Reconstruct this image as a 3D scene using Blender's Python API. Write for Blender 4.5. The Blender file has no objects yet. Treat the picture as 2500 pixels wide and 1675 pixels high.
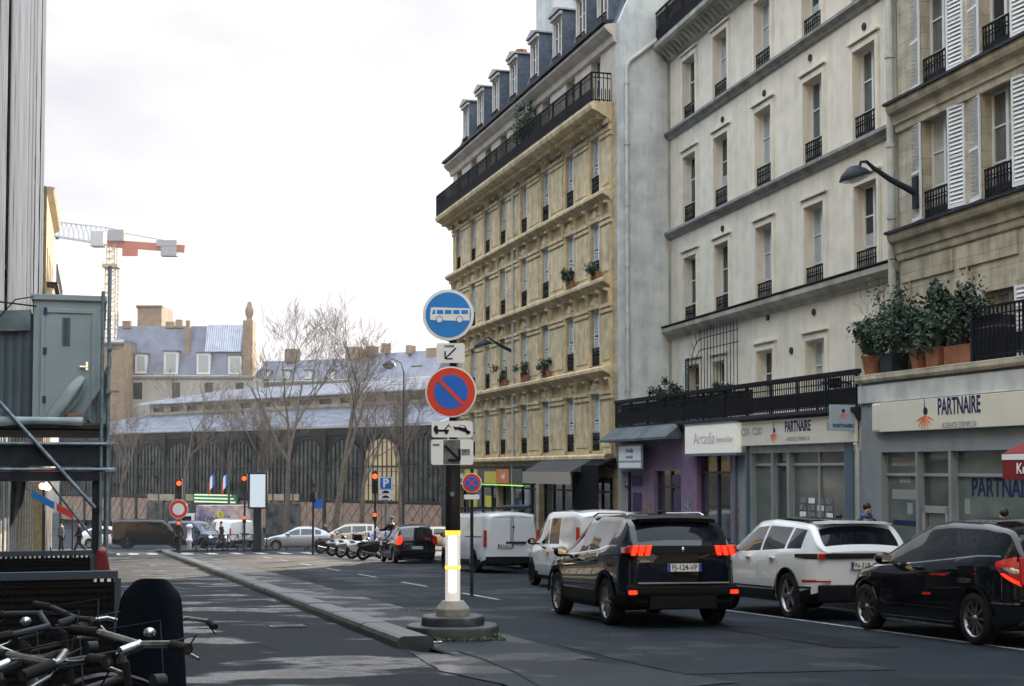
import bpy, bmesh, math, random
from mathutils import Vector, Matrix
from math import sin, cos, pi, radians, sqrt, atan2, tan
random.seed(7)
SC = bpy.context.scene
COL = SC.collection
# ---------------------------------------------------------------- camera
PITCH = radians(2.6)
FPX = 50.0 / 36.0 * 2500.0
CAMZ = 1.47
HOR = 1147.0                      # level of the true horizon in the photograph
SHY = (HOR - 837.5) / 2500.0 - tan(PITCH) * 50.0 / 36.0
cam_d = bpy.data.cameras.new('camera')
cam_d.lens = 50.0; cam_d.sensor_width = 36.0; cam_d.sensor_fit = 'HORIZONTAL'
cam_d.shift_y = SHY
cam_d.clip_start = 0.1; cam_d.clip_end = 3000.0
cam_d.dof.use_dof = False
cam = bpy.data.objects.new('camera', cam_d); COL.objects.link(cam)
cam.location = (0, 0, CAMZ); cam.rotation_euler = (pi / 2 + PITCH, 0, 0)
SC.camera = cam
# ---------------------------------------------------------------- sky and sun
SUN_AZ = radians(14.0)            # behind the right-hand buildings
SUN_EL = radians(15.0)
W = bpy.data.worlds.new('World'); SC.world = W; W.use_nodes = True
wt = W.node_tree; wt.nodes.clear()
wo = wt.nodes.new('ShaderNodeOutputWorld'); wb = wt.nodes.new('ShaderNodeBackground')
sky = wt.nodes.new('ShaderNodeTexSky'); sky.sky_type = 'NISHITA'; sky.sun_disc = False
sky.sun_elevation = SUN_EL; sky.sun_rotation = SUN_AZ
sky.air_density = 1.0; sky.dust_density = 2.0; sky.ozone_density = 1.2
tc = wt.nodes.new('ShaderNodeTexCoord')
mp = wt.nodes.new('ShaderNodeMapping'); mp.inputs['Scale'].default_value = (1.0, 1.0, 2.6)
nz = wt.nodes.new('ShaderNodeTexNoise'); nz.inputs['Scale'].default_value = 3.2
nz.inputs['Detail'].default_value = 6.0; nz.inputs['Roughness'].default_value = 0.5
rp = wt.nodes.new('ShaderNodeValToRGB')
rp.color_ramp.elements[0].position = 0.38; rp.color_ramp.elements[0].color = (0.975, 0.975, 0.975, 1)
rp.color_ramp.elements[1].position = 0.62; rp.color_ramp.elements[1].color = (0.99, 0.99, 0.99, 1)
mx = wt.nodes.new('ShaderNodeMix'); mx.data_type = 'RGBA'
mx.inputs['B'].default_value = (5.3, 5.3, 5.8, 1)
sx_ = wt.nodes.new('ShaderNodeSeparateXYZ'); el = wt.nodes.new('ShaderNodeMapRange'); el.interpolation_type = 'SMOOTHSTEP'
el.inputs['From Min'].default_value = 0.34; el.inputs['From Max'].default_value = 0.75
cc = wt.nodes.new('ShaderNodeMix'); cc.data_type = 'RGBA'     # extra brightness added overhead, out of view, to light the facades
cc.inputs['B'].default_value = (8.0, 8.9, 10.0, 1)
L = wt.links.new
L(tc.outputs['Generated'], mp.inputs['Vector']); L(mp.outputs['Vector'], nz.inputs['Vector'])
L(nz.outputs['Fac'], rp.inputs['Fac']); L(rp.outputs['Color'], mx.inputs['Factor'])
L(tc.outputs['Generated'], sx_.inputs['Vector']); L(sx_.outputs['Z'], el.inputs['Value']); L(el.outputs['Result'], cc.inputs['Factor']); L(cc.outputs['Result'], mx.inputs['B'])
# softer and brighter cloud by patches, towards the sun and low down
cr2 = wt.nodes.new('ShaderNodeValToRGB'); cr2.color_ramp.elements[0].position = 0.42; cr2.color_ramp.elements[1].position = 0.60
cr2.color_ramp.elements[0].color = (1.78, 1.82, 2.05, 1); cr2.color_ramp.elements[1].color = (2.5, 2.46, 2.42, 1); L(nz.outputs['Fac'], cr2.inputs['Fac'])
def sky_dot(v):
    d = wt.nodes.new('ShaderNodeVectorMath'); d.operation = 'DOT_PRODUCT'; d.inputs[1].default_value = v; L(tc.outputs['Generated'], d.inputs[0]); return d.outputs['Value']
def mrange(src, a, b, c, d):
    m_ = wt.nodes.new('ShaderNodeMapRange'); m_.interpolation_type = 'SMOOTHSTEP'
    for k_, v_ in (('From Min', a), ('From Max', b), ('To Min', c), ('To Max', d)): m_.inputs[k_].default_value = v_
    L(src, m_.inputs['Value']); return m_.outputs['Result']
def math_(op, a, b):
    m_ = wt.nodes.new('ShaderNodeMath'); m_.operation = op
    for i_, x_ in enumerate((a, b)):
        if isinstance(x_, (int, float)): m_.inputs[i_].default_value = x_
        else: L(x_, m_.inputs[i_])
    return m_.outputs[0]
sunv = (sin(SUN_AZ) * cos(SUN_EL), cos(SUN_AZ) * cos(SUN_EL), sin(SUN_EL))
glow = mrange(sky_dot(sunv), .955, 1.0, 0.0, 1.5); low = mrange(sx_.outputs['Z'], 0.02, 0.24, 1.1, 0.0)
# a thin vapour trail high up
va = Vector((-.125, 1, .218)).normalized(); vb = Vector((-.02, 1, .205 - .012)).normalized(); vn = va.cross(vb).normalized(); vm_ = (va + vb).normalized()
trail = math_('MULTIPLY', mrange(math_('ABSOLUTE', sky_dot(tuple(vn)), 0), .0005, .0042, .7, 0), mrange(sky_dot(tuple(vm_)), .9955, .9988, 0, 1))
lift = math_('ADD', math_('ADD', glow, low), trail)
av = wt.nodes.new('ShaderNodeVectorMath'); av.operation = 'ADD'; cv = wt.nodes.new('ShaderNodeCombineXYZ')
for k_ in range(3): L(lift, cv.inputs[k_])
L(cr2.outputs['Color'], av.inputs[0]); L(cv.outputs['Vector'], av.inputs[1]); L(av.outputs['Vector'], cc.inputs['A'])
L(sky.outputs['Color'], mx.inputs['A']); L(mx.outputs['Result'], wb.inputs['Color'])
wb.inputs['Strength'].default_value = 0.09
L(wb.outputs['Background'], wo.inputs['Surface'])
sl = bpy.data.lights.new('sun', 'SUN'); sl.energy = 2.7; sl.angle = radians(0.5); sl.color = (1.0, 0.84, 0.64)
so = bpy.data.objects.new('sun', sl); COL.objects.link(so)
sd = Vector((sin(SUN_AZ) * cos(SUN_EL), cos(SUN_AZ) * cos(SUN_EL), sin(SUN_EL)))
so.rotation_euler = sd.to_track_quat('Z', 'Y').to_euler(); so.location = (-30, 40, 60)
SC.view_settings.view_transform = 'Standard'; SC.view_settings.look = 'None'
SC.view_settings.gamma = 1.0; SC.view_settings.use_curve_mapping = False
SC.view_settings.exposure = 2.1
SC.render.engine = 'CYCLES'
SC.cycles.max_bounces = 6; SC.cycles.diffuse_bounces = 3; SC.cycles.glossy_bounces = 3
SC.cycles.transmission_bounces = 3; SC.cycles.caustics_reflective = False; SC.cycles.caustics_refractive = False
# ---------------------------------------------------------------- measuring helpers
def ray(u, v):
    x = (u - 1250.0) / FPX
    y = ((837.5 - v) / 2500.0 + SHY) * 36.0 / 50.0
    c, s_ = cos(PITCH), sin(PITCH)
    # camera axes in the world: right +X, up (0,-s,c), forward (0,c,s)
    return Vector((x, c - y * s_, s_ + y * c))
def at(u, v, Y):
    r = ray(u, v); t = Y / r.y
    return Vector((r.x * t, Y, CAMZ + r.z * t))
_r = ray(1250, 1285.0)
SLOPE = -_r.z / _r.y             # the street falls away from the viewer
FLAT = 100.0
def gz(Y): return -SLOPE * min(Y, FLAT)
def on_ground(u, v):
    r = ray(u, v); t = CAMZ / (-r.z - SLOPE * r.y)
    if r.y * t > FLAT: t = (CAMZ + SLOPE * FLAT) / -r.z
    p = r * t; return Vector((p.x, p.y, gz(p.y)))
SA = radians(16.24)              # street direction, left of the view
SD = Vector((-sin(SA), cos(SA))); SE = Vector((cos(SA), sin(SA)))
def sp(p, q, dz=0.0):
    a = SD * p + SE * q
    return Vector((a.x, a.y, gz(a.y) + dz))
# ---------------------------------------------------------------- materials
def _nt(name):
    m = bpy.data.materials.new(name); m.use_nodes = True
    nt = m.node_tree; b = nt.nodes['Principled BSDF']
    return m, nt, b
def mat(name, col, rough=0.6, metal=0.0, var=0.0, scale=4.0, bump=0.0, bscale=None, spec=None, coat=0.0, emit=None, es=1.0, col2=None, stretch=None, detail=5.0, rvar=0.0, trans=0.0, streak=0.0, ashlar=0.0):
    m, nt, b = _nt(name)
    b.inputs['Base Color'].default_value = (*col, 1); b.inputs['Roughness'].default_value = rough
    b.inputs['Metallic'].default_value = metal
    if spec is not None: b.inputs['Specular IOR Level'].default_value = spec
    if coat: b.inputs['Coat Weight'].default_value = coat; b.inputs['Coat Roughness'].default_value = 0.04
    if trans: b.inputs['Transmission Weight'].default_value = trans
    if emit: b.inputs['Emission Color'].default_value = (*emit, 1); b.inputs['Emission Strength'].default_value = es
    if var or bump or col2 or rvar:
        t = nt.nodes.new('ShaderNodeTexCoord'); mp_ = nt.nodes.new('ShaderNodeMapping')
        if stretch: mp_.inputs['Scale'].default_value = stretch
        n = nt.nodes.new('ShaderNodeTexNoise'); n.inputs['Scale'].default_value = scale; n.inputs['Detail'].default_value = detail
        nt.links.new(t.outputs['Object'], mp_.inputs['Vector']); nt.links.new(mp_.outputs['Vector'], n.inputs['Vector'])
        if var or col2:
            r = nt.nodes.new('ShaderNodeValToRGB')
            a = col2 if col2 else tuple(c * (1 - var) for c in col)
            z = col if col2 else tuple(min(1, c * (1 + var)) for c in col)
            r.color_ramp.elements[0].position = 0.32; r.color_ramp.elements[1].position = 0.68
            r.color_ramp.elements[0].color = (*a, 1); r.color_ramp.elements[1].color = (*z, 1)
            nt.links.new(n.outputs['Fac'], r.inputs['Fac']); nt.links.new(r.outputs['Color'], b.inputs['Base Color'])
            if streak:      # soot runs down the wall, and finer mottling
                ms = nt.nodes.new('ShaderNodeMapping'); ms.inputs['Scale'].default_value = (2.6, 2.6, .16); nt.links.new(t.outputs['Object'], ms.inputs['Vector'])
                ns = nt.nodes.new('ShaderNodeTexNoise'); ns.inputs['Scale'].default_value = 1.0; ns.inputs['Detail'].default_value = 7; ns.inputs['Roughness'].default_value = .65; nt.links.new(ms.outputs['Vector'], ns.inputs['Vector'])
                nf = nt.nodes.new('ShaderNodeTexNoise'); nf.inputs['Scale'].default_value = 2.2; nf.inputs['Detail'].default_value = 6; nt.links.new(t.outputs['Object'], nf.inputs['Vector'])
                ad = nt.nodes.new('ShaderNodeMath'); ad.operation = 'ADD'; nt.links.new(ns.outputs['Fac'], ad.inputs[0]); nt.links.new(nf.outputs['Fac'], ad.inputs[1])
                mr = nt.nodes.new('ShaderNodeMapRange'); mr.inputs['From Min'].default_value = .72; mr.inputs['From Max'].default_value = 1.12; mr.inputs['To Min'].default_value = 1 - streak; mr.inputs['To Max'].default_value = 1.03; nt.links.new(ad.outputs[0], mr.inputs['Value'])
                vm = nt.nodes.new('ShaderNodeVectorMath'); vm.operation = 'SCALE'; nt.links.new(r.outputs['Color'], vm.inputs[0]); nt.links.new(mr.outputs['Result'], vm.inputs['Scale']); nt.links.new(vm.outputs['Vector'], b.inputs['Base Color'])
                if ashlar:      # joints between the stone blocks
                    sx = nt.nodes.new('ShaderNodeSeparateXYZ'); cx = nt.nodes.new('ShaderNodeCombineXYZ'); nt.links.new(t.outputs['Object'], sx.inputs['Vector']); nt.links.new(sx.outputs['X'], cx.inputs['X']); nt.links.new(sx.outputs['Z'], cx.inputs['Y'])
                    bk = nt.nodes.new('ShaderNodeTexBrick'); bk.inputs['Scale'].default_value = 1.0; bk.inputs['Brick Width'].default_value = .72; bk.inputs['Row Height'].default_value = .34; bk.inputs['Mortar Size'].default_value = .012; bk.inputs['Mortar Smooth'].default_value = .3
                    bk.inputs['Color1'].default_value = (1, 1, 1, 1); bk.inputs['Color2'].default_value = (.84, .84, .82, 1); bk.inputs['Mortar'].default_value = (1 - ashlar, 1 - ashlar, 1 - ashlar, 1); nt.links.new(cx.outputs['Vector'], bk.inputs['Vector'])
                    vv = nt.nodes.new('ShaderNodeVectorMath'); vv.operation = 'MULTIPLY'; nt.links.new(vm.outputs['Vector'], vv.inputs[0]); nt.links.new(bk.outputs['Color'], vv.inputs[1]); nt.links.new(vv.outputs['Vector'], b.inputs['Base Color'])
        if rvar:
            q = nt.nodes.new('ShaderNodeMapRange'); q.inputs['From Min'].default_value = 0.35; q.inputs['From Max'].default_value = 0.65
            q.inputs['To Min'].default_value = max(0.02, rough - rvar); q.inputs['To Max'].default_value = min(1, rough + rvar)
            nt.links.new(n.outputs['Fac'], q.inputs['Value']); nt.links.new(q.outputs['Result'], b.inputs['Roughness'])
        if bump:
            n2 = nt.nodes.new('ShaderNodeTexNoise'); n2.inputs['Scale'].default_value = bscale or scale * 6; n2.inputs['Detail'].default_value = 4
            nt.links.new(mp_.outputs['Vector'], n2.inputs['Vector'])
            bp = nt.nodes.new('ShaderNodeBump'); bp.inputs['Strength'].default_value = bump; bp.inputs['Distance'].default_value = 0.02
            nt.links.new(n2.outputs['Fac'], bp.inputs['Height']); nt.links.new(bp.outputs['Normal'], b.inputs['Normal'])
    return m
def wave_mat(name, col, col2, scale, axis='X', rough=0.5, metal=0.0, bump=0.3):
    """ribs or seams repeated along one axis of the object"""
    m, nt, b = _nt(name)
    t = nt.nodes.new('ShaderNodeTexCoord'); w = nt.nodes.new('ShaderNodeTexWave'); w.wave_type = 'BANDS'; w.bands_direction = axis
    w.inputs['Scale'].default_value = scale; w.inputs['Distortion'].default_value = 0.3; w.inputs['Detail'].default_value = 1
    n = nt.nodes.new('ShaderNodeTexNoise'); n.inputs['Scale'].default_value = 1.3; n.inputs['Detail'].default_value = 6
    r = nt.nodes.new('ShaderNodeValToRGB'); r.color_ramp.elements[0].position = 0.02; r.color_ramp.elements[1].position = 0.25
    r.color_ramp.elements[0].color = (*col2, 1); r.color_ramp.elements[1].color = (*col, 1)
    mm = nt.nodes.new('ShaderNodeMix'); mm.data_type = 'RGBA'; mm.blend_type = 'MULTIPLY'; mm.inputs['Factor'].default_value = 0.5
    r2 = nt.nodes.new('ShaderNodeValToRGB'); r2.color_ramp.elements[0].position = 0.3; r2.color_ramp.elements[1].position = 0.7
    r2.color_ramp.elements[0].color = (0.45, 0.45, 0.45, 1); r2.color_ramp.elements[1].color = (1, 1, 1, 1)
    L_ = nt.links.new
    L_(t.outputs['Object'], w.inputs['Vector']); L_(t.outputs['Object'], n.inputs['Vector']); L_(w.outputs['Fac'], r.inputs['Fac'])
    L_(n.outputs['Fac'], r2.inputs['Fac']); L_(r.outputs['Color'], mm.inputs['A']); L_(r2.outputs['Color'], mm.inputs['B'])
    L_(mm.outputs['Result'], b.inputs['Base Color'])
    bp = nt.nodes.new('ShaderNodeBump'); bp.inputs['Strength'].default_value = bump; bp.inputs['Distance'].default_value = 0.03
    L_(w.outputs['Fac'], bp.inputs['Height']); L_(bp.outputs['Normal'], b.inputs['Normal'])
    b.inputs['Roughness'].default_value = rough; b.inputs['Metallic'].default_value = metal
    return m
M = {}
M['yellow_stone'] = mat('yellow_stone', (0.75, 0.575, 0.315), 0.85, scale=0.9, bump=0.25, bscale=9, col2=(0.54, 0.41, 0.235), streak=.35, ashlar=.4)
M['yellow_trim'] = mat('yellow_trim', (0.83, 0.65, 0.375), 0.8, scale=2.5, col2=(0.60, 0.465, 0.28), bump=0.2, bscale=14, streak=.35)
M['pink_stone'] = mat('pink_stone', (0.70, 0.60, 0.50), 0.85, scale=1.2, col2=(0.56, 0.48, 0.40), streak=.2)
M['white_render'] = mat('white_render', (0.84, 0.76, 0.62), 0.9, scale=0.7, col2=(0.75, 0.675, 0.55), bump=0.15, bscale=20, streak=.17)
M['old_stone'] = mat('old_stone', (0.50, 0.465, 0.38), 0.9, scale=1.6, col2=(0.26, 0.24, 0.20), bump=0.3, bscale=10, stretch=(1, 1, 0.5))
M['grey_stone'] = mat('grey_stone', (0.38, 0.36, 0.32), 0.9, scale=2.2, col2=(0.20, 0.19, 0.17), bump=0.3, bscale=12)
M['tan_stone'] = mat('tan_stone', (0.64, 0.57, 0.43), 0.9, scale=1.1, col2=(0.52, 0.455, 0.34), bump=0.2, bscale=12, streak=.4, ashlar=.35)
M['gable'] = mat('gable_render', (0.66, 0.67, 0.63), 0.9, scale=0.8, col2=(0.55, 0.565, 0.54), bump=0.2, bscale=6, stretch=(1, 1, 1.6), streak=.3)
M['slate'] = mat('slate', (0.09, 0.11, 0.14), 0.55, var=0.3, scale=6, bump=0.2)
M['zinc'] = wave_mat('zinc_roof', (0.36, 0.38, 0.43), (0.10, 0.11, 0.13), 1.1, 'X', 0.35, 0.5, 0.6)
M['zinc_plain'] = mat('zinc', (0.30, 0.32, 0.36), 0.4, 0.4, var=0.2, scale=3)
M['iron'] = mat('black_iron', (0.010, 0.011, 0.014), 0.7, spec=.12)
M['dark_metal'] = mat('dark_metal', (0.022, 0.026, 0.034), 0.6, spec=.2, var=0.3, scale=6)
M['glass'] = mat('window_glass', (0.012, 0.018, 0.021), 0.06, spec=0.5)
M['glass_dark'] = mat('shop_glass', (0.045, 0.06, 0.058), 0.05, spec=0.8, var=0.5, scale=0.7)
M['wframe'] = mat('window_frame_paint', (0.72, 0.72, 0.69), 0.5, var=0.08)
M['shutter'] = mat('shutter_paint', (0.74, 0.76, 0.76), 0.6, var=0.08, scale=5)
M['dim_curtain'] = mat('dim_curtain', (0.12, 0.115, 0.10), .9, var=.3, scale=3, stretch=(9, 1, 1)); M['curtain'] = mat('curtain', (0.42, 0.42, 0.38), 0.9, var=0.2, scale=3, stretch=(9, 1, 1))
M['pipe'] = mat('drain_pipe_paint', (0.50, 0.50, 0.46), 0.6, var=0.15)
M['brick_red'] = mat('chimney_brick', (0.34, 0.20, 0.13), 0.9, var=0.3, scale=5)
M['terracotta'] = mat('terracotta', (0.30, 0.12, 0.06), 0.85, var=0.2)
M['white_paint'] = mat('white_paint', (0.78, 0.78, 0.78), 0.4)
M['black_paint'] = mat('black_paint', (0.010, 0.010, 0.011), 0.5, spec=.25)
M['steel'] = mat('galvanised_steel', (0.20, 0.27, 0.32), 0.5, 0.4, var=0.3, scale=9)
M['chrome'] = mat('chrome', (0.75, 0.76, 0.78), 0.12, 1.0)
M['rubber'] = mat('tyre_rubber', (0.010, 0.010, 0.011), 0.8, spec=.2, bump=0.2, scale=20)
M['dull_chrome'] = mat('dull_chrome', (0.34, 0.37, 0.40), 0.25, 1.0, var=.3, scale=30); M['alloy'] = mat('alloy_rim', (0.30, 0.31, 0.33), 0.3, 0.9)
M['plastic'] = mat('black_plastic', (0.006, 0.006, 0.007), 0.6, spec=.15)
M['car_glass'] = mat('car_glass', (0.006, 0.007, 0.008), 0.03, spec=.7); M['privacy_glass'] = mat('privacy_glass', (0.004, 0.006, 0.010), 0.05, spec=.22)
M['red_lamp'] = mat('red_lamp', (0.45, 0.01, 0.01), 0.15, coat=1)
M['red_lit'] = mat('lit_red_lamp', (0.6, 0.02, 0.01), 0.2, emit=(1.0, 0.02, 0.005), es=.75)
M['amber'] = mat('amber_lamp', (0.6, 0.22, 0.03), 0.2, coat=1)
M['plate'] = mat('number_plate', (0.72, 0.72, 0.66), 0.4)
M['eu_blue'] = mat('plate_blue', (0.02, 0.06, 0.35), 0.4)
M['ink'] = mat('black_ink', (0.015, 0.015, 0.02), 0.7, spec=.15)
M['blue_sign'] = mat('blue_sign', (0.012, 0.25, 0.72), 0.35)
M['blue_deep'] = mat('deep_blue_sign', (0.01, 0.15, 0.66), 0.35)
M['red_sign'] = mat('red_sign', (0.75, 0.06, 0.03), 0.35)
M['sign_white'] = mat('sign_white', (0.92, 0.92, 0.92), 0.35)
M['sign_back'] = mat('sign_back', (0.35, 0.36, 0.37), 0.5, 0.5)
# ---------------------------------------------------------------- mesh helpers
OFF = {}
class MB:
    def __init__(s): s.v = []; s.f = []; s.m = []; s.s = []
    def face(s, pts, m=0, sm=False):
        i = len(s.v); s.v += [tuple(p) for p in pts]; s.f.append(tuple(range(i, i + len(pts)))); s.m.append(m); s.s.append(sm); return s
    def add(s, vs, fs, m=0, sm=False):
        i = len(s.v); s.v += [tuple(p) for p in vs]
        for f in fs: s.f.append(tuple(k + i for k in f)); s.m.append(m); s.s.append(sm)
        return s
    def box(s, x0, y0, z0, x1, y1, z1, m=0, T=None):
        if x0 > x1: x0, x1 = x1, x0
        if y0 > y1: y0, y1 = y1, y0
        if z0 > z1: z0, z1 = z1, z0
        vs = [(x0, y0, z0), (x1, y0, z0), (x1, y1, z0), (x0, y1, z0), (x0, y0, z1), (x1, y0, z1), (x1, y1, z1), (x0, y1, z1)]
        if T: vs = [T @ Vector(p) for p in vs]
        return s.add(vs, [(0, 3, 2, 1), (4, 5, 6, 7), (0, 1, 5, 4), (1, 2, 6, 5), (2, 3, 7, 6), (3, 0, 4, 7)], m)
    def bar(s, a, b, w, h=None, m=0):
        a = Vector(a); b = Vector(b); h = h or w; d = b - a
        if d.length < 1e-6: return s
        q = d.to_track_quat('Z', 'Y').to_matrix().to_4x4(); T = Matrix.Translation(a) @ q
        return s.box(-w / 2, -h / 2, 0, w / 2, h / 2, d.length, m, T)
    def cyl(s, a, b, r0, r1=None, n=10, m=0, sm=True, cap=True):
        a = Vector(a); b = Vector(b); r1 = r0 if r1 is None else r1; d = b - a
        if d.length < 1e-6: return s
        q = d.to_track_quat('Z', 'Y').to_matrix()
        vs = []
        for k, (c, r) in enumerate(((a, r0), (b, r1))):
            for i in range(n):
                t = 2 * pi * i / n; vs.append(c + q @ Vector((cos(t) * r, sin(t) * r, 0)))
        s.add(vs, [(i, (i + 1) % n, n + (i + 1) % n, n + i) for i in range(n)], m, sm)
        if cap:
            s.face(vs[:n][::-1], m); s.face(vs[n:], m)
        return s
    def tube(s, path, r, n=6, m=0, closed=False):
        path = [Vector(p) for p in path]; rs = r if isinstance(r, (list, tuple)) else [r] * len(path)
        vs = []; k = len(path); up = None
        for i, p in enumerate(path):
            if closed: t = path[(i + 1) % k] - path[i - 1]
            else: t = path[min(i + 1, k - 1)] - path[max(i - 1, 0)]
            if t.length < 1e-7: t = Vector((0, 0, 1))
            t.normalize()
            if up is None: up = Vector((0, 0, 1)) if abs(t.z) < 0.9 else Vector((1, 0, 0))
            x = up.cross(t)
            if x.length < 1e-5: x = Vector((1, 0, 0)).cross(t)
            x.normalize(); up = t.cross(x)
            for j in range(n):
                a = 2 * pi * j / n; vs.append(p + (x * cos(a) + up * sin(a)) * rs[i])
        fs = []
        for i in range(k if closed else k - 1):
            i2 = (i + 1) % k
            for j in range(n): fs.append((i * n + j, i * n + (j + 1) % n, i2 * n + (j + 1) % n, i2 * n + j))
        s.add(vs, fs, m, True)
        if not closed: s.face(vs[:n][::-1], m); s.face(vs[-n:], m)
        return s
    def lathe(s, prof, n=24, m=0, T=None, sm=True, cap=True):
        vs = []
        for r, z in prof:
            for i in range(n): t = 2 * pi * i / n; vs.append(Vector((r * cos(t), r * sin(t), z)))
        if T: vs = [T @ p for p in vs]
        fs = []
        for k in range(len(prof) - 1):
            for i in range(n): fs.append((k * n + i, k * n + (i + 1) % n, (k + 1) * n + (i + 1) % n, (k + 1) * n + i))
        s.add(vs, fs, m, sm)
        if cap and prof[0][0] > 1e-4: s.face(vs[:n][::-1], m)
        if cap and prof[-1][0] > 1e-4: s.face(vs[-n:], m)
        return s
    def ball(s, c, r, m=0, n=12, k=8):
        if not isinstance(r, (tuple, list)): r = (r, r, r)
        prof = [(max(1e-5, sin(pi * i / k)), -cos(pi * i / k)) for i in range(k + 1)]
        T = Matrix.Translation(Vector(c)) @ Matrix.Diagonal((*r, 1)); return s.lathe(prof, n, m, T)
    def prism(s, poly, d0, d1, m=0, T=None, sm=False):
        """poly in (x, z), extruded along y"""
        n = len(poly); vs = [Vector((p[0], d0, p[1])) for p in poly] + [Vector((p[0], d1, p[1])) for p in poly]
        if T: vs = [T @ p for p in vs]
        s.face(vs[:n], m); s.face(vs[n:][::-1], m)
        s.add(vs, [(i, i + n, (i + 1) % n + n, (i + 1) % n) for i in range(n)], m, sm); return s
    def grid(s, fn, nu, nv, m=0, sm=True):
        vs = [fn(i / nu, j / nv) for i in range(nu + 1) for j in range(nv + 1)]
        fs = [(i * (nv + 1) + j, (i + 1) * (nv + 1) + j, (i + 1) * (nv + 1) + j + 1, i * (nv + 1) + j + 1) for i in range(nu) for j in range(nv)]
        return s.add(vs, fs, m, sm)
    def mesh(s, name, mats, off=0.0):
        me = bpy.data.meshes.new(name)
        vs = [(a, b, c - off) for a, b, c in s.v] if off else s.v
        me.from_pydata(vs, [], s.f)
        if not isinstance(mats, (list, tuple)): mats = [mats]
        for x in mats: me.materials.append(M[x] if isinstance(x, str) else x)
        me.polygons.foreach_set('material_index', s.m); me.polygons.foreach_set('use_smooth', s.s)
        me.update(); return me
    def build(s, name, mats, parent=None, bevel=0, loc=None, label=None):
        off = OFF.get(parent.name, 0.0) if parent else 0.0
        me = s.mesh(name, mats, off)
        if bevel:
            bm = bmesh.new(); bm.from_mesh(me); bmesh.ops.remove_doubles(bm, verts=bm.verts, dist=1e-5)
            bmesh.ops.bevel(bm, geom=[e for e in bm.edges if len(e.link_faces) == 2 and e.calc_face_angle() > 0.5], offset=bevel, segments=2, affect='EDGES', profile=0.6, clamp_overlap=True)
            bm.to_mesh(me); bm.free()
        return put(me, name, parent, loc, label)
def put(me, name, parent=None, loc=None, label=None, rz=None):
    o = bpy.data.objects.new(name, me); COL.objects.link(o)
    if parent: o.parent = parent; OFF[o.name] = OFF.get(parent.name, 0.0)
    if loc is not None: o.location = loc
    if rz: o.rotation_euler = (0, 0, rz)
    if label: o['label'] = label
    return o
def thing(name, label, cat, loc=(0, 0, 0), rz=0.0, group=None):
    o = bpy.data.objects.new(name, None); COL.objects.link(o); o.empty_display_size = 0.3
    o.location = loc; o.rotation_euler = (0, 0, rz); return tag(o, label, cat, group)
def tag(o, label, cat, group=None):
    n = len(label.split())
    if not 4 <= n <= 16: print('LABEL LENGTH', n, label)
    o['label'] = label; o['category'] = cat
    if group: o['group'] = group
    return o
def kids(o): return [c for c in ALLK.get(o.name, [])]
ALLK = {}
def dup(root, label=None, group=None):
    ch = {}
    for o in bpy.data.objects:
        if o.parent: ch.setdefault(o.parent.name, []).append(o)
    def rec(o, par):
        c = o.copy(); COL.objects.link(c)
        if par: c.parent = par
        for k in ch.get(o.name, []): rec(k, c)
        return c
    r = rec(root, None)
    if label: r['label'] = label
    if group: r['group'] = group
    return r
def struct(o): o['kind'] = 'structure'; return o
def place(root, X, Y, head, dz=0.0, level=False):
    """stand a thing whose front is local +x on the sloping ground; head is degrees to the left of the view"""
    h = radians(head); sl_ = SLOPE if Y < FLAT and not level else 0.0
    n = Vector((0, sl_, 1)).normalized(); f = Vector((-sin(h), cos(h), 0)); f = (f - n * f.dot(n)).normalized(); l = n.cross(f)
    R = Matrix((f, l, n)).transposed().to_4x4()
    root.rotation_mode = 'XYZ'; root.location = (X, Y, gz(Y) + dz); root.rotation_euler = R.to_euler('XYZ'); return root
def text(name, s, size, m, parent, T, ext=0.003, align='CENTER', bold=0.0, xs=1.0):
    c = bpy.data.curves.new(name, 'FONT'); c.body = s; c.size = size; c.extrude = ext; c.align_x = align; c.align_y = 'CENTER'; c.offset = bold
    o = bpy.data.objects.new('tmp', c); COL.objects.link(o)
    dg = bpy.context.evaluated_depsgraph_get(); me = bpy.data.meshes.new_from_object(o.evaluated_get(dg))
    bpy.data.objects.remove(o); bpy.data.curves.remove(c)
    me.transform(T @ Matrix.Diagonal((xs, 1, 1, 1)))
    me.name = name; me.materials.clear(); me.materials.append(M[m] if isinstance(m, str) else m)
    return put(me, name, parent)
FT = Matrix.Rotation(pi / 2, 4, 'X')      # lettering standing up and facing local -y
class Frame:
    """a facade: x along it to the right as seen from the street, y into the building"""
    def __init__(s, ox, oy, ang): s.o = Vector((ox, oy)); s.a = ang; s.d = Vector((cos(ang), sin(ang))); s.n = Vector((-sin(ang), cos(ang)))
    def hit(s, u, v, y=0.0):
        r = ray(u, v); o = s.o + s.n * y; den = r.x * s.n.x + r.y * s.n.y
        t = (o.x * s.n.x + o.y * s.n.y) / den; p = r * t
        return (Vector((p.x, p.y)) - s.o).dot(s.d), p.z + CAMZ
    def S(s, u, y=0.0): return s.hit(u, 900, y)[0]
    def w(s, x, y, z=0.0): p = s.o + s.d * x + s.n * y; return Vector((p.x, p.y, z))
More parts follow.
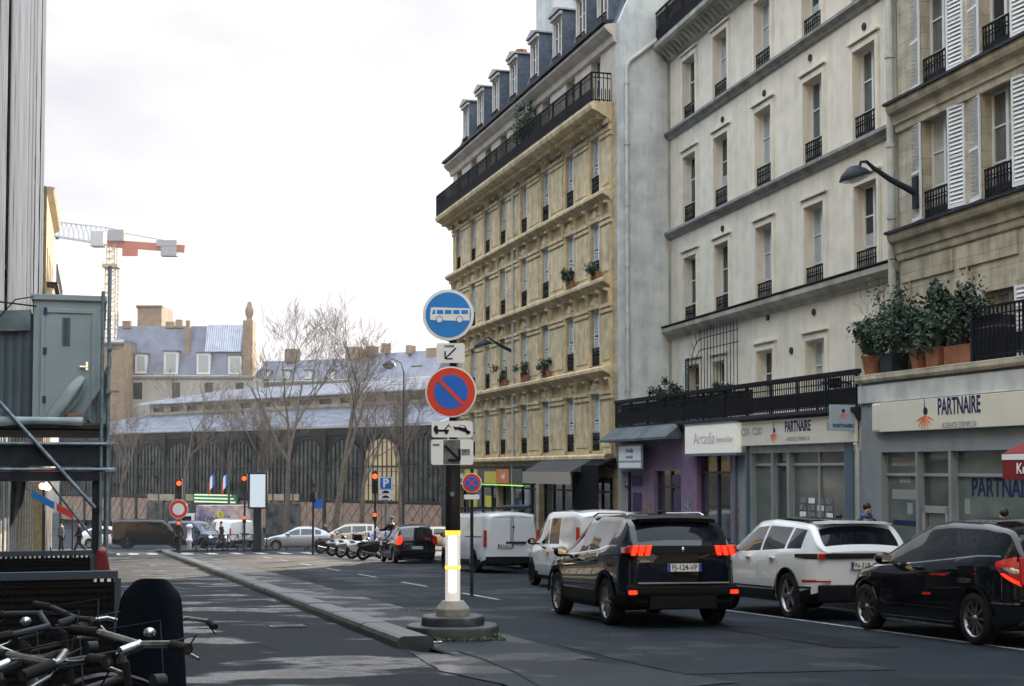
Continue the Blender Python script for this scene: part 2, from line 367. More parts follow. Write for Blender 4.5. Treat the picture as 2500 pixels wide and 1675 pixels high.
def wall(mb, L0, L1, z0, z1, holes, depth=0.3, m=0, y=0.0, mr=None):
    """wall sheet in the plane y with openings (x0,x1,za,zb) and their reveals going in by depth"""
    xs = sorted({L0, L1, *[h[0] for h in holes], *[h[1] for h in holes]}); zs = sorted({z0, z1, *[h[2] for h in holes], *[h[3] for h in holes]})
    xs = [x for x in xs if L0 <= x <= L1]; zs = [z for z in zs if z0 <= z <= z1]
    for i in range(len(xs) - 1):
        for j in range(len(zs) - 1):
            cx, cz = (xs[i] + xs[i + 1]) / 2, (zs[j] + zs[j + 1]) / 2
            if any(h[0] < cx < h[1] and h[2] < cz < h[3] for h in holes): continue
            mb.face([(xs[i], y, zs[j]), (xs[i + 1], y, zs[j]), (xs[i + 1], y, zs[j + 1]), (xs[i], y, zs[j + 1])], m)
    mr = m if mr is None else mr
    for a, b, c, d in holes:
        Y2 = y + depth
        mb.face([(a, y, c), (a, y, d), (a, Y2, d), (a, Y2, c)], mr); mb.face([(b, y, d), (b, y, c), (b, Y2, c), (b, Y2, d)], mr)
        mb.face([(a, y, d), (b, y, d), (b, Y2, d), (a, Y2, d)], mr); mb.face([(b, y, c), (a, y, c), (a, Y2, c), (b, Y2, c)], mr)
    return mb
# ---------------------------------------------------------------- ground, roads, pavements
def band(name, m, p0, p1, q0, q1, dz, step=2.0, qs=3.0):
    mb = MB(); npp = max(1, int((p1 - p0) / step)); nq = max(1, int((q1 - q0) / qs + 0.99))
    mb.grid(lambda a, b: sp(p0 + (p1 - p0) * a, q0 + (q1 - q0) * b, dz), npp, nq, 0, False)
    for k, f in enumerate(mb.f): mb.f[k] = f[::-1]
    return struct(mb.build(name, m))
def road_mat(name, c1, c2, r_dry, r_wet, wpos, scale, stretch=(1, 1, 1), rot=0.0, fine=90.0, wspec=.35):
    m, nt, b = _nt(name); N = nt.nodes.new; K = nt.links.new
    t = N('ShaderNodeTexCoord'); mp_ = N('ShaderNodeMapping'); mp_.inputs['Rotation'].default_value = (0, 0, -rot); K(t.outputs['Object'], mp_.inputs['Vector'])
    mp2 = N('ShaderNodeMapping'); mp2.inputs['Scale'].default_value = stretch; K(mp_.outputs['Vector'], mp2.inputs['Vector'])
    n1 = N('ShaderNodeTexNoise'); n1.inputs['Scale'].default_value = scale; n1.inputs['Detail'].default_value = 7; n1.inputs['Roughness'].default_value = 0.55; K(mp2.outputs['Vector'], n1.inputs['Vector'])
    n2 = N('ShaderNodeTexNoise'); n2.inputs['Scale'].default_value = fine; n2.inputs['Detail'].default_value = 3; K(t.outputs['Object'], n2.inputs['Vector'])
    n3 = N('ShaderNodeTexNoise'); n3.inputs['Scale'].default_value = 0.35; n3.inputs['Detail'].default_value = 5; K(mp2.outputs['Vector'], n3.inputs['Vector'])
    r = N('ShaderNodeValToRGB'); r.color_ramp.elements[0].position = 0.33; r.color_ramp.elements[1].position = 0.67
    r.color_ramp.elements[0].color = (*c1, 1); r.color_ramp.elements[1].color = (*c2, 1); K(n3.outputs['Fac'], r.inputs['Fac'])
    g = N('ShaderNodeMapRange'); g.inputs['From Min'].default_value = 0.3; g.inputs['From Max'].default_value = 0.7; g.inputs['To Min'].default_value = 0.45; g.inputs['To Max'].default_value = 1.6
    n4 = N('ShaderNodeTexNoise'); n4.inputs['Scale'].default_value = 14; n4.inputs['Detail'].default_value = 6; n4.inputs['Roughness'].default_value = .75; K(t.outputs['Object'], n4.inputs['Vector'])
    hm = N('ShaderNodeMix'); hm.inputs['Factor'].default_value = .55; K(n2.outputs['Fac'], hm.inputs['A']); K(n4.outputs['Fac'], hm.inputs['B']); K(hm.outputs['Result'], g.inputs['Value'])
    x = N('ShaderNodeVectorMath'); x.operation = 'SCALE'; K(r.outputs['Color'], x.inputs[0]); K(g.outputs['Result'], x.inputs['Scale']); K(x.outputs['Vector'], b.inputs['Base Color'])
    w = N('ShaderNodeMapRange'); w.interpolation_type = 'SMOOTHSTEP'; w.inputs['From Min'].default_value = wpos - 0.06; w.inputs['From Max'].default_value = wpos + 0.06
    w.inputs['To Min'].default_value = r_dry; w.inputs['To Max'].default_value = r_wet; K(n1.outputs['Fac'], w.inputs['Value']); K(w.outputs['Result'], b.inputs['Roughness'])
    sv = N('ShaderNodeMapRange'); sv.inputs['From Min'].default_value = wpos - 0.05; sv.inputs['From Max'].default_value = wpos + 0.05; sv.inputs['To Min'].default_value = .14; sv.inputs['To Max'].default_value = wspec; K(n1.outputs['Fac'], sv.inputs['Value']); K(sv.outputs['Result'], b.inputs['Specular IOR Level'])
    bw = N('ShaderNodeMapRange'); bw.inputs['From Min'].default_value = wpos - 0.06; bw.inputs['From Max'].default_value = wpos + 0.06; bw.inputs['To Min'].default_value = 0.8; bw.inputs['To Max'].default_value = 0.10; K(n1.outputs['Fac'], bw.inputs['Value'])
    bp = N('ShaderNodeBump'); bp.inputs['Distance'].default_value = 0.012; K(bw.outputs['Result'], bp.inputs['Strength']); K(n2.outputs['Fac'], bp.inputs['Height']); K(bp.outputs['Normal'], b.inputs['Normal'])
    return m
M['asphalt'] = road_mat('asphalt', (0.0040, 0.0080, 0.0125), (0.0075, 0.0135, 0.0205), 0.75, 0.66, 0.55, 0.5, rot=SA, wspec=.2)
M['wet_asphalt'] = road_mat('wet_asphalt', (0.0035, 0.0068, 0.0100), (0.0065, 0.0115, 0.0165), 0.74, 0.15, 0.575, 0.8, (0.6, 0.9, 1), SA, wspec=1.0)
M['worn_asphalt'] = road_mat('worn_asphalt', (0.008, 0.013, 0.018), (0.017, 0.025, 0.032), 0.6, 0.35, 0.55, 0.8, rot=SA)
M['pavement'] = road_mat('pavement_stone', (0.022, 0.028, 0.033), (0.038, 0.045, 0.050), 0.7, 0.4, 0.55, 0.8, rot=SA)
M['kerb'] = mat('kerb_granite', (0.055, 0.065, 0.073), 0.42, scale=5, col2=(0.018, 0.023, 0.027), bump=0.3, bscale=60)
gmb = MB()
for Ya, Yb in ((-60, 0), (0, 50), (50, FLAT), (FLAT, 900)):
    gmb.face([(-700, Ya, gz(Ya) - 0.05), (700, Ya, gz(Ya) - 0.05), (700, Yb, gz(Yb) - 0.05), (-700, Yb, gz(Yb) - 0.05)])
struct(gmb.build('ground', 'asphalt'))
band('road', 'asphalt', -30, 92, 3.9, 12.9, 0.0)
band('bus_lane', 'wet_asphalt', -30, 92, 0.35, 3.62, 0.0)
def slab(name, m, p0, p1, q0, q1, h, kerb=None, step=2.0):
    mb = MB(); n = int((p1 - p0) / step)
    for i in range(n):
        a, b = p0 + (p1 - p0) * i / n, p0 + (p1 - p0) * (i + 1) / n
        A, B, C_, D = sp(a, q0, h), sp(b, q0, h), sp(b, q1, h), sp(a, q1, h); dn = Vector((0, 0, h + 0.04))
        mb.face([D, C_, B, A][::1], 0); mb.face([A, B, B - dn, A - dn], 0); mb.face([C_, D, D - dn, C_ - dn], 0)
        if i == 0: mb.face([D, A, A - dn, D - dn], 0)
        if i == n - 1: mb.face([B, C_, C_ - dn, B - dn], 0)
    return struct(mb.build(name, m))
slab('pavement', 'pavement', -30, 76, 13.2, 18.6, 0.145)
slab('pavement', 'pavement', -30, 88, -7.0, 0.05, 0.14)
def kerb_run(p0, p1, q0, q1, h, name='kerb', stone=1.0, r=0.04):
    mb = MB(); p = p0; rnd = random.Random(int(p0 * 7 + q0))
    prof = [(q0, -0.05), (q0, h - r), (q0 + r * 0.3, h - r * 0.3), (q0 + r, h), (q1 - r, h), (q1, h - r), (q1, -0.05)]
    while p < p1:
        e = min(p1, p + stone); g = 0.008; dz = rnd.uniform(-0.006, 0.006); dq = rnd.uniform(-0.008, 0.008)
        A = [sp(p + g, q + dq, z + dz) for q, z in prof]; B = [sp(e - g, q + dq, z + dz) for q, z in prof]
        for i in range(len(prof) - 1): mb.face([A[i], B[i], B[i + 1], A[i + 1]][::-1], 0)
        mb.face(A, 0); mb.face(B[::-1], 0); p = e
    return struct(mb.build(name, 'kerb'))
kerb_run(-30, 76, 12.9, 13.2, 0.15); kerb_run(-30, 88, 0.05, 0.35, 0.145)
# the raised strip between the bus lane and the road
kerb_run(16.95, 83, 3.5, 3.95, 0.145, stone=1.3, r=0.07)
band('worn_strip', 'worn_asphalt', 15.0, 84, 3.95, 5.35, 0.006)
# patches of other asphalt
def patch(name, m, pts, dz=0.010):
    mb = MB(); c = Vector((sum(p[0] for p in pts), sum(p[1] for p in pts))) / len(pts)
    ring = []
    rnd = random.Random(len(pts) + int(pts[0][0] * 10)); n = len(pts)
    for i in range(n):
        a = Vector(pts[i]); b = Vector(pts[(i + 1) % n])
        for k in range(6):
            p = a.lerp(b, k / 6) + Vector((rnd.uniform(-.03, .03), rnd.uniform(-.03, .03))); ring.append(sp(p.x, p.y, dz))
    mb.face(ring[::-1]); return struct(mb.build(name, m))
def gpq(u, v):
    g = on_ground(u, v); a = Vector((g.x, g.y)); return (a.dot(SD), a.dot(SE))
patch('asphalt_patch', 'worn_asphalt', [gpq(1000, 1592), gpq(1110, 1602), gpq(1220, 1588), gpq(1330, 1600), gpq(1800, 1668), gpq(1500, 1690), gpq(1300, 1690), gpq(1080, 1640)])
# dark tar seam running away from the post base
tb = MB(); seam = [(1118, 1592), (1180, 1612), (1262, 1645), (1330, 1685)]
P_ = [sp(*gpq(u, v), 0.017) for u, v in seam]
for a, b in zip(P_, P_[1:]):
    w_ = Vector((0.022, 0, 0)); tb.face([a - w_, a + w_, b + w_, b - w_])
struct(tb.build('tar_seam', 'ink'))
# painted lines
lm = MB()
def dash(p0, p1, q, w=0.10, dz=0.008):
    n = max(1, int((p1 - p0) / 2))
    for i in range(n):
        a, b = p0 + (p1 - p0) * i / n, p0 + (p1 - p0) * (i + 1) / n
        lm.face([sp(a, q, dz), sp(b, q, dz), sp(b, q + w, dz), sp(a, q + w, dz)][::-1])
M['road_paint'] = mat('road_paint', (0.52, 0.53, 0.53), 0.6, scale=9, col2=(0.12, 0.13, 0.13))
for k in range(8): dash(21 + k * 6.5, 24 + k * 6.5, 7.7)
dash(8, 24, 10.55, 0.09)
struct(lm.build('road_marking', 'road_paint'))
zb = MB()
for k in range(9):
    q = 0.7 + k * 0.95 if k < 3 else 4.4 + (k - 3) * 1.3
    a, b = 76, 80
    zb.face([sp(a, q, .01), sp(b, q, .01), sp(b, q + .5, .01), sp(a, q + .5, .01)][::-1])
struct(zb.build('road_marking', 'road_paint'))
# far island at the crossing
ib = MB(); isl = [sp(82, 3.3, .13), sp(86.5, 3.3, .13), sp(90, 9.5, .13), sp(86, 10.2, .13)]
ib.face(isl[::-1])
for a, b in zip(isl, isl[1:] + isl[:1]): ib.face([a, b, b - Vector((0, 0, .17)), a - Vector((0, 0, .17))])
struct(ib.build('traffic_island', 'pavement'))

# drains, manholes and utility covers
M['cast_iron'] = mat('cast_iron', (0.03, 0.032, 0.035), .45, .5, var=.3, scale=20)
def cover(label, u, v, r, name='manhole_cover', square=False):
    g = on_ground(u, v); t = thing(name, label, 'manhole cover' if not square else 'drain cover', (g.x, g.y, g.z + .004), SA if square else 0); t.rotation_euler = (-atan2(SLOPE, 1), 0, SA)
    mb = MB()
    if square: mb.box(-r, -r, .0, r, r, .012)
    else: mb.lathe([(r, 0), (r, .010), (r * .9, .012), (r * .88, .008), (.001, .008)], 32)
    mb.build('frame', 'cast_iron', t); mb = MB()
    for i in range(-3, 4):
        for j in range(-3, 4):
            if (i * i + j * j) < 11: mb.box(i * r * .24 - .02, j * r * .24 - .02, .008, i * r * .24 + .02, j * r * .24 + .02, .018)
    mb.build('tread', 'cast_iron', t); return t
cover('round iron manhole cover in the road between the kerb strip and the traffic', 1010, 1490, .34); cover('square iron cover in the bus lane near the kerb strip', 700, 1530, .25, 'drain_cover', True)
# filled trenches, tyre-darkened repairs and cracks
M['patch_dark'] = road_mat('trench_fill', (0.0022, 0.0045, 0.0070), (0.0045, 0.0080, 0.0120), 0.8, 0.7, 0.55, 1.2, rot=SA, wspec=.15)
M['patch_pale'] = road_mat('old_asphalt_fill', (0.0075, 0.0120, 0.0170), (0.0130, 0.0195, 0.0260), 0.75, 0.65, 0.55, 1.2, rot=SA, wspec=.2)
patch('asphalt_patch', 'patch_dark', [(15.5, 8.6), (27, 8.55), (27.2, 9.35), (15.4, 9.4)], .007)
patch('asphalt_patch', 'patch_pale', [(29, 6.2), (33.5, 6.1), (33.8, 10.2), (29.2, 10.4)], .007)
patch('asphalt_patch', 'patch_dark', [(38, 5.6), (52, 5.5), (52, 6.3), (38, 6.4)], .007)
patch('asphalt_patch', 'patch_pale', [(13.2, 5.6), (16.8, 5.5), (17.0, 7.6), (13.0, 7.9)], .007)
rnd = random.Random(31)
for k_, (p0_, q0_, dp, dq, n_) in enumerate(((14.2, 6.0, .55, .16, 22), (17.5, 10.1, .5, -.22, 16), (12.6, 2.9, .45, -.06, 30), (22, 5.8, .6, .12, 26), (19, 1.4, .5, .05, 16))):
    mb = MB(); p_, q_ = p0_, q0_
    for i_ in range(n_):
        np_, nq_ = p_ + dp * rnd.uniform(.6, 1.3), q_ + dq * rnd.uniform(-.6, 2.2) + rnd.uniform(-.09, .09); w_ = rnd.uniform(.002, .006)
        mb.face([sp(p_, q_ - w_, .0125), sp(np_, nq_ - w_, .0125), sp(np_, nq_ + w_, .0125), sp(p_, q_ + w_, .0125)][::-1]); p_, q_ = np_, nq_
    struct(mb.build('road_crack', 'patch_dark'))
# ---------------------------------------------------------------- buildings along the right of the street
def railing_mesh(w, h, y=0.0, n=None, scroll=True, name='railing', r=0.012, m='iron'):
    mb = MB(); n = n or max(3, int(w / 0.11))
    mb.box(0, y - .02, h - .035, w, y + .02, h); mb.box(0, y - .012, .03, w, y + .012, .055); mb.box(0, y - .012, h - .16, w, y + .012, h - .14)
    for i in range(n + 1):
        x = w * i / n; mb.box(x - r, y - r, 0.0, x + r, y + r, h - .03)
    if scroll:
        for i in range(n):
            x = w * (i + .5) / n; c = [(x + .045 * cos(t), y, h * .45 + h * .2 * sin(t)) for t in [2 * pi * k / 8 for k in range(8)]]
            mb.tube(c, 0.010, 4, closed=True); mb.box(x - .035, y - .012, .07, x + .035, y + .012, .2)
    return mb.mesh(name, m)
def louvre_mesh(w, h, name='shutter', m='shutter', t=0.035, mid=True, pitch=0.075):
    """louvred leaf in the xz plane, front towards -y, hinge at x=0"""
    mb = MB(); f = 0.055
    mb.box(0, -t, 0, f, 0, h); mb.box(w - f, -t, 0, w, 0, h); mb.box(f, -t, 0, w - f, 0, f * 1.4); mb.box(f, -t, h - f, w - f, 0, h)
    if mid: mb.box(f, -t, h * .5 - f / 2, w - f, 0, h * .5 + f / 2)
    z = f * 1.6
    while z < h - f - .04:
        if not (mid and abs(z - h * .5 + .02) < .06): mb.face([(f, -t, z), (w - f, -t, z), (w - f, -.004, z + pitch * .75), (f, -.004, z + pitch * .75)]); mb.face([(f, -t + .001, z + .008), (f, -.003, z + pitch * .75 + .008), (w - f, -.003, z + pitch * .75 + .008), (w - f, -t + .001, z + .008)])
        z += pitch
    return mb.mesh(name, m)
def casement_mesh(w, h, y, name='window', panes=3, m='wframe'):
    """frame only: two leaves with glazing bars, at depth y"""
    mb = MB(); f = 0.06; b = .05
    mb.box(0, y, 0, f, y + b, h); mb.box(w - f, y, 0, w, y + b, h); mb.box(f, y, h - f, w - f, y + b, h); mb.box(f, y, 0, w - f, y + b, f)
    mb.box(w / 2 - f * .8, y - .015, f, w / 2 + f * .8, y + b, h - f)
    for k in range(1, panes):
        z = h * k / panes; mb.box(f, y + .01, z - .018, w - f, y + b - .01, z + .018)
    return mb.mesh(name, m)
def quad_mesh(name, w, h, y, m, inset=0.05):
    mb = MB(); mb.face([(inset, y, inset), (w - inset, y, inset), (w - inset, y, h - inset), (inset, y, h - inset)]); return mb.mesh(name, m)
MC = {}
def cached(key, fn):
    if key not in MC: MC[key] = fn()
    return MC[key]
def win(parent, x, z, w, h, depth=0.3, style='', rail=0.0, panes=3, curtain=False, zoff=0.0):
    """a window part with its pane, railing and shutters"""
    w = round(w, 2); h = round(h, 2); k = (w, h, depth, panes)
    o = put(cached(('f',) + k, lambda: casement_mesh(w, h, depth - .09, panes=panes)), 'window', parent, (x, 0, z - zoff))
    put(cached(('g',) + k, lambda: quad_mesh('pane', w, h, depth - .05, 'glass')), 'pane', o)
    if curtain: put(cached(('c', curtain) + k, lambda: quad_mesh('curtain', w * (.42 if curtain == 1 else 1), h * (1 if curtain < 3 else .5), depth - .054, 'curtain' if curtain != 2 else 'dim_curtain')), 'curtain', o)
    if rail:
        put(cached(('r', w, rail), lambda: railing_mesh(w, rail, .04, name='railing')), 'railing', o)
    if style == 'closed':
        put(cached(('sc',) + k, lambda: louvre_mesh(w / 2, h)), 'shutter', o, (0, depth - .10, 0)); put(cached(('sc',) + k, None), 'shutter', o, (w / 2, depth - .10, 0))
    if style == 'half':
        put(cached(('sc',) + k, lambda: louvre_mesh(w / 2, h)), 'shutter', o, (w / 2, depth - .14, 0))
    if style == 'edge':   # leaves folded back into the reveal
        me = cached(('se',) + k, lambda: louvre_mesh(w * .36, h)); put(me, 'shutter', o, (w - .02, .02, 0), rz=radians(97)); put(me, 'shutter', o, (.05, .02, 0), rz=radians(83))
    return o
def cornice(mb, x0, x1, z, prof, m=0, y=0.0, ends=True):
    """prof: (outward, height) points from the wall upward and back"""
    n = len(prof)
    A = [(x0, y - o, z + h) for o, h in prof]; B = [(x1, y - o, z + h) for o, h in prof]
    for i in range(n - 1): mb.face([A[i], B[i], B[i + 1], A[i + 1]], m)
    if ends: mb.face(A[::-1], m); mb.face(B, m)
def tuft(name, m, parent, c, r, n, seed=1, leaf=0.05, loc=None):
    rnd = random.Random(seed); mb = MB()
    cl = [(Vector((rnd.gauss(0, .45) * r[0], rnd.gauss(0, .45) * r[1], rnd.gauss(0, .42) * r[2])), rnd.uniform(.25, .5)) for _ in range(max(4, n // 60))]
    for i in range(n):
        q, s_ = rnd.choice(cl)
        p = Vector(c) + q + Vector((rnd.gauss(0, .5) * r[0] * s_, rnd.gauss(0, .5) * r[1] * s_, rnd.gauss(0, .5) * r[2] * s_))
        a = Vector((rnd.uniform(-1, 1), rnd.uniform(-1, 1), rnd.uniform(-1, 1))).normalized() * leaf * rnd.uniform(.6, 1.4); b = a.orthogonal().normalized() * leaf * .45
        mb.face([p - a, p - b * .9, p + a, p + b])
    return mb.build(name, m, parent) if parent is None or name else mb
M['leaf'] = mat('leaf', (0.03, 0.07, 0.028), 0.6, var=0.5, scale=7)
M['leaf_dark'] = mat('leaf_dark', (0.018, 0.042, 0.022), 0.6, var=0.5, scale=7)
M['bark'] = mat('bark', (0.10, 0.085, 0.065), 0.9, var=0.4, scale=5, bump=0.4)
M['twig'] = mat('twig', (0.11, 0.09, 0.07), 0.85, var=0.3, scale=4)

# ================= the ornate yellow stone building
YN = Vector((3.42, 46.0)); YF = Vector((-2.80, 67.3)); YL = (YN - YF).length
fy = Frame(YF.x, YF.y, atan2(YN.y - YF.y, YN.x - YF.x))
Z0 = gz(56) - 0.3
yb = thing('apartment_building', 'ornate yellow stone apartment building with slate dormers behind the round signs', 'building', (YF.x, YF.y, Z0), fy.a)
OFF[yb.name] = Z0
ZC4, ZC3, ZC2, ZC1, ZSL, ZEV = 1.95, 4.84, 7.78, 10.68, 13.55, 16.0
cols = [fy.S(u, .1) for u in (1126, 1162, 1197, 1235, 1287, 1340, 1400.5, 1463)]
ww, wh = 0.96, 1.92
holes = []
floors = [ZC4 + .16, ZC3 + .14, ZC2 + .14, ZC1 + .14]
for zf in floors:
    for c in cols: holes.append((c - ww / 2, c + ww / 2, zf, zf + wh))
for c in cols: holes.append((c - .5, c + .5, ZSL + .03, ZSL + 1.95))
shop_holes = [(1.2, 7.6, -2.3, 1.2), (7.9, 13.3, -2.2, 1.2), (13.6, 18.0, -2.1, 1.2), (18.3, 21.7, -2.0, 1.2)]
mb = MB(); wall(mb, 0, YL, Z0, ZSL - .03, [h for h in holes if h[2] < ZSL] + shop_holes, .34)
mb.face([(0, 0, Z0), (0, 0, ZSL - .03), (0, 11, ZSL - .03), (0, 11, Z0)])
mb.build('wall', 'yellow_stone', yb)
mb = MB(); wall(mb, 0, YL, ZSL - .03, ZEV, [h for h in holes if h[2] > ZSL], .3)
mb.face([(0, 0, ZSL - .03), (0, 0, ZEV), (0, 11, ZEV), (0, 11, ZSL - .03)])
mb.build('upper_wall', 'pink_stone', yb, label='paler pinkish top storey wall behind the balcony')
# courses
for z, pr in ((ZC4, .32), (ZC3, .34), (ZC2, .34), (ZC1, .34)):
    mb = MB(); cornice(mb, -.30, YL - .42, z, [(0.0, -.34), (.08, -.34), (.12, -.24), (pr - .08, -.17), (pr, -.12), (pr, -.02), (pr - .05, .03), (0, .05)])
    mb.build('string_course', 'yellow_trim', yb)
mb = MB(); cornice(mb, -.62, YL - .42, ZSL, [(0, -.62), (.1, -.6), (.16, -.48), (.34, -.40), (.50, -.30), (.70, -.22), (.74, -.10), (.74, -.02), (.70, .02), (0, .02)])
mb.build('balcony_slab', 'yellow_trim', yb)
mb = MB(); x = -.45
while x < YL - .6: mb.box(x, -.46, ZSL - .47, x + .11, -.05, ZSL - .34); x += .24
mb.build('dentils', 'yellow_trim', yb)
mb = MB(); cornice(mb, -.28, YL, ZEV, [(0, -.55), (.10, -.5), (.14, -.3), (.26, -.22), (.40, -.08), (.42, .0), (.30, .06), (0, .1)])
mb.build('cornice', 'pink_stone', yb)
mb = MB(); cornice(mb, -.30, YL + .02, ZEV + .07, [(0.30, 0.0), (.50, .0), (.50, .11), (.05, .13)]); mb.build('gutter', 'dark_metal', yb)
# pilaster panels, brackets and lintel carving
rnd = random.Random(3); YZ = Matrix(((0, 1, 0, 0), (1, 0, 0, 0), (0, 0, 1, 0), (0, 0, 0, 1)))
for k, zf in enumerate(floors):
    top = [ZC3, ZC2, ZC1, ZSL][k] - (.34 if k < 3 else .62)
    edges = [(0.15, cols[0] - ww / 2 - .12)] + [(cols[i] + ww / 2 + .12, cols[i + 1] - ww / 2 - .12) for i in range(7)] + [(cols[7] + ww / 2 + .12, YL - .45)]
    for a, b in edges:
        if b - a < .3: continue
        mb = MB(); mb.box(a, -.05, zf - .1, b, .0, zf + wh + .02)                      # pilaster body
        mb.box(a + .14, -.075, zf + .12, b - .14, -.04, zf + wh - .32)     # raised panel
        mb.box(a - .04, -.10, zf + wh - .22, b + .04, -.001, zf + wh - .10)
        mb.box(a - .02, -.13, zf + wh - .06, b + .02, -.002, zf + wh + .06)
        for xx in (a + .08, b - .08):                                      # scrolled consoles under the course
            mb.prism([(0, top), (0, zf + wh + .04), (-.10, zf + wh + .05), (-.16, zf + wh + .42), (-.26, top - .08), (-.27, top)], xx - .08, xx + .08, 0, YZ)
        mb.build('pilaster', 'yellow_trim', yb)
    for c in cols:
        x0, x1 = c - ww / 2, c + ww / 2; mb = MB()
        mb.box(x0 - .11, -.06, zf, x0, .0, zf + wh + .1); mb.box(x1, -.06, zf, x1 + .11, .0, zf + wh + .1)
        mb.box(x0 - .1, -.08, zf + wh, x1 + .1, -.001, zf + wh + .13); mb.prism([(x0 + .18, zf + wh + .12), (c, zf + wh + .42), (x1 - .18, zf + wh + .12)], -.09, -.001)
        for q in range(7):
            xx = x0 + .1 + q * (ww - .2) / 6; mb.ball((xx, -.05, zf + wh + .20 + .12 * (3 - abs(q - 3)) / 3 + rnd.uniform(-.02, .02)), (.07, .05, .07), n=6, k=4)
        mb.build('window_surround', 'yellow_trim', yb)
# windows
for k, zf in enumerate(floors):
    for i, c in enumerate(cols):
        win(yb, c - ww / 2, zf - Z0, ww, wh, .22, 'closed', .62, 4)
for c in cols: win(yb, c - .5, ZSL + .03 - Z0, 1.0, 1.92, .28, '', 0, 3)
# balcony railing
mb = MB(); zr = ZSL + .02
def rail_run(mb, a, b, h, step=.125, thick=.012):
    a = Vector(a); b = Vector(b); L_ = (b - a).length; n = int(L_ / step)
    up = Vector((0, 0, 1))
    mb.bar(a + up * h, b + up * h, .055, .04); mb.bar(a + up * .08, b + up * .08, .03); mb.bar(a + up * (h - .16), b + up * (h - .16), .025)
    for i in range(n + 1):
        p = a.lerp(b, i / n); mb.bar(p, p + up * h, thick * 2)
        if i < n:
            q = a.lerp(b, (i + .5) / n); mb.bar(q + up * .1, q + up * .45, .045, .02)
        if i % 12 == 0: mb.bar(p, p + up * (h + .02), .05)
rail_run(mb, (-.56, -.68, zr), (YL - .50, -.68, zr), 0.98); rail_run(mb, (-.56, -.68, zr), (-.56, 0, zr), .98); rail_run(mb, (YL - .50, -.68, zr), (YL - .50, 0, zr), .98)
mb.build('balcony_railing', 'iron', yb)
# mansard and dormers
mb = MB()
for (ya, za), (yb_, zb_) in zip([(0.05, ZEV + .12), (0.9, ZEV + 2.7)], [(0.9, ZEV + 2.7), (5.5, ZEV + 4.0)]):
    mb.face([(0, ya, za), (YL, ya, za), (YL, yb_, zb_), (0, yb_, zb_)])
mb.face([(0, .05, ZEV + .1), (0, .9, ZEV + 2.7), (0, 5.5, ZEV + 4), (0, 11, ZEV + 2.7), (0, 11, ZEV)])
mb.face([(0, 5.5, ZEV + 4), (YL, 5.5, ZEV + 4), (YL, 11, ZEV + 2.7), (0, 11, ZEV + 2.7)])
mb.build('roof', 'slate', yb)
def dormer(parent, x, w, z, h, zoff):
    mb = MB(); y0 = -.02; y1 = 1.25
    mb.face([(x, y0, z), (x, y0, z + h), (x, y1, z + h), (x, y1, z)]); mb.face([(x + w, y0, z + h), (x + w, y0, z), (x + w, y1, z), (x + w, y1, z + h)])
    d = mb.build('dormer', 'slate', parent)
    mb = MB(); wall(mb, x, x + w, z, z + h, [(x + .14, x + w - .14, z + .1, z + h - .25)], .12, y=y0)
    mb.box(x - .05, y0 - .10, z + h - .16, x + w + .05, y0, z + h - .04); mb.build('surround', 'pink_stone', d)
    mb = MB(); mb.prism([(x - .10, z + h), (x + w + .10, z + h), (x + w + .10, z + h + .06), (x + w / 2, z + h + .24), (x - .10, z + h + .06)], y0 - .16, y1 + .1); mb.build('dormer_roof', 'zinc_plain', d)
    k = round(w - .28, 2); hh = round(h - .35, 2)
    o = put(cached(('f', k, hh, 'd'), lambda: casement_mesh(k, hh, .06, panes=3)), 'window', d, (x + .14, y0, z + .1 - zoff)); put(cached(('g', k, hh, 'd'), lambda: quad_mesh('pane', k, hh, .09, 'glass')), 'pane', d, (x + .14, y0, z + .1 - zoff))
    put(cached(('r', k, .5), lambda: railing_mesh(k, .5, -.03, scroll=False)), 'railing', d, (x + .14, y0, z + .1 - zoff))
dx = [fy.S(u) for u in (1131, 1166, 1203, 1246, 1297, 1352, 1410, 1462)]
for x in dx: dormer(yb, x - .05, 1.12, ZEV + .16, 2.15, Z0)
# chimneys
def stack(parent, x0, x1, y0, y1, z0, z1, pots=2, m='pink_stone', cap=True, pr=.11, ph=.45):
    mb = MB(); mb.box(x0, y0, z0, x1, y1, z1); mb.box(x0 - .06, y0 - .06, z1, x1 + .06, y1 + .06, z1 + .12); c = mb.build('chimney', m, parent)
    for i in range(pots):
        mb = MB(); x = x0 + (x1 - x0) * (i + .5) / pots; y = (y0 + y1) / 2; mb.cyl((x, y, z1 + .12), (x, y, z1 + .12 + ph), pr, pr * .8, 8)
        if cap and i % 2 == 0: mb.cyl((x, y, z1 + .15 + ph), (x, y, z1 + .28 + ph), .02, n=5); mb.cyl((x, y, z1 + .28 + ph), (x, y, z1 + .34 + ph), pr * 2.4, pr * .5, 10)
        mb.build('chimney_pot', 'brick_red', c)
    return c
xa = fy.S(1262, 1.6); stack(yb, xa, xa + 1.3, 1.3, 2.1, ZEV, ZEV + 3.35, 2)
xa = fy.S(1343, 2.0); mb = MB(); mb.box(xa, 1.4, ZEV + .5, xa + 2.4, 3.6, ZEV + 7); mb.build('party_wall_stack', 'gable', yb, label='tall pale rendered chimney wall rising behind the dormers')
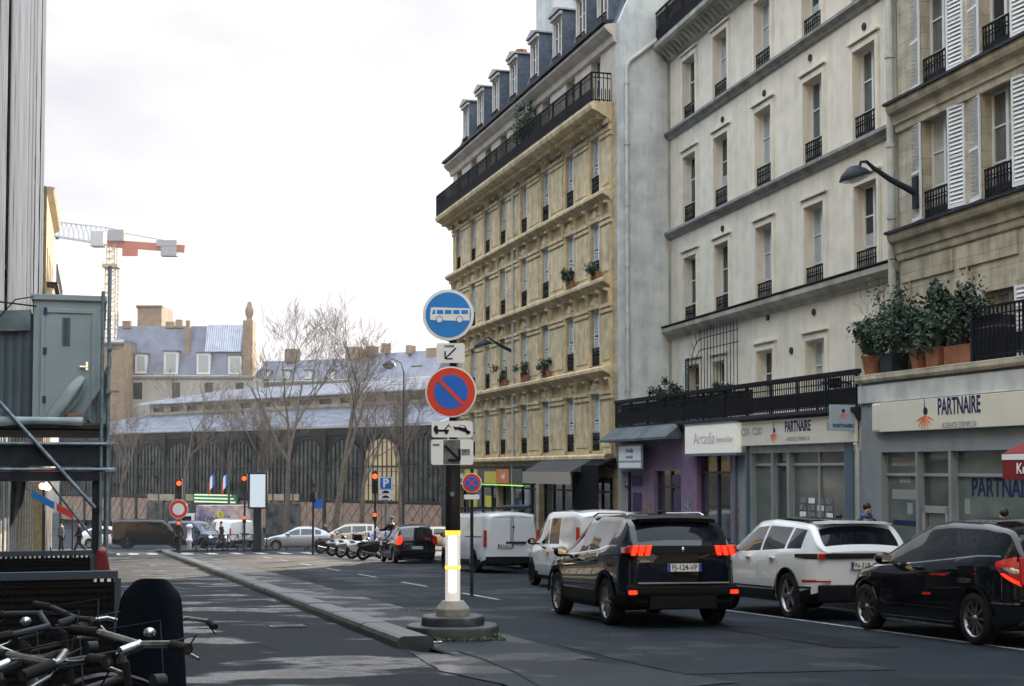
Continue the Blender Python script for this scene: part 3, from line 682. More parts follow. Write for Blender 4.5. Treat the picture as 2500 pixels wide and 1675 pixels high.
# gable wall and its drain pipe
mb = MB()
pf = [(0, Z0), (0, ZEV + .1), (.35, ZEV + .9), (1.15, ZEV + 2.7), (2.1, ZEV + 4.6), (5, ZEV + 6.6), (11, ZEV + 6.6), (11, Z0)]
mb.prism([(a, b) for a, b in pf], YL + .001, YL + .30, 0, Matrix(((0, 1, 0, 0), (1, 0, 0, 0), (0, 0, 1, 0), (0, 0, 0, 1))))
mb.build('gable_wall', 'gable', yb, label='grey blank rendered side wall')
mb = MB(); pts = [(YL + .36, .22, gz(46)), (YL + .36, .22, 14.55), (YL + .36, .30, 14.75), (YL + .36, 1.55, 15.75)]
mb.tube(pts, .07, 10); 
for z in range(0, 15, 2): mb.cyl((YL + .36, .22, z), (YL + .36, .22, z + .09), .09, n=10)
mb.build('drain_pipe', 'pipe', yb, label='white drain pipe up the grey side wall')
mb = MB(); mb.tube([(fy.S(1259), -.12, -1), (fy.S(1259), -.12, ZSL - .6)], .065, 8); mb.build('drain_pipe', 'pipe', yb)
# plants on the balcony and sills
pl = thing('balcony_plant', 'green bushy plant on the top balcony of the yellow building', 'plant', fy.w(fy.S(1283, -.4), -.4, ZSL + .02))
mbp = MB(); mbp.lathe([(.16, 0), (.2, .35), (.18, .36)], 12, 0); mbp.build('pot', 'terracotta', pl)
o = tuft('foliage', 'leaf', pl, (0, 0, 1.25), (.75, .45, .85), 1500, 4, .07)
k = 0
for (u, z, cap) in ((1463, ZC2, 'trailing plant with a white flower hanging from a sill of the yellow building'), (1400, ZC2, 'spiky green plant on the sill left of the white flowered one'), (1340, ZC3, 'spindly palm like plant on a sill of the yellow building'), (1287, ZC3, 'dark leafy pot plant on a sill beside the stone drain pipe'), (1236, ZC3, 'pale leafy trailing plant on the sill behind the small wall lamp')):
    x = fy.S(u, -.1); w_ = fy.w(x, -.20, z + .34)
    p = thing('window_plant', cap, 'plant', w_); mbp = MB(); mbp.box(-.25, -.08, -.28, .25, .08, -.04, T=Matrix.Rotation(fy.a, 4, 'Z')); mbp.build('planter', 'terracotta', p)
    tuft('foliage', 'leaf_dark', p, (0, 0, .12), (.42, .28, .42), 420, 10 + k, .06); k += 1

# shop fronts under the yellow building
def shop_front(parent, x0, x1, z0, z1, y=.25, m='glass_dark', n=3, fm='dark_metal', label=None, rz=.5):
    mb = MB(); mb.face([(x0, y, z0), (x1, y, z0), (x1, y, z1), (x0, y, z1)]); g = mb.build('shop_window', m, parent, label=label)
    mb = MB(); t = .06
    for i in range(n + 1):
        x = x0 + (x1 - x0) * i / n; mb.box(x - t / 2, y - .05, z0, x + t / 2, y - .002, z1)
    mb.box(x0, y - .06, z0, x1, y - .001, z0 + rz); mb.box(x0, y - .055, z1 - .5, x1, y - .0015, z1 - .44); mb.build('shop_frame', fm, g); return g
for i, (a, b, c, d) in enumerate(shop_holes): shop_front(yb, a, b, c, d, .28, n=4)
M['goods'] = mat('lit_goods', (0.25, 0.22, 0.15), 0.7, scale=6, col2=(0.03, 0.05, 0.05), stretch=(1, 1, .6), emit=(0.10, 0.09, .06), es=.6)
def panel(name, parent, x0, x1, z0, z1, m, y=-.12, t=.05, label=None, bevel=0):
    mb = MB(); mb.box(x0, y - t, z0, x1, y, z1); return mb.build(name, m, parent, bevel, label=label)
M['yel_sign'] = mat('yellow_sign', (0.70, 0.58, 0.04), 0.5); M['or_sign'] = mat('orange_sign', (0.85, 0.20, 0.02), 0.5)
M['green_led'] = mat('green_led', (0.2, .5, .1), .5, emit=(.35, .8, .12), es=.3); M['dk_green'] = mat('dark_green_paint', (0.015, 0.05, 0.035), .5)
def fsgn(u0, u1, v0, v1, y=-.15):
    a, b = fy.hit(u0, (v0 + v1) / 2, y)[0], fy.hit(u1, (v0 + v1) / 2, y)[0]; um = (u0 + u1) / 2
    return a, b, fy.hit(um, v1, y)[1], fy.hit(um, v0, y)[1]
a, b, c, d = fsgn(1112, 1276, 1145, 1182); sgn = panel('shop_sign', yb, a, b, c, d, 'dk_green', -.05, .12, 'dark green shop fascia with yellow and orange panels')
for nm, (u0, u1, v0, v1), mm in (('yellow_panel', (1135, 1166, 1146, 1163), 'yel_sign'), ('yellow_panel', (1183, 1212, 1151, 1180), 'yel_sign'), ('orange_panel', (1213, 1243, 1146, 1180), 'or_sign'), ('lettering_panel', (1114, 1132, 1156, 1168), 'goods'), ('green_line', (1112, 1278, 1182, 1184), 'green_led'), ('lower_poster', (1185, 1200, 1210, 1240), 'yel_sign'), ('lower_poster', (1147, 1165, 1215, 1240), 'yel_sign')):
    a, b, c, d = fsgn(u0, u1, v0, v1, -.18); panel(nm, sgn, a, b, c, d, mm, -.175, .02)
text('lettering', 'oui!', .34, 'sign_white', sgn, Matrix.Translation((fy.hit(1228, 1163, -.2)[0], -.2, fy.hit(1228, 1163, -.2)[1] - Z0)) @ FT, bold=.008)
# beige awning and black awning
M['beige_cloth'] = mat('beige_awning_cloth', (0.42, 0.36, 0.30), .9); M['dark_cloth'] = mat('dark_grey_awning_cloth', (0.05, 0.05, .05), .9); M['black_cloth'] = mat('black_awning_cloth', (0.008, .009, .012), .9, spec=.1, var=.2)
def awning(frame, x0, x1, ztop, drop, out, m, label, y=-.05, valance=.35, stripes=None):
    w_ = frame.w(x0, y, ztop - drop - valance)
    t = thing('awning', label, 'awning', w_, frame.a)
    W_ = x1 - x0; h = drop + valance; mb = MB(); mb.face([(0, -out, valance), (W_, -out, valance), (W_, 0, h), (0, 0, h)]); mb.face([(0, -out, valance - .002), (0, 0, h - .02), (W_, 0, h - .02), (W_, -out, valance - .002)])
    mb.face([(0, -out, valance), (0, 0, h), (0, 0, valance)]); mb.face([(W_, -out, valance), (W_, 0, valance), (W_, 0, h)])
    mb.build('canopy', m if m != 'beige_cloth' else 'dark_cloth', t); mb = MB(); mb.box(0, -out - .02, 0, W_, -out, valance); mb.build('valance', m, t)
    mb = MB(); mb.tube([(.1, 0, h - .3), (.1, -out + .05, valance + .02)], .02, 5); mb.tube([(W_ - .1, 0, h - .3), (W_ - .1, -out + .05, valance + .02)], .02, 5); mb.build('arm', 'dark_metal', t); return t
a, b, c, d = fsgn(1280, 1396, 1152, 1183, -1.0); awning(fy, a, b, d + .55, .55, 1.0, 'beige_cloth', 'pale beige shop awning under the yellow building beside the black one', valance=.42)
a = fy.S(1404, -.6); aw = awning(fy, a, YL - .02, 1.86, .25, .6, 'black_cloth', 'black shop awning hanging low at the corner of the yellow building', valance=2.6)
# ================= the white rendered building, set back behind one-storey shops
fw = Frame(5.09, 46.49, -radians(90 - 13.13))
WL = fw.S(2212)
Z0 = gz(38) - 0.3
wbd = thing('apartment_building', 'white rendered apartment building with tall plain windows behind the terrace', 'building', fw.w(0, 0, Z0), fw.a); OFF[wbd.name] = Z0
def zat(u, v, y=0.0): return fw.hit(u, v, y)[1]
ZA, ZB, ZCc, ZT = 12.24, 8.96, 5.69, 14.95
wcol = [(fw.S(1672), fw.S(1703)), (fw.S(1747), fw.S(1783)), (fw.S(1848), fw.S(1891)), (fw.S(1969), fw.S(2016)), (fw.S(2098), fw.S(2142))]
cw = 1.12
cen = [(a + b) / 2 for a, b in wcol]
# openings: (floor level, sill, head)
fl = [(ZA, ZA + .16, ZA + 2.22), (ZB, ZB + .24, ZB + 2.42), (ZCc, ZCc + .30, ZCc + 2.47), (2.8, 2.86, ZCc - .95)]
holes = []; wl = []
for k, (f0, s0, s1) in enumerate(fl):
    for i, c in enumerate(cen):
        if k == 3 and i == 1: continue
        cc = c + (.25 if k == 3 and i == 0 else 0); x = cc - cw / 2; holes.append((x, x + cw, s0, s1)); wl.append((k, i, x, s0, s1))
holes.append((fw.S(1742), fw.S(1772), 2.86, ZCc - 1.0)); wl.append((3, 1, fw.S(1742), 2.86, ZCc - 1.0))
mb = MB(); wall(mb, 0, WL, 2.5, ZT + .1, [h for h in holes], .30)
mb.face([(0, 0, 2.5), (0, 0, ZT), (0, 10, ZT), (0, 10, 2.5)])
mb.build('wall', 'white_render', wbd)
mb = MB(); mb.box(0, 0, ZT + .1, WL, 10, ZT + .14); mb.box(0, .02, Z0, WL, .30, 2.49); mb.build('roof_deck', 'zinc_plain', wbd)
for k, i, x, s0, s1 in wl:
    w_ = (holes[[h[0] for h in holes].index(x)][1] - x) if x in [h[0] for h in holes] else cw
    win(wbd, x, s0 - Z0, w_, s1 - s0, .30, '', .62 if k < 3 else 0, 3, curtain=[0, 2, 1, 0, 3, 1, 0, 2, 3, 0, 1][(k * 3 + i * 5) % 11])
for a, b, c, d in holes:      # moulded surrounds and sills
    mb = MB()
    if c < 2.9: c = 2.9
    for e, pr in ((.0, .045), (.12, .03)):
        t = .12 if e == 0 else .05; o1 = e + t
        mb.box(a - o1, -pr, c, a - e - .001, 0, d + e); mb.box(b + e + .001, -pr, c, b + o1, 0, d + e); mb.box(a - o1, -pr, d + e + .001, b + o1, 0, d + o1)
    mb.box(a - .2, -.10, d + .19, b + .2, 0, d + .24)
    if c > 3: mb.box(a - .16, -.09, c - .09, b + .16, 0, c - .002)
    mb.build('window_surround', 'white_render', wbd)
for z, m_, pr, d in ((ZA, 'grey_stone', .20, .26), (ZB, 'grey_stone', .20, .26), (ZCc, 'old_stone', .30, .38)):
    mb = MB(); cornice(mb, -.05, WL + .0, z, [(0, -.02), (.06, 0), (.09, d * .3), (pr - .06, d * .45), (pr, d * .6), (pr, d * .9), (pr - .04, d), (0, d + .02)])
    mb.build('string_course', m_, wbd)
    if m_ == 'old_stone':
        mb = MB(); mb.box(-.06, -pr - .03, z + d + .021, WL, 0, z + d + .045); mb.build('lead_flashing', 'dark_metal', wbd)
mb = MB(); cornice(mb, -.2, WL, ZT, [(0, -.15), (.10, -.12), (.14, .15), (.50, .20), (.56, .28), (.56, .42), (.50, .46), (0, .48)])
mb.build('cornice', 'old_stone', wbd)
mb = MB(); x = -.1
while x < WL - .2: mb.prism([(0, ZT + .14), (0, ZT - .16), (-.12, ZT - .10), (-.36, ZT + .12), (-.42, ZT + .17)], x, x + .16, 0, Matrix(((0, 1, 0, 0), (1, 0, 0, 0), (0, 0, 1, 0), (0, 0, 0, 1)))); x += .34
mb.build('modillions', 'old_stone', wbd)
M['red_brown'] = mat('red_brown_fence', (0.13, 0.075, 0.075), .7, var=.3, scale=4, stretch=(8, 1, 1))
mb = MB(); rail_run(mb, (-.1, -.45, ZT + .48), (WL, -.45, ZT + .48), 1.0); rail_run(mb, (-.1, -.45, ZT + .48), (-.1, .6, ZT + .48), 1.0); mb.build('roof_railing', 'iron', wbd)
mb = MB(); mb.box(.1, -.38, ZT + .55, WL, -.36, ZT + 1.40); mb.build('reed_screen', 'red_brown', wbd)
mb = MB(); mb.box(.3, .5, ZT + .14, WL, 5, ZT + 2.9); mb.build('attic_storey', 'white_render', wbd)
# stained pilaster strip at both ends, vents
for a, b in ((.05, .42), (WL - .62, WL - .16)):
    mb = MB()
    for z0_, z1_ in ((2.9, ZCc - .02), (ZCc + .42, ZB - .02), (ZB + .3, ZA - .02), (ZA + .3, ZT - .2)): mb.box(a, -.05, z0_, b, -.001, z1_)
    mb.build('corner_strip', 'old_stone', wbd)
for u, v in ((1765, 558), (1765, 292), (1867, 228), (1979, 141), (2111, 65), (1876, 775), (1988, 762), (1933, 856)):
    s_, z_ = fw.hit(u, v); mb = MB(); mb.cyl((s_, -.04, z_), (s_, .0, z_), .09, n=10); mb.build('air_vent', 'dark_metal', wbd)
# curved iron grille and shutter beside the second terrace window
gr = MB(); gx0, gz0 = fw.hit(1700, 880); gx1 = fw.S(1816)
arc = lambda r, cx, cz: [(cx - r * cos(t), -.16, cz + r * sin(t)) for t in [pi / 2 * k / 10 for k in range(11)]]
cx = gx0 + .75; cz = gz0 - .25; zt = cz + .85
gr.tube(arc(.85, cx + .1, cz) + [(gx1, -.16, cz + .85)], .014, 5); gr.tube(arc(.5, cx + .1, cz) + [(gx1, -.16, cz + .5)], .014, 5)
for k in range(9):
    t = pi / 2 * (k + .3) / 9; 
    if k % 2 == 0: gr.tube([(cx + .1 - .78 * cos(t), -.16, cz + .78 * sin(t)), (cx + .1 - 1.15 * cos(t), -.16, cz + 1.15 * sin(t))], .011, 4)
x = cx + .1
while x < gx1: gr.tube([(x, -.16, 2.9), (x, -.16, zt + .28)], .012, 4); x += .26
gr.build('window_grille', 'iron', wbd)
me = louvre_mesh(.62, 2.0, 'shutter', 'dark_metal'); o = put(me, 'shutter', wbd, (fw.S(1690), -.20, 2.9 - Z0), label='dark louvred shutter standing open by the iron grille'); o.rotation_euler = (0, 0, radians(-12))
me = louvre_mesh(.40, 1.9, 'shutter', 'shutter'); put(me, 'shutter', wbd, (fw.S(1672), -.05, 2.9 - Z0))

# ================= right-hand building with open shutters
fr = Frame(*(lambda p: (p.x, p.y))(fw.w(fw.S(2214), -.14)), fw.a)
RL = 14.0; Z0 = gz(28) - .3
rb = thing('apartment_building', 'tan stone apartment building with pale open louvred shutters at the right edge', 'building', fr.w(0, 0, Z0), fr.a); OFF[rb.name] = Z0
def rs(u): return fr.S(u)
def rz_(u, v): return fr.hit(u, v)[1]
c1 = (rs(2272) + rs(2316)) / 2; c2 = (rs(2422) + rs(2472)) / 2; sp_ = c2 - c1
rc = [c1 + sp_ * k for k in range(5) if c1 + sp_ * k < RL - .8]
R2 = rz_(2272, 545); R3 = rz_(2272, 212)
lv = [(2.9, 4.95), (R2 + .12, R2 + 2.25), (R3 + .08, R3 + 2.2), (R3 + 3.0, R3 + 5.0)]
print('RB levels', R2, R3, rc, c1)
holes = [(c - .56, c + .56, a, b) for c in rc for a, b in lv]
mb = MB(); wall(mb, 0, RL, 2.4, 17, holes, .30)
mb.face([(0, 0, 2.4), (0, 0, 17), (0, 9, 17), (0, 9, 2.4)]); mb.face([(RL, 0, 17), (RL, 0, Z0), (RL, 9, Z0), (RL, 9, 17)]); mb.box(0, .02, 17, RL, 9, 17.05); mb.box(0, .02, Z0, RL, .3, 2.39)
mb.build('wall', 'tan_stone', rb)
sh = {k: louvre_mesh(.54, lv[k][1] - lv[k][0] - .03, pitch=.085) for k in range(4)}
for k, (a, b) in enumerate(lv):
    for j, c in enumerate(rc):
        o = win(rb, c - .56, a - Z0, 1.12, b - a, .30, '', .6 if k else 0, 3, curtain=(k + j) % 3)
        q = put(sh[k], 'shutter', o, (-.02, -.03, .02)); q.rotation_euler = (0, 0, radians(180 - 7)); q.location = (-.02, -.06, .02)
        q = put(sh[k], 'shutter', o, (1.14, -.06, .02)); q.rotation_euler = (0, 0, radians(7))
def rcorn(z, prof, m, x0=0, x1=RL, name='string_course'):
    mb = MB(); cornice(mb, x0, x1, z, prof); return mb.build(name, m, rb)
for z in (R2 - .02, R3 - .06):
    rcorn(z, [(0, -.62), (.06, -.60), (.08, -.45), (.12, -.44), (.15, -.26), (.26, -.2), (.30, -.12), (.30, -.03), (0, .0)], 'tan_stone')
    mb = MB(); mb.box(-.04, -.36, z - .028, RL, 0, z + .03); mb.build('lead_flashing', 'dark_metal', rb)
rcorn(R3 + 2.75, [(0, -.4), (.1, -.3), (.2, -.1), (.2, 0), (0, 0.03)], 'tan_stone')
for c in rc:    # entablature over the middle floor windows
    mb = MB(); z = lv[1][1]; cornice(mb, c - .86, c + .86, z + .30, [(0, -.16), (.05, -.14), (.07, .02), (.20, .08), (.24, .16), (.24, .22), (0, .26)])
    mb.box(c - .72, -.04, z + .001, c + .72, -.001, z + .14)
    mb.box(c - .56, -.05, lv[1][1], c + .56, 0, lv[1][1] + .12)
    mb.build('window_hood', 'tan_stone', rb)
    for zz in (lv[0][1], lv[2][1]): mb = MB(); mb.box(c - .6, -.03, zz + .001, c + .6, 0, zz + .10); mb.build('lintel', 'tan_stone', rb)
mb = MB()
for i, c in enumerate([-sp_ + c1] + rc):   # rusticated masonry low down
    a = max(.02, c + 1.13); b = c + sp_ - 1.13
    if b <= a: continue
    mb = MB()
    for k in range(9): z = 3.05 + k * .3; mb.box(a, -.035, z, min(b, RL), -.001, z + .27)
    mb.build('rusticated_masonry', 'tan_stone', rb)
for a in range(6): x0 = .15 + a * 2.3; mb = MB(); mb.box(x0, -.04, R2 - 1.12, x0 + 2.1, -.001, R2 - .68); mb.build('frieze_panel', 'tan_stone', rb)
mb = MB(); x = -.12; mb.tube([(x, -.12, 2.9), (x, -.12, 17)], .085, 12)
for z in (4.2, 7.0, 8.6, 10.6, 12.5): mb.cyl((x, -.12, z), (x, -.12, z + .1), .11, n=12)
mb.build('drain_pipe', 'pipe', rb)

# ================= one-storey shops along the pavement
fp = Frame(3.42, 46.0, fy.a)
PZ = 2.85; Z0 = gz(38) - .45
PL = fp.S(2103); PR = fp.S(2560)
shp = thing('shop_building', 'low terraced shop building with mauve and pale fronts under a black railing', 'building', fp.w(0, 0, Z0), fp.a); OFF[shp.name] = Z0
def ps(u): return fp.S(u)
def pz(u, v, y=0.0): return fp.hit(u, v, y)[1]
def gp(x): q = fp.w(x, 0); return gz(q.y)
M['mauve'] = mat('mauve_paint', (0.25, 0.155, 0.255), .7, var=.12, scale=3); M['mauve_dark'] = mat('dark_purple_paint', (0.05, 0.025, 0.09), .6)
M['grey_front'] = mat('grey_shop_render', (0.27, 0.29, 0.30), .8, var=.12, scale=2)
M['cream_sign'] = mat('cream_sign', (0.76, 0.71, 0.58), .5, var=.04, scale=2); M['white_sign'] = mat('white_sign_box', (0.80, 0.76, 0.68), .45, emit=(0.7, 0.68, .62), es=.06)
M['alu'] = mat('aluminium_frame', (0.45, 0.46, 0.45), .4, .5); M['blue_frame'] = mat('blue_grey_metal', (0.10, 0.15, 0.20), .4, .3)
xm = ps(1793)       # boundary between the mauve shop and the grey one
mh = [(ps(1510), ps(1540), -2, pz(1525, 1152)), (ps(1595), ps(1660), -2, pz(1640, 1150)), (ps(1700), ps(1781), -2, pz(1730, 1112))]
mb = MB(); wall(mb, 0, xm, Z0, 2.72, [h for h in mh], .22); mb.build('mauve_front', 'mauve', shp)
for h in mh:
    g = shop_front(shp, h[0], h[1], gp(h[0]) + .2, h[3], .18, n=1 if h[1] - h[0] < 1 else 2, fm='mauve_dark', rz=.9)
for u0, u1, v0, v1 in ((1543, 1566, 1160, 1186), (1545, 1565, 1203, 1245), (1644, 1660, 1200, 1260), (1641, 1660, 1160, 1182)):
    a, b = ps(u0), ps(u1); mb = MB(); mb.box(a, -.02, pz(u0, v1), b, -.001, pz(u1, v0)); mb.build('dark_panel', 'mauve_dark', shp)
M['poster_a'] = mat('poster_red', (0.5, 0.25, .2), .6, scale=7, col2=(.08, .07, .09)); M['poster_b'] = mat('poster_grey', (0.35, 0.36, .38), .6, scale=8, col2=(.08, .08, .1))
for i, (u0, u1, v0, v1, mm) in enumerate(((1571, 1588, 1222, 1252, 'poster_a'), (1666, 1685, 1222, 1262, 'poster_b'), (1785, 1802, 1228, 1295, 'poster_a'))):
    panel('poster', shp, ps(u0), ps(u1), pz(u0, v1), pz(u1, v0), mm, -.002, .015)
M['old_lead'] = mat('old_lead', (0.14, 0.165, 0.18), .7, spec=.2, scale=2, col2=(.07, .085, .095))
# slate lean-to roof over the mauve shop
xr = ps(1668)
RA, RB, RO = 2.42, 2.84, -.55
mb = MB(); mb.face([(-.30, RO, RA), (xr, RO, RA), (xr, -.02, RB), (-.05, -.02, RB)]); mb.face([(-.30, RO, RA), (-.30, RO, RA - .07), (xr, RO, RA - .07), (xr, RO, RA)]); mb.face([(-.30, RO, RA - .07), (-.30, -.01, RA - .07), (xr, -.01, RA - .07), (xr, RO, RA - .07)])
mb.face([(xr, RO, RA - .07), (xr, -.02, RA - .07), (xr, -.02, RB), (xr, RO, RA)]); mb.face([(-.30, RO, RA - .07), (-.30, RO, RA), (-.05, -.02, RB), (-.05, -.02, RA - .07)])
mb.build('lean_to_roof', 'old_lead', shp)
mb = MB(); mb.box(xm + .01, .0, 1.89, PL, .04, PZ - .09); mb.box(-.02, .04, PZ - .12, PL, 2.6, PZ - .02); mb.build('terrace_deck', 'gable', shp)
mb = MB(); cornice(mb, xr - .02, PL, PZ, [(0, -.28), (.10, -.26), (.14, -.12), (.24, -.08), (.24, .0), (0, .02)]); mb.box(-.05, -.06, PZ - .1, xr - .03, 0, PZ + .02); mb.build('terrace_edge', 'dark_metal', shp)
# grey agency front
sb = pz(1945, 1084); 
gh = [(ps(1832), ps(1880), -2, sb - .02), (ps(1884), ps(1918), -2, sb - .02), (ps(1924), ps(2058), -2, sb - .02)]
mb = MB(); wall(mb, xm, PL, Z0, 1.9, gh, .16); mb.build('grey_front', 'grey_front', shp)
M['greenish_glass'] = mat('frosted_shop_glass', (0.16, 0.20, 0.175), .12, spec=.7, scale=.9, col2=(.09, .12, .11), stretch=(1, 1, 2))
for k, h in enumerate(gh): shop_front(shp, h[0], h[1], gp(h[0]) + .2, h[3], .14, 'greenish_glass' if k != 1 else 'glass_dark', 1 if k != 2 else 2, 'alu', rz=.3)
for j in range(5):
    for i in range(4):
        a = ps(1938 + i * 21.5); b = ps(1938 + i * 21.5 + 15)
        if j < 3: panel('notice', shp, a, b, pz(1950, 1262 - j * 17), pz(1950, 1249 - j * 17), 'poster_b' if (i + j) % 3 else 'sign_white', .128, .004)
for u in (1797, 1826): mb = MB(); mb.box(ps(u) - .05, -.08, Z0, ps(u) + .05, 0, sb + .6); mb.build('metal_post', 'blue_frame', shp)
mb = MB(); mb.box(ps(2062), -.03, Z0, ps(2082), 0, sb); mb.build('metal_post', 'blue_frame', shp)
# white sign box of the mauve shop
def zfix(x, v, y): # height of image level v at facade position x
    w_ = fp.w(x, y); return at(0, v, w_.y).z
def sign_panel(name, parent, u0, u1, vt0, vt1, vb0, vb1, y, t, m, label=None, level=True):
    a, b = fp.S(u0, y - t), fp.S(u1, y - t); zt = (fp.hit(u0, vt0, y - t)[1] + fp.hit(u1, vt1, y - t)[1]) / 2; zb = (fp.hit(u0, vb0, y - t)[1] + fp.hit(u1, vb1, y - t)[1]) / 2
    mb = MB(); mb.box(a, y - t, zb, b, y, zt); return mb.build(name, m, parent, .01, label=label), a, b, zb, zt
s1, a, b, zb, zt = sign_panel('shop_sign', shp, 1671, 1797, 1041, 1031, 1108, 1105, -.14, .14, 'white_sign', 'white sign box with faded grey lettering above the mauve shop')
Zs = Z0
M['faded_ink'] = mat('faded_lettering', (0.56, 0.56, 0.56), .6); M['navy_ink'] = mat('navy_lettering', (0.03, 0.04, 0.12), .8, spec=.05); M['pale_ink'] = mat('pale_lettering', (0.34, 0.34, 0.34), .8, spec=.05)
def lett(s, x, z, size, m, par, y, xs=1.0, bold=0.0, align='CENTER'): return text('lettering', s, size, m, par, Matrix.Translation((x, y, z - Zs)) @ FT, align=align, bold=bold, xs=xs)
mx_ = (a + b) / 2; lett('Arcadia', mx_ - .35, zt - .38, .46, 'faded_ink', s1, -.288); lett('Immobilier', b - .72, zt - .42, .24, 'faded_ink', s1, -.288)
mb = MB(); mb.box(a - .04, -.30, zb - .07, b + .04, -.02, zb - .01); mb.box(a - .04, -.30, zt + .01, b + .04, -.02, zt + .05); mb.build('sign_frame', 'blue_frame', s1)
s2, a, b, zb, zt = sign_panel('shop_sign', shp, 1806, 2085, 1027, 1007, 1089, 1080, -.05, .08, 'cream_sign', 'long cream agency fascia left of the drain post')
zm = (zb + zt) / 2; X = lambda u: fp.S(u, -.13)
def burst(par, x, z, r, y, navy=True):
    mb = MB()
    for k in range(7):
        t = radians(200 + k * 24); a1, a2 = t - .11, t + .11
        mb.prism([(x, z), (x + r * cos(a1) * .5, z + r * sin(a1) * .5), (x + r * cos(t), z + r * sin(t)), (x + r * cos(a2) * .5, z + r * sin(a2) * .5)], y - .004, y)
    mb.build('logo_star', 'or_sign', par)
    mb = MB(); mb.ball((x + r * .1, y, z + r * .25), (r * .24, .004, r * .24), n=10, k=6); mb.prism([(x - .02, z + r * .3), (x + .015, z + r * .3), (x + .0, z + r * 1.1)], y - .005, y); mb.build('logo_figure', 'navy_ink', par)
lett('PARTNAIRE', X(1946), zm + .09, .36, 'navy_ink', s2, -.134, .70, .008); lett('AGENCE D\'EMPLOI', X(1946), zm - .20, .13, 'pale_ink', s2, -.134, 1.05)
lett('CDI - CDD', X(1834), zm + .02, .26, 'pale_ink', s2, -.134, .95, .004); lett('INTERIM', X(2040), zm + .04, .28, 'pale_ink', s2, -.134, .8, .004); burst(s2, X(1888), zm - .04, .26, -.134)
# hanging square sign with the same mark
hb = thing('hanging_sign', 'square pale blue agency sign jutting out beside the cream fascia', 'sign', fp.w(0, 0, Zs), fp.a); OFF[hb.name] = Zs
hx = ps(2096); pt = fp.w(hx, 0)
M['pale_blue_sign'] = mat('pale_blue_sign', (0.34, 0.42, 0.46), .5)
zt_ = fp.hit(2085, 985, -.5)[1]; zb_ = fp.hit(2085, 1050, -.5)[1]
# it stands square to the wall, so its face looks up the street
mb = MB(); mb.box(hx - .04, -.72, zb_, hx + .04, -.12, zt_); hs = mb.build('panel', 'pale_blue_sign', hb, .008)
RT = Matrix(((0, 0, 1, 0), (1, 0, 0, 0), (0, 1, 0, 0), (0, 0, 0, 1)))   # lettering facing local +x
text('lettering', 'PARTNAIRE', .115, 'navy_ink', hs, Matrix.Translation((hx + .044, -.42, zb_ + .11 - Zs)) @ RT, bold=.003, xs=.85)
mb = MB()
for k in range(7):
    t = radians(200 + k * 24); r = .16; cy_, cz_ = -.42, zb_ + .38
    mb.prism([(cy_, cz_), (cy_ + r * cos(t - .1) * .5, cz_ + r * sin(t - .1) * .5), (cy_ + r * cos(t), cz_ + r * sin(t)), (cy_ + r * cos(t + .1) * .5, cz_ + r * sin(t + .1) * .5)], hx + .041, hx + .045, 0, Matrix(((0, 1, 0, 0), (1, 0, 0, 0), (0, 0, 1, 0), (0, 0, 0, 1))))
mb.build('logo_star', 'or_sign', hs); mb = MB(); mb.ball((hx + .042, -.41, zb_ + .44), (.004, .045, .045), n=10, k=6); mb.build('logo_figure', 'navy_ink', hs)
mb = MB(); mb.box(hx - .02, -.12, zt_ - .1, hx + .02, -.02, zt_ - .06); mb.box(hx - .02, -.12, zb_ + .06, hx + .02, -.02, zb_ + .1); mb.build('bracket', 'dark_metal', hb)
# small hanging sign on the mauve shop
ha = thing('hanging_sign', 'small white and blue sign board with lettering on the mauve shop', 'sign', fp.w(0, 0, Zs), fp.a); OFF[ha.name] = Zs
a, b = fp.S(1512, -.3), fp.S(1568, -.3); zt_ = pz(1540, 1086, -.3); zb_ = pz(1540, 1145, -.3)
mb = MB(); mb.box(a, -.34, zb_, b, -.28, zt_); hp = mb.build('panel', 'pale_blue_sign', ha, .008)
mb = MB(); mb.box(a + .05, -.35, zb_ + .26, b - .05, -.341, zt_ - .05); mb.box(a + .05, -.35, zb_ + .04, b - .05, -.341, zb_ + .19); fc = mb.build('face', 'sign_white', hp)
M['teal_ink'] = mat('teal_lettering', (0.05, 0.2, 0.3), .6)
text('lettering', 'Arcadia', .20, 'teal_ink', hp, Matrix.Translation(((a + b) / 2, -.353, zt_ - .18 - Zs)) @ FT, bold=.004); text('lettering', 'Immobilier', .14, 'teal_ink', hp, Matrix.Translation(((a + b) / 2, -.353, zt_ - .38 - Zs)) @ FT)
mb = MB(); mb.box(a, -.28, zt_ - .06, a + .04, 0, zt_ - .02); mb.box(b - .04, -.28, zt_ - .06, b, 0, zt_ - .02); mb.build('bracket', 'dark_metal', ha)
# terrace railing
mb = MB(); RT_ = 3.60
rail_run(mb, (-.0, -.06, PZ), (PL, -.06, PZ), RT_ - PZ, .115, .011); mb.box(-.05, -.10, RT_, PL, -.0, RT_ + .10)
mb.build('terrace_railing', 'iron', shp)
M['reed'] = mat('brown_reed_screen', (0.055, 0.048, 0.04), .9, var=.4, scale=6, stretch=(10, 1, 1))
mb = MB(); mb.box(.05, .02, PZ + .05, ps(1835), .035, RT_ - .06); mb.build('reed_screen', 'reed', shp)
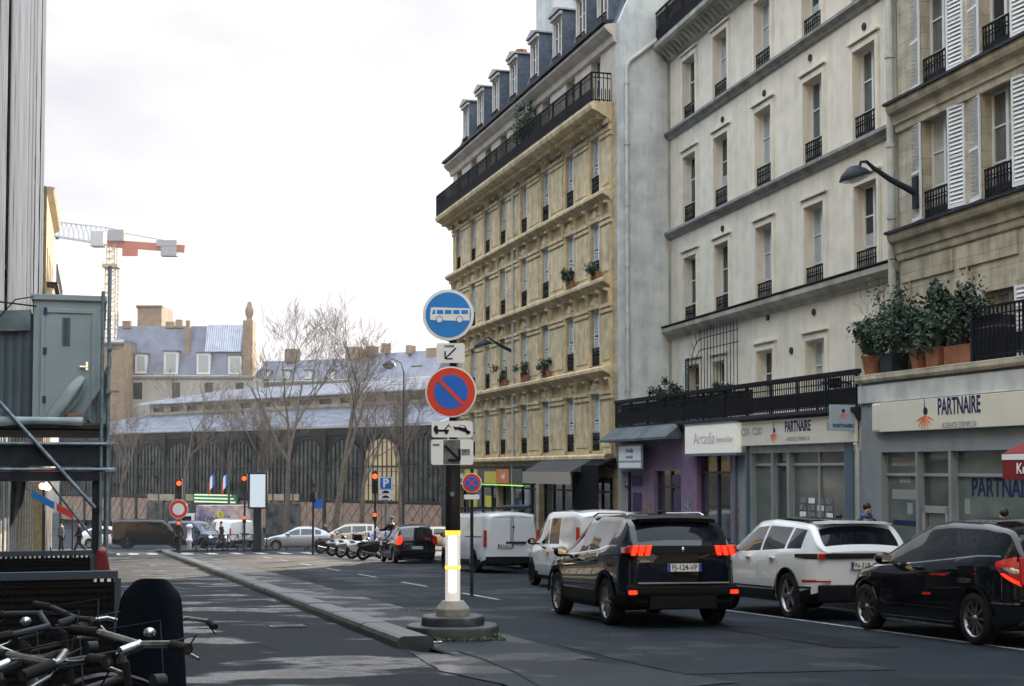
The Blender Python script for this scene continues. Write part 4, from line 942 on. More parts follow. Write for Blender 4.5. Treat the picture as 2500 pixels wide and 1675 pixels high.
# terrace things
def chair_t(X_, rz, label):
    w_ = fp.w(X_, .75, PZ - .02); t = thing('terrace_chair', label, 'chair', w_, fp.a + rz, 'black metal terrace chairs')
    mb = MB(); mb.box(-.21, -.21, .43, .21, .21, .46); mb.build('seat', 'black_paint', t); mb = MB(); mb.box(-.21, .19, .62, .21, .21, .86); mb.build('backrest', 'black_paint', t)
    for a, b in ((-.2, -.2), (.2, -.2), (-.2, .2), (.2, .2)): m2 = MB(); m2.bar((a, b, 0), (a, b, .44 if b < 0 else .87), .025); m2.build('leg', 'black_paint', t)
x0 = ps(1955); chair_t(x0, .3, 'black metal folding chair on the terrace left of the small table'); chair_t(ps(1998), -.4, 'black metal folding chair on the terrace right of the small table')
t = thing('terrace_table', 'small black metal table on the terrace behind the railing bars', 'table', fp.w(ps(1975), .7, PZ - .02), fp.a); mb = MB(); mb.cyl((0, 0, .70), (0, 0, .73), .35, n=20); mb.build('tabletop', 'black_paint', t)
for k in range(3): m2 = MB(); m2.bar((.3 * cos(k * 2.1), .3 * sin(k * 2.1), 0), (.05 * cos(k * 2.1 + 3), .05 * sin(k * 2.1 + 3), .7), .025); m2.build('leg', 'black_paint', t)
for i, (u, lb, r, nn) in enumerate(((1582, 'dark bushy plant at the left end of the terrace', (.55, .3, .38), 700), (1618, 'smaller dark bushy plant next to the grey corner on the terrace', (.45, .25, .42), 600), (1715, 'low green plants in a trough under the iron window grille', (.7, .25, .2), 500))):
    p = thing('terrace_plant', lb, 'plant', fp.w(ps(u), .45, PZ - .02), fp.a); m2 = MB(); m2.box(-.4, -.14, 0, .4, .14, .4); m2.build('planter', 'terracotta', p); tuft('foliage', 'leaf_dark', p, (0, 0, .82), r, nn, 30 + i, .06)

# podium of the right-hand building with its terrace of pots
Z0 = gz(29) - .45; Zs = Z0
sh2 = thing('shop_building', 'pale agency shop with large lettered fascia and planted terrace at the right', 'building', fp.w(0, 0, Z0), fp.a); OFF[sh2.name] = Z0
x0, x1 = PL + .03, PR; ZLd = 3.52
mb = MB(); pr = .10
g3 = [(fp.S(2152), fp.S(2236), -2, 1.84), (fp.S(2240), fp.S(2316), -2, 1.84), (fp.S(2322), fp.S(2560), -2, 1.84)]
g3 = [(a, min(b, x1 - .1), c, d) for a, b, c, d in g3]
mb = MB(); wall(mb, x0, x1, Z0, ZLd - .16, g3, .2, y=-.04); mb.face([(x0, -.04, Z0), (x0, -.04, ZLd - .16), (x0, .3, ZLd - .16), (x0, .3, Z0)]); mb.build('grey_front', 'grey_front', sh2)
for k, h in enumerate(g3): shop_front(sh2, h[0], h[1], gp(h[0]) + .2, h[3], .12, 'greenish_glass' if k != 1 else 'glass_dark', 1, 'alu', rz=.25)
mb = MB(); a, b = g3[1][0] + .08, g3[1][1] - .08; mb.box(a, .0, gp(a) + .15, a + .12, .1, .72); mb.box(b - .12, .0, gp(a) + .15, b, .1, .72); mb.box(a, .0, .60, b, .1, .74); mb.build('door', 'alu', sh2)
mb = MB(); mb.box(a + .2, .04, gp(a) + .3, b - .2, .06, .58); dd = mb.build('door_pane', 'greenish_glass', sh2)
for k, (z, w_) in enumerate(((.1, .5), (-.25, .6), (-.6, .45))): panel('notice', sh2, (a + b) / 2 - w_ / 2, (a + b) / 2 + w_ / 2, z, z + .16, 'sign_white' if k else 'poster_b', .038, .004)
mb = MB(); cornice(mb, x0 - .05, x1, ZLd, [(0, -.16), (.14, -.16), (.17, -.10), (.17, .0), (0, .03)]); mb.box(x0, -.04, ZLd - .02, x1, 2.4, ZLd + .0); mb.build('terrace_edge', 'tan_stone', sh2)
mb = MB(); mb.box(x0 - .02, -.10, ZLd - .60, PR, -.041, ZLd - .22); mb.build('upper_fascia', 'gable', sh2)
zt = 2.72; zb = 1.86
s3, a, b, zb, zt = sign_panel('shop_sign', sh2, 2146, 2540, 985, 948, 1054, 1038, -.05, .12, 'cream_sign', 'wide cream agency fascia over the large shop window')
mb = MB(); mb.box(a - .35, -.16, zb, a - .01, -.05, zt); mb.build('curved_return', 'cream_sign', s3, .05)
zm = (zb + zt) / 2; X = lambda u: fp.S(u, -.17)
lett('PARTNAIRE', X(2339), zm + .12, .46, 'navy_ink', s3, -.174, .60, .009); lett('AGENCE D\'EMPLOI', X(2339), zm - .24, .15, 'pale_ink', s3, -.174, .9); burst(s3, X(2256), zm - .02, .34, -.174)
zz = pz(2440, 1193, -.02); lett('PARTNAIRE', fp.S(2445, .1), zz, .50, 'navy_ink', sh2, .112, .80, .006)
mb = MB(); mb.prism([(X(2418), pz(2418, 1135)), (X(2440), pz(2440, 1120)), (X(2436), pz(2440, 1142)), (X(2446), pz(2440, 1160)), (X(2425), pz(2440, 1148)), (X(2415), pz(2415, 1165))], .105, .110); mb.build('window_sticker', 'or_sign', sh2)
for i, (u0, u1, v0, v1) in enumerate(((2163, 2225, 1115, 1138), (2163, 2230, 1196, 1218), (2181, 2208, 1155, 1178), (2338, 2352, 1218, 1255), (2199, 2212, 1228, 1255))): panel('notice', sh2, fp.S(u0), fp.S(u1), pz(u0, v1), pz(u1, v0), 'pale_ink', .118, .004)
panel('notice', sh2, fp.S(2165), fp.S(2232), pz(2190, 1282), pz(2190, 1270), 'navy_ink', .118, .004, label='narrow dark blue strip notice low on the glass')
mb = MB(); x = fp.S(2106); mb.tube([(x, -.16, gp(x)), (x, -.16, 1.9), (x + .02, -.22, 2.05)], .05, 8); mb.build('drain_pipe', 'pipe', sh2)
# red parasol/canopy at the right edge
M['red_cloth'] = mat('red_awning_cloth', (0.22, 0.01, 0.012), .8)
ra = thing('awning', 'red drinks awning with a white stripe at the right edge', 'awning', fp.w(0, 0, 0), fp.a); OFF[ra.name] = 0
xa, xb = fp.S(2446, -1.0), fp.S(2600, -1.0); z0_, z1_ = pz(2470, 1170, -1.0), pz(2470, 1120, -1.0)
mb = MB(); mb.face([(xa, -1.0, z1_ + .1), (xb, -1.0, z1_ + .1), (xb, -.1, z1_ + .5), (xa, -.1, z1_ + .5)]); mb.face([(xa, -1.0, z1_ + .1), (xa, -.1, z1_ + .5), (xa, -.1, z1_ + .1)]); mb.build('canopy', 'red_cloth', ra)
mb = MB(); mb.box(xa, -1.02, z0_, xb, -.99, z1_ + .1); v_ = mb.build('valance', 'red_cloth', ra); mb = MB(); mb.box(xa, -1.03, z1_ - .02, xb, -1.021, z1_ + .08); mb.build('stripe', 'sign_white', v_)
text('lettering', 'Ke', .26, 'sign_white', v_, Matrix.Translation((xa + .55, -1.035, (z0_ + z1_) / 2)) @ FT, bold=.004)
mb = MB(); mb.bar((xa + .05, -.98, z1_), (xa + .05, -.05, z1_ - .2), .03); mb.build('arm', 'dark_metal', ra)
# pots, shrubs, trough on the terrace
hh = [(2128, .9, .75, 'round topped dark green shrub in a terracotta pot, leftmost on the stone ledge', .5), (2180, 1.35, .85, 'tall dark evergreen shrub in a box beside the drain pipe', .55), (2245, 1.25, .8, 'wide dark green shrub in a terracotta pot on the stone ledge', .6), (2293, 1.3, .75, 'bushy evergreen shrub in the square terracotta pot right of the wide shrub', .55), (2360, 1.25, .9, 'loose green shrub in the long terracotta trough next to the grey box', .6)]
for i, (u, h_, zz, lb, rr) in enumerate(hh):
    h_ *= .82
    x = fp.S(u, .25); p = thing('potted_shrub', lb, 'shrub', fp.w(x, .28, ZLd + .03), fp.a, 'potted shrubs on the stone ledge')
    m2 = MB()
    if i in (0, 2): m2.lathe([(.17, 0), (.24, .40), (.25, .42), (.22, .42)], 16)
    elif i == 4: m2.box(-.55, -.18, 0, .45, .18, .38)
    else: m2.prism([(-.2, 0), (.2, 0), (.26, .42), (-.26, .42)], -.2, .2)
    m2.build('pot', 'terracotta' if i != 1 else 'dark_metal', p)
    m2 = MB()
    for k in range(6): m2.tube([(0, 0, .35), (.1 * cos(k), .1 * sin(k), .7), (.3 * cos(k * 1.1), .2 * sin(k * 1.1), h_ * .9)], [.018, .012, .005], 5)
    m2.build('stem', 'bark', p); tuft('foliage', ['leaf_dark', 'leaf', 'leaf_dark', 'leaf', 'leaf_dark'][i], p, (0, 0, .42 + h_ * .52), (rr * 1.1, .38, h_ * .6), [1500, 2400, 1900, 1500, 2600][i], 50 + i, [.07, .045, .06, .075, .05][i])
bt = thing('bare_shrub', 'leafless thin branching shrub reaching left over the stone ledge', 'shrub', fp.w(fp.S(2140, .25), .3, ZLd + .03), fp.a); m2 = MB(); rnd = random.Random(5); m2.tube([(0, 0, 0), (.0, 0, .9)], [.03, .02], 6); m2.build('trunk', 'bark', bt); m2 = MB()
for k in range(16):
    a = rnd.uniform(.1, 2.9); l_ = rnd.uniform(.6, 1.5); q = [(0, 0, .8)]
    for j in range(1, 6): t = j / 5; q.append((-l_ * cos(a) * t + rnd.uniform(-.03, .03), rnd.uniform(-.1, .1) * t, .8 + l_ * sin(a) * t * (1.3 - .3 * t) + rnd.uniform(-.03, .03)))
    m2.tube(q, [.012, .01, .008, .006, .005, .003], 4)
    for j in range(3): b_ = Vector(q[2 + j]); m2.tube([b_, b_ + Vector((rnd.uniform(-.3, .3), rnd.uniform(-.1, .1), rnd.uniform(.05, .3)))], [.005, .002], 3)
m2.build('crown', 'twig', bt)
tr = thing('planter_box', 'large grey metal planter box standing at the right end of the shrubs', 'planter', fp.w(fp.S(2408, .1), .25, ZLd + .03), fp.a); m2 = MB(); m2.box(-.45, -.2, 0, .45, .2, .85); m2.build('box', 'dark_metal', tr, .015); m2 = MB(); m2.box(-.46, -.21, .62, .46, .21, .65); m2.build('strap', 'poster_a', tr)
mb = MB(); rail_run(mb, (fp.S(2380), -.02, ZLd + .03), (x1, -.02, ZLd + .03), 1.0); mb.build('terrace_railing', 'iron', sh2)

# ================= wall lamps
def wall_lamp(name, label, frame, u, v, y_off, arm, head_r, scale=1.0):
    s_, z = frame.hit(u, v, y_off); t = thing('wall_lamp', label, 'street lamp', frame.w(s_, y_off, z), frame.a)
    mb = MB(); mb.box(-.09, -.07, -.35, .09, 0, .35); mb.build('bracket', 'dark_metal', t, .01)
    mb = MB(); L_ = arm; pts = [(0, -.05, 0), (0, -.05 - L_ * .45, .20 * L_), (0, -.05 - L_ * .75, .38 * L_), (0, -.05 - L_ * .86, .47 * L_), (0, -.05 - L_ * .96, .46 * L_), (0, -.05 - L_, .34 * L_)]
    mb.tube(pts, [.075, .06, .045, .035, .035, .03], 10); mb.build('arm', 'dark_metal', t)
    e = Vector(pts[-1]); T = Matrix.Translation(e + Vector((0, -.12, -.06))) @ Matrix.Rotation(radians(16), 4, 'X'); r = head_r
    mb = MB(); mb.lathe([(.05, .12), (.12, .10), (r * .8, -.02), (r, -.13), (r * .96, -.15), (r * .7, -.10)], 24, 0, T); hd = mb.build('lamp_head', 'dark_metal', t)
    mb = MB(); mb.lathe([(r * .9, -.14), (r * .7, -.20), (r * .3, -.235), (1e-4, -.24)], 20, 0, T); mb.build('lens', 'lamp_lens', hd); return t
M['lamp_lens'] = mat('lamp_lens', (0.5, 0.5, 0.48), .15, trans=.3)
wall_lamp('wall_lamp', 'large dark wall mounted street lamp reaching out beside the pale shutters', fr, 2238, 470, -.03, 1.30, .35)
wall_lamp('wall_lamp', 'small distant wall street lamp on the yellow stone facade', fy, 1254, 858, -.05, 1.15, .40)
# ================= the covered market across the boulevard
pR = at(907, 1147, 112); pL = at(150, 1147, 144)
fm = Frame(pL.x, pL.y, atan2(pR.y - pL.y, pR.x - pL.x)); ML = fm.S(1150); GZ = gz(120) - .02
mk = thing('market_hall', 'iron and glass covered market hall with two tiers of grey zinc roof', 'market hall', fm.w(0, 0, GZ), fm.a); OFF[mk.name] = GZ
def mz(u, v, y=0): return fm.hit(u, v, y)[1]
ZE = (mz(300, 1054) + mz(907, 1037) + mz(1000, 1034)) / 3
ZP = mz(640, 1226); zpan = GZ + 2.9
print('MARKET', ML, 'eave', ZE, 'ground', GZ, 'panel top', ZP)
M['mk_iron'] = mat('market_iron', (0.010, 0.015, 0.018), .5, .2, var=.3); M['mk_glass'] = mat('market_glass', (0.10, 0.11, 0.09), .25, scale=.9, col2=(.006, .010, .012), detail=3, spec=.4)  # pale patches in the glass colour stand for daylight showing through the hall
M['mk_glass_lit'] = mat('market_glass_lit', (0.30, 0.27, 0.18), .2, scale=.8, col2=(.12, .12, .09), emit=(.9, .68, .34), es=.06)
M['pink_panel'] = mat('pink_brick_panel', (0.36, 0.26, 0.20), .9, scale=3, col2=(.25, .18, .14)); M['panel_line'] = mat('dark_brick', (0.20, 0.12, 0.09), .9)
M['old_zinc'] = mat('weathered_zinc', (0.48, 0.50, 0.56), .38, .6, scale=1.2, col2=(.26, .28, .33))
bay = 4.6; n = int(ML / bay)
wh_ = MB(); ir = MB(); pn = MB(); pl_ = MB()
for i in range(n + 1):
    x = i * bay; ir.box(x - .16, -.12, GZ, x + .16, .2, ZE - .3); ir.box(x - .3, -.2, ZE - .9, x + .3, .1, ZE - .3)
ir.box(0, -.1, zpan - .02, n * bay, .12, zpan + .16); ir.box(0, -.1, ZE - .75, n * bay, .12, ZE - .2); ir.box(0, -.06, ZE - 3.4, n * bay, .1, ZE - 3.25)
for i in range(n):
    x0, x1 = i * bay + .16, (i + 1) * bay - .16; m_ = (x0 + x1) / 2; r = (x1 - x0) / 2; zc = ZE - .85 - r
    pts = [(x0, -.02, zpan)] + [(m_ - r * cos(t), -.02, zc + r * .9 * sin(t)) for t in [pi * k / 14 for k in range(15)]] + [(x1, -.02, zpan)]
    ir.tube(pts, .07, 4)
    for k in range(1, 8):
        x = x0 + (x1 - x0) * k / 8; ir.box(x - .025, -.03, zpan, x + .025, .05, zc + r * .9 * sqrt(max(0, 1 - ((x - m_) / r) ** 2)))
    for zz in (zpan + 1.3, zpan + 2.4): ir.box(x0, -.02, zz, x1, .05, zz + .04)
    for a, b in ((x0 + .03, m_ - .04), (m_ + .04, x1 - .03)):
        pn = MB(); pl_ = MB(); pn.box(a, -.04, GZ + .5, b, .03, zpan - .1)
        w_ = (b - a); k = 0
        for s_ in (-1, 1):
            for j in range(-1, 3):
                xa = a + w_ * j / 2
                seg = [(xa, GZ + .5), (xa + w_, zpan - .1)] if s_ > 0 else [(xa, zpan - .1), (xa + w_, GZ + .5)]
                (p0, q0), (p1, q1) = seg
                if p0 < a: q0 = q0 + (q1 - q0) * (a - p0) / (p1 - p0); p0 = a
                if p1 > b: q1 = q0 + (q1 - q0) * (b - p0) / (p1 - p0); p1 = b
                if p1 - p0 > .1: pl_.bar((p0, -.045 - .003 * (s_ > 0), q0), (p1, -.045 - .003 * (s_ > 0), q1), .06, .02)
        po = pn.build('brick_panel', 'pink_panel', mk); pl_.build('diamond_pattern', 'panel_line', po)
ir.build('iron_frame', 'mk_iron', mk)
lit = {fm.S(915), fm.S(975)}
for i in range(n):
    x0, x1 = i * bay + .16, (i + 1) * bay - .16; m_ = (x0 + x1) / 2; r = (x1 - x0) / 2; zc = ZE - .85 - r; isl_ = any(x0 < l < x1 for l in (fm.S(925), fm.S(985)))
    mb = MB(); mb.face([(x0, .06, zpan), (x1, .06, zpan), (x1, .06, zc)] + [(m_ + r * cos(t), .06, zc + r * .9 * sin(t)) for t in [pi * k / 12 for k in range(1, 12)]] + [(x0, .06, zc)])
    mb.build('window', 'mk_glass_lit' if isl_ else 'mk_glass', mk, label='lit yellow arched window' if isl_ else None)
mb = MB(); mb.box(0, .22, GZ, n * bay, .3, ZE - .2); mb.build('wall', 'mk_iron', mk)
# lower roof, clerestory, upper roof
def roof_sheet(name, y0, z0, y1, z1, x0, x1, x0b, m='zinc'):
    mb = MB(); k = int((x1 - x0) / .6)
    mb.face([(x0, y0, z0), (x1, y0, z0), (x1, y1, z1), (x0b, y1, z1)]); mb.face([(x0, y0, z0 - .12), (x1, y0, z0 - .12), (x1, y0, z0), (x0, y0, z0)])
    for i in range(k):
        x = x0 + (x1 - x0) * i / k; xb = max(x, x0b) if x < x0b else x; t0 = 0 if x >= x0b else 0
        a = Vector((x, y0, z0 + .03)); b = Vector((x, y1, z1 + .03))
        if x < x0b: f = (x - x0) / max(.01, (x0b - x0)); b = a.lerp(b, f)
        mb.bar(a, b, .07, .10)
    return mb.build(name, m, mk)
dr = 9.0; zr1 = mz(640, 1003, dr)
roof_sheet('lower_roof', -.5, ZE, dr, zr1, -.5, n * bay, -.3, 'old_zinc')
yc = dr; zc1 = mz(640, 972, yc)
xl = fm.S(366, yc)
mb = MB(); wall(mb, xl, n * bay, zr1 - .5, zc1, [(xl + .8 + k * 3, xl + 2.6 + k * 3, zr1 + .35, zc1 - .4) for k in range(int((n * bay - xl) / 3) - 1)], .2, y=yc); mb.face([(xl, yc, zr1 - .5), (xl, yc, zc1), (xl, yc + 8, zc1), (xl, yc + 8, zr1 - .5)]); mb.build('clerestory_wall', 'tan_stone', mk)
mb = MB(); mb.box(xl + .1, yc + .19, zr1, n * bay, yc + .22, zc1 - .1); mb.build('clerestory_glass', 'mk_glass', mk)
zt_ = mz(640, 948, yc + 7)
roof_sheet('upper_roof', yc - .9, zc1, yc + 7, zt_, xl - 1.0, n * bay, xl + 3.5, 'old_zinc')
mb = MB(); mb.face([(xl - 1, yc - .9, zc1), (xl + 3.5, yc + 7, zt_), (xl - 1, yc + 15, zc1)]); mb.face([(xl + 3.5, yc + 7, zt_), (n * bay, yc + 7, zt_), (n * bay, yc + 15, zc1), (xl - 1, yc + 15, zc1)]); mb.face([(-.5, -.5, ZE), (-.3, dr, zr1), (-.5, dr + 16, ZE)]); mb.build('rear_roof', 'old_zinc', mk)
# entrance fascia with green stripes, cream panels and glazed doors
a, b = fm.S(481, -.3), fm.S(584, -.3); z0_, z1_ = mz(530, 1228, -.3), mz(530, 1207, -.3)
M['green_sign'] = mat('green_sign', (0.04, 0.22, 0.10), .5); M['pale_green'] = mat('pale_lettering_green', (0.5, 0.62, 0.42), .5, emit=(.5, .7, .35), es=.25)
mb = MB(); mb.box(a, -.5, z0_, b, -.3, z1_); sg = mb.build('shop_sign', 'green_sign', mk, label='long green sign with pale stripes over the entrance')
mb = MB()
for k in range(3): zz = z0_ + (z1_ - z0_) * (.04 + .40 * k); mb.box(a + .1, -.52, zz, b - .1 - k * .3, -.501, zz + .12)
mb.build('stripes', 'pale_green', sg)
M['cream_panel'] = mat('cream_panel', (0.40, 0.34, 0.24), .8, scale=2, col2=(.25, .2, .14))
for u0, u1 in ((365, 390), (394, 430), (434, 476), (655, 668), (672, 696), (700, 716), (720, 733)): x0, x1 = fm.S(u0, -.15), fm.S(u1, -.15); mb = MB(); mb.box(x0, -.20, mz(u0, 1222, -.15), x1, -.14, mz(u0, 1206, -.15)); mb.build('cream_panel', 'cream_panel', mk)
for u0, u1 in ((362, 477), (652, 735), (478, 590)): x0, x1 = fm.S(u0, -.1), fm.S(u1, -.1); mb = MB(); mb.box(x0, -.12, GZ, x1, -.1, mz((u0 + u1) / 2, 1229)); mb.build('glass_door', 'mk_glass', mk)
for i, u in enumerate((520, 552)):
    s_ = fm.S(u, -.9); f = thing('flag', ['tricolour flag hanging on the market front, left one', 'tricolour flag hanging on the market front, right one'][i], 'flag', fm.w(s_, -.1, mz(u, 1200, 0)), fm.a)
    mb = MB(); mb.cyl((0, 0, 0), (.6, -1.0, 1.9), .03, n=6); mb.build('pole', 'dark_metal', f)
    for k, mm in enumerate(('blue_deep', 'sign_white', 'red_sign')):
        mb = MB(); mb.grid(lambda a, b, k=k: (.6 - .45 * (k + a) / 1.0 * .62, -1.0 + .1 * sin(3 * (k + a)), 1.8 - b * 1.1 - .35 * (k + a)), 3, 4); mb.build('cloth', mm, f)

# ================= distant houses behind the market
def house(name_label, Y, u0, u1, v_eave, v_top, wallm, roofm, tilt=0.0, dorm=None, windows=None, depth=9, mans=1.4, zb=None):
    a = at(u0, 1147, Y); b = at(u1, 1147, Y + tilt); f = Frame(a.x, a.y, atan2(b.y - a.y, b.x - a.x)); Lx = f.S(u1); zb = GZ if zb is None else zb
    t = thing('distant_building', name_label, 'building', f.w(0, 0, zb), f.a); OFF[t.name] = zb
    um = (u0 + u1) / 2; ze = f.hit(um, v_eave)[1]; zt = f.hit(um, v_top, mans)[1]
    hs = []
    if windows:
        for (wu0, wu1, wv0, wv1) in windows: hs.append((f.S(wu0), f.S(wu1), f.hit(wu0, wv1)[1], f.hit(wu0, wv0)[1]))
    mb = MB(); wall(mb, 0, Lx, zb, ze, hs, .3); mb.face([(0, 0, zb), (0, 0, ze), (0, depth, ze), (0, depth, zb)]); mb.face([(Lx, 0, ze), (Lx, 0, zb), (Lx, depth, zb), (Lx, depth, ze)]); mb.build('wall', wallm, t)
    mb = MB(); cornice(mb, -.2, Lx + .2, ze - .02, [(0, -.5), (.3, -.25), (.4, 0), (0, .1)]); mb.build('cornice', wallm, t)
    for h in hs: mb = MB(); mb.face([(h[0], .2, h[2]), (h[1], .2, h[2]), (h[1], .2, h[3]), (h[0], .2, h[3])]); mb.build('window', 'glass', t)
    mb = MB(); P = [(0, ze), (mans, zt), (depth - mans, zt), (depth, ze)]
    for (ya, za), (yb_, zb_) in zip(P, P[1:]): mb.face([(0, ya, za + .05), (Lx, ya, za + .05), (Lx, yb_, zb_ + .05), (0, yb_, zb_ + .05)])
    mb.face([(0, y, z) for y, z in P][::-1]); mb.face([(Lx, y, z) for y, z in P]); mb.build('roof', roofm, t)
    if dorm:
        for (wu0, wu1, wv0, wv1) in dorm:
            x0, x1 = f.S(wu0), f.S(wu1); z0_, z1_ = f.hit(wu0, wv1)[1], f.hit(wu0, wv0)[1]
            mb = MB(); mb.box(x0, -.02, z0_, x1, mans + .4, z1_); d = mb.build('dormer', 'wframe', t)
            mb = MB(); mb.box(x0 + .25, -.06, z0_ + .3, x1 - .25, -.03, z1_ - .3); mb.build('pane', 'curtain', d); mb = MB(); mb.box(x0 - .15, -.15, z1_, x1 + .15, mans + .5, z1_ + .15); mb.build('dormer_roof', 'slate', d)
    return t, f, ze, zt, Lx
M['pale_wall'] = mat('pale_distant_wall', (0.46, 0.44, 0.37), .9, scale=.5, col2=(.36, .34, .29)); M['violet_slate'] = mat('violet_grey_slate', (0.17, 0.175, 0.22), .5, scale=.8, col2=(.10, .11, .15)); M['ochre_stack'] = mat('ochre_chimney', (0.36, 0.25, 0.15), .9, scale=.8, col2=(.22, .15, .10))
D1 = [(330, 358, 864, 912), (400, 434, 858, 914), (480, 513, 862, 914), (557, 590, 868, 914)]
tA, fA, zeA, ztA, LA = house('pale distant house with four dormers and a dark roof behind the market', 190, 272, 615, 918, 797, 'pale_wall', 'violet_slate', 0, D1, [(325, 348, 934, 975), (420, 440, 934, 975), (500, 520, 934, 975), (575, 595, 934, 975)], mans=2.5)
def box_px(parent, f, u0, u1, v0, v1, name, m, y0=1.0, d=1.6, label=None):
    x0, x1 = f.S(u0, y0), f.S(u1, y0); z0_ = f.hit(u0, v1, y0)[1]; z1_ = f.hit(u0, v0, y0)[1]; mb = MB(); mb.box(x0, y0, z0_, x1, y0 + d, z1_); return mb.build(name, m, parent, label=label), x0, x1, z0_, z1_
c, x0, x1, z0_, z1_ = box_px(tA, fA, 592, 616, 782, 920, 'chimney', 'ochre_stack', -.3, 2.5, 'tall ochre chimney stack at the right end'); mb = MB(); xm_ = (x0 + x1) / 2; mb.lathe([(.5, 0), (.35, .4), (.55, .9), (.6, 1.5), (.35, 2.2), (.25, 2.6)], 10, 0, Matrix.Translation((xm_, .8, z1_))); mb.build('chimney_pot', 'ochre_stack', c)
for u0, u1, v0, v1 in ((297, 318, 783, 800), (403, 423, 785, 800), (427, 444, 780, 800), (452, 462, 782, 870)): box_px(tA, fA, u0, u1, v0, v1, 'chimney', 'ochre_stack', 2.2 if v1 < 850 else 1.0, 1.0)
mb = MB(); x0 = fA.S(500, 1); x1 = fA.S(588, 1); mb.grid(lambda a, b: (x0 + (x1 - x0) * a, .9 + 1.5 * b, fA.hit(500, 862, .9)[1] + .2 + (ztA - fA.hit(500, 862, .9)[1]) * b), 2, 2); mb.build('zinc_patch', 'zinc', tA)
tT, fT, *_ = house('square concrete tower block rising behind the dormered house', 260, 331, 393, 746, 746, 'ochre_stack', 'zinc_plain', 0, None, None, mans=.2)
house('low ochre house left of the dormered one, partly hidden by the scaffold', 185, 200, 300, 836, 830, 'ochre_stack', 'violet_slate', 0, None, [(262, 272, 870, 900)], mans=1)
tB, fB, zeB, ztB, LB = house('long low distant house with mauve roof right of the tall chimney', 200, 617, 872, 930, 880, 'pale_wall', 'violet_slate', -6, [(640, 652, 905, 925), (690, 702, 905, 925), (745, 757, 905, 925), (800, 812, 905, 925)], [(640, 655, 945, 975), (700, 715, 945, 975), (760, 775, 945, 975), (820, 835, 945, 975)], mans=2.5)
box_px(tB, fB, 695, 720, 852, 885, 'chimney', 'ochre_stack', 2, 1.5)
tC, fC, zeC, ztC, LC = house('violet slate roofed distant house with two roof windows near the round signs', 175, 862, 1060, 925, 862, 'pale_wall', 'violet_slate', -8, None, [(880, 895, 945, 985), (940, 955, 945, 985)], mans=2.8)
for u0, u1, v0, v1 in ((843, 868, 848, 880), (880, 890, 853, 900), (898, 908, 845, 868), (930, 938, 838, 862), (990, 999, 843, 864), (1040, 1062, 850, 875)): box_px(tC, fC, u0, u1, v0, v1, 'chimney', 'ochre_stack', 2.0, 1.2)
for u in (950, 1018): box_px(tC, fC, u - 14, u + 12, 893, 910, 'roof_window', 'glass' if u > 1000 else 'mk_glass_lit', 1.1, .5)
# ================= tower crane
Yc = 250
def cz_(v): return at(273, v, Yc).z
cx_ = at(273, 700, Yc).x; zb = gz(120)
cr = thing('tower_crane', 'tower crane with red counter jib and concrete ballast above the roofs', 'crane', (cx_, Yc, zb)); OFF[cr.name] = 0
def lattice(mb, a, b, w, n, r=.07):
    a = Vector(a); b = Vector(b); d = (b - a).normalized(); s_ = Vector((0, 1, 0)); t = d.cross(s_).normalized()
    cs = [(s_ * i + t * j) * w / 2 for i in (-1, 1) for j in (-1, 1)]
    for c_ in cs: mb.bar(a + c_, b + c_, r * 2)
    L_ = (b - a).length
    for k in range(n):
        p = a + d * L_ * k / n; q = a + d * L_ * (k + 1) / n
        for i, j in ((0, 1), (1, 3), (3, 2), (2, 0)):
            mb.bar(p + cs[i], q + cs[j], r); mb.bar(p + cs[i], p + cs[j], r)
M['crane_yel'] = mat('crane_yellow_grey', (0.42, 0.33, 0.17), .6, var=.15); M['crane_red'] = mat('crane_red', (0.50, 0.13, 0.07), .6); M['crane_white'] = mat('crane_white', (0.5, 0.5, 0.5), .6, var=.2); M['concrete'] = mat('concrete', (0.36, 0.35, 0.34), .9, var=.15)
Zm = cz_(597) - zb
mb = MB(); lattice(mb, (0, 0, 0), (0, 0, Zm - 3.8), 1.8, 26, .1); mb.build('mast', 'crane_yel', cr)
mb = MB(); lattice(mb, (0, 0, Zm - 3.8), (0, 0, Zm), 1.4, 3, .1); mb.box(-1.4, -1.4, Zm - 4.2, 1.4, 1.4, Zm - 3.6); mb.build('slewing_ring', 'crane_yel', cr)
def cp(u, v): p = at(u, v, Yc); return Vector((p.x - cx_, 0, p.z - zb))
mb = MB(); mb.bar(cp(60, 565) + Vector((0, -.7, 0)), cp(265, 598) + Vector((0, -.7, 0)), .25); mb.bar(cp(60, 565) + Vector((0, .7, 0)), cp(265, 598) + Vector((0, .7, 0)), .25); mb.bar(cp(60, 533), cp(262, 556), .2)
for k in range(17):
    u = 60 + k * 12; p = cp(u, 565 + (u - 60) * .161); q = cp(u + 6, 533 + (u + 6 - 60) * .114); mb.bar(p + Vector((0, -.7, 0)), q, .09); mb.bar(q, cp(u + 12, 565 + (u - 48) * .161) + Vector((0, .7, 0)), .09)
mb.build('jib', 'crane_white', cr)
mb = MB(); mb.bar(cp(262, 594), cp(452, 608), .5, 1.3); mb.build('counter_jib', 'crane_red', cr)
mb = MB(); p = cp(224, 603); q = cp(256, 565); mb.box(p.x, -1, p.z, q.x, 1, q.z); mb.build('cab', 'crane_white', cr, .15)
mb = MB(); p = cp(266, 590); q = cp(305, 562); mb.box(p.x, -.9, p.z, q.x, .9, q.z); mb.build('winch_housing', 'concrete', cr, .1)
mb = MB(); p = cp(299, 625); q = cp(338, 605); mb.box(p.x, -.2, p.z, q.x, .2, q.z); mb.build('banner', 'crane_red', cr)
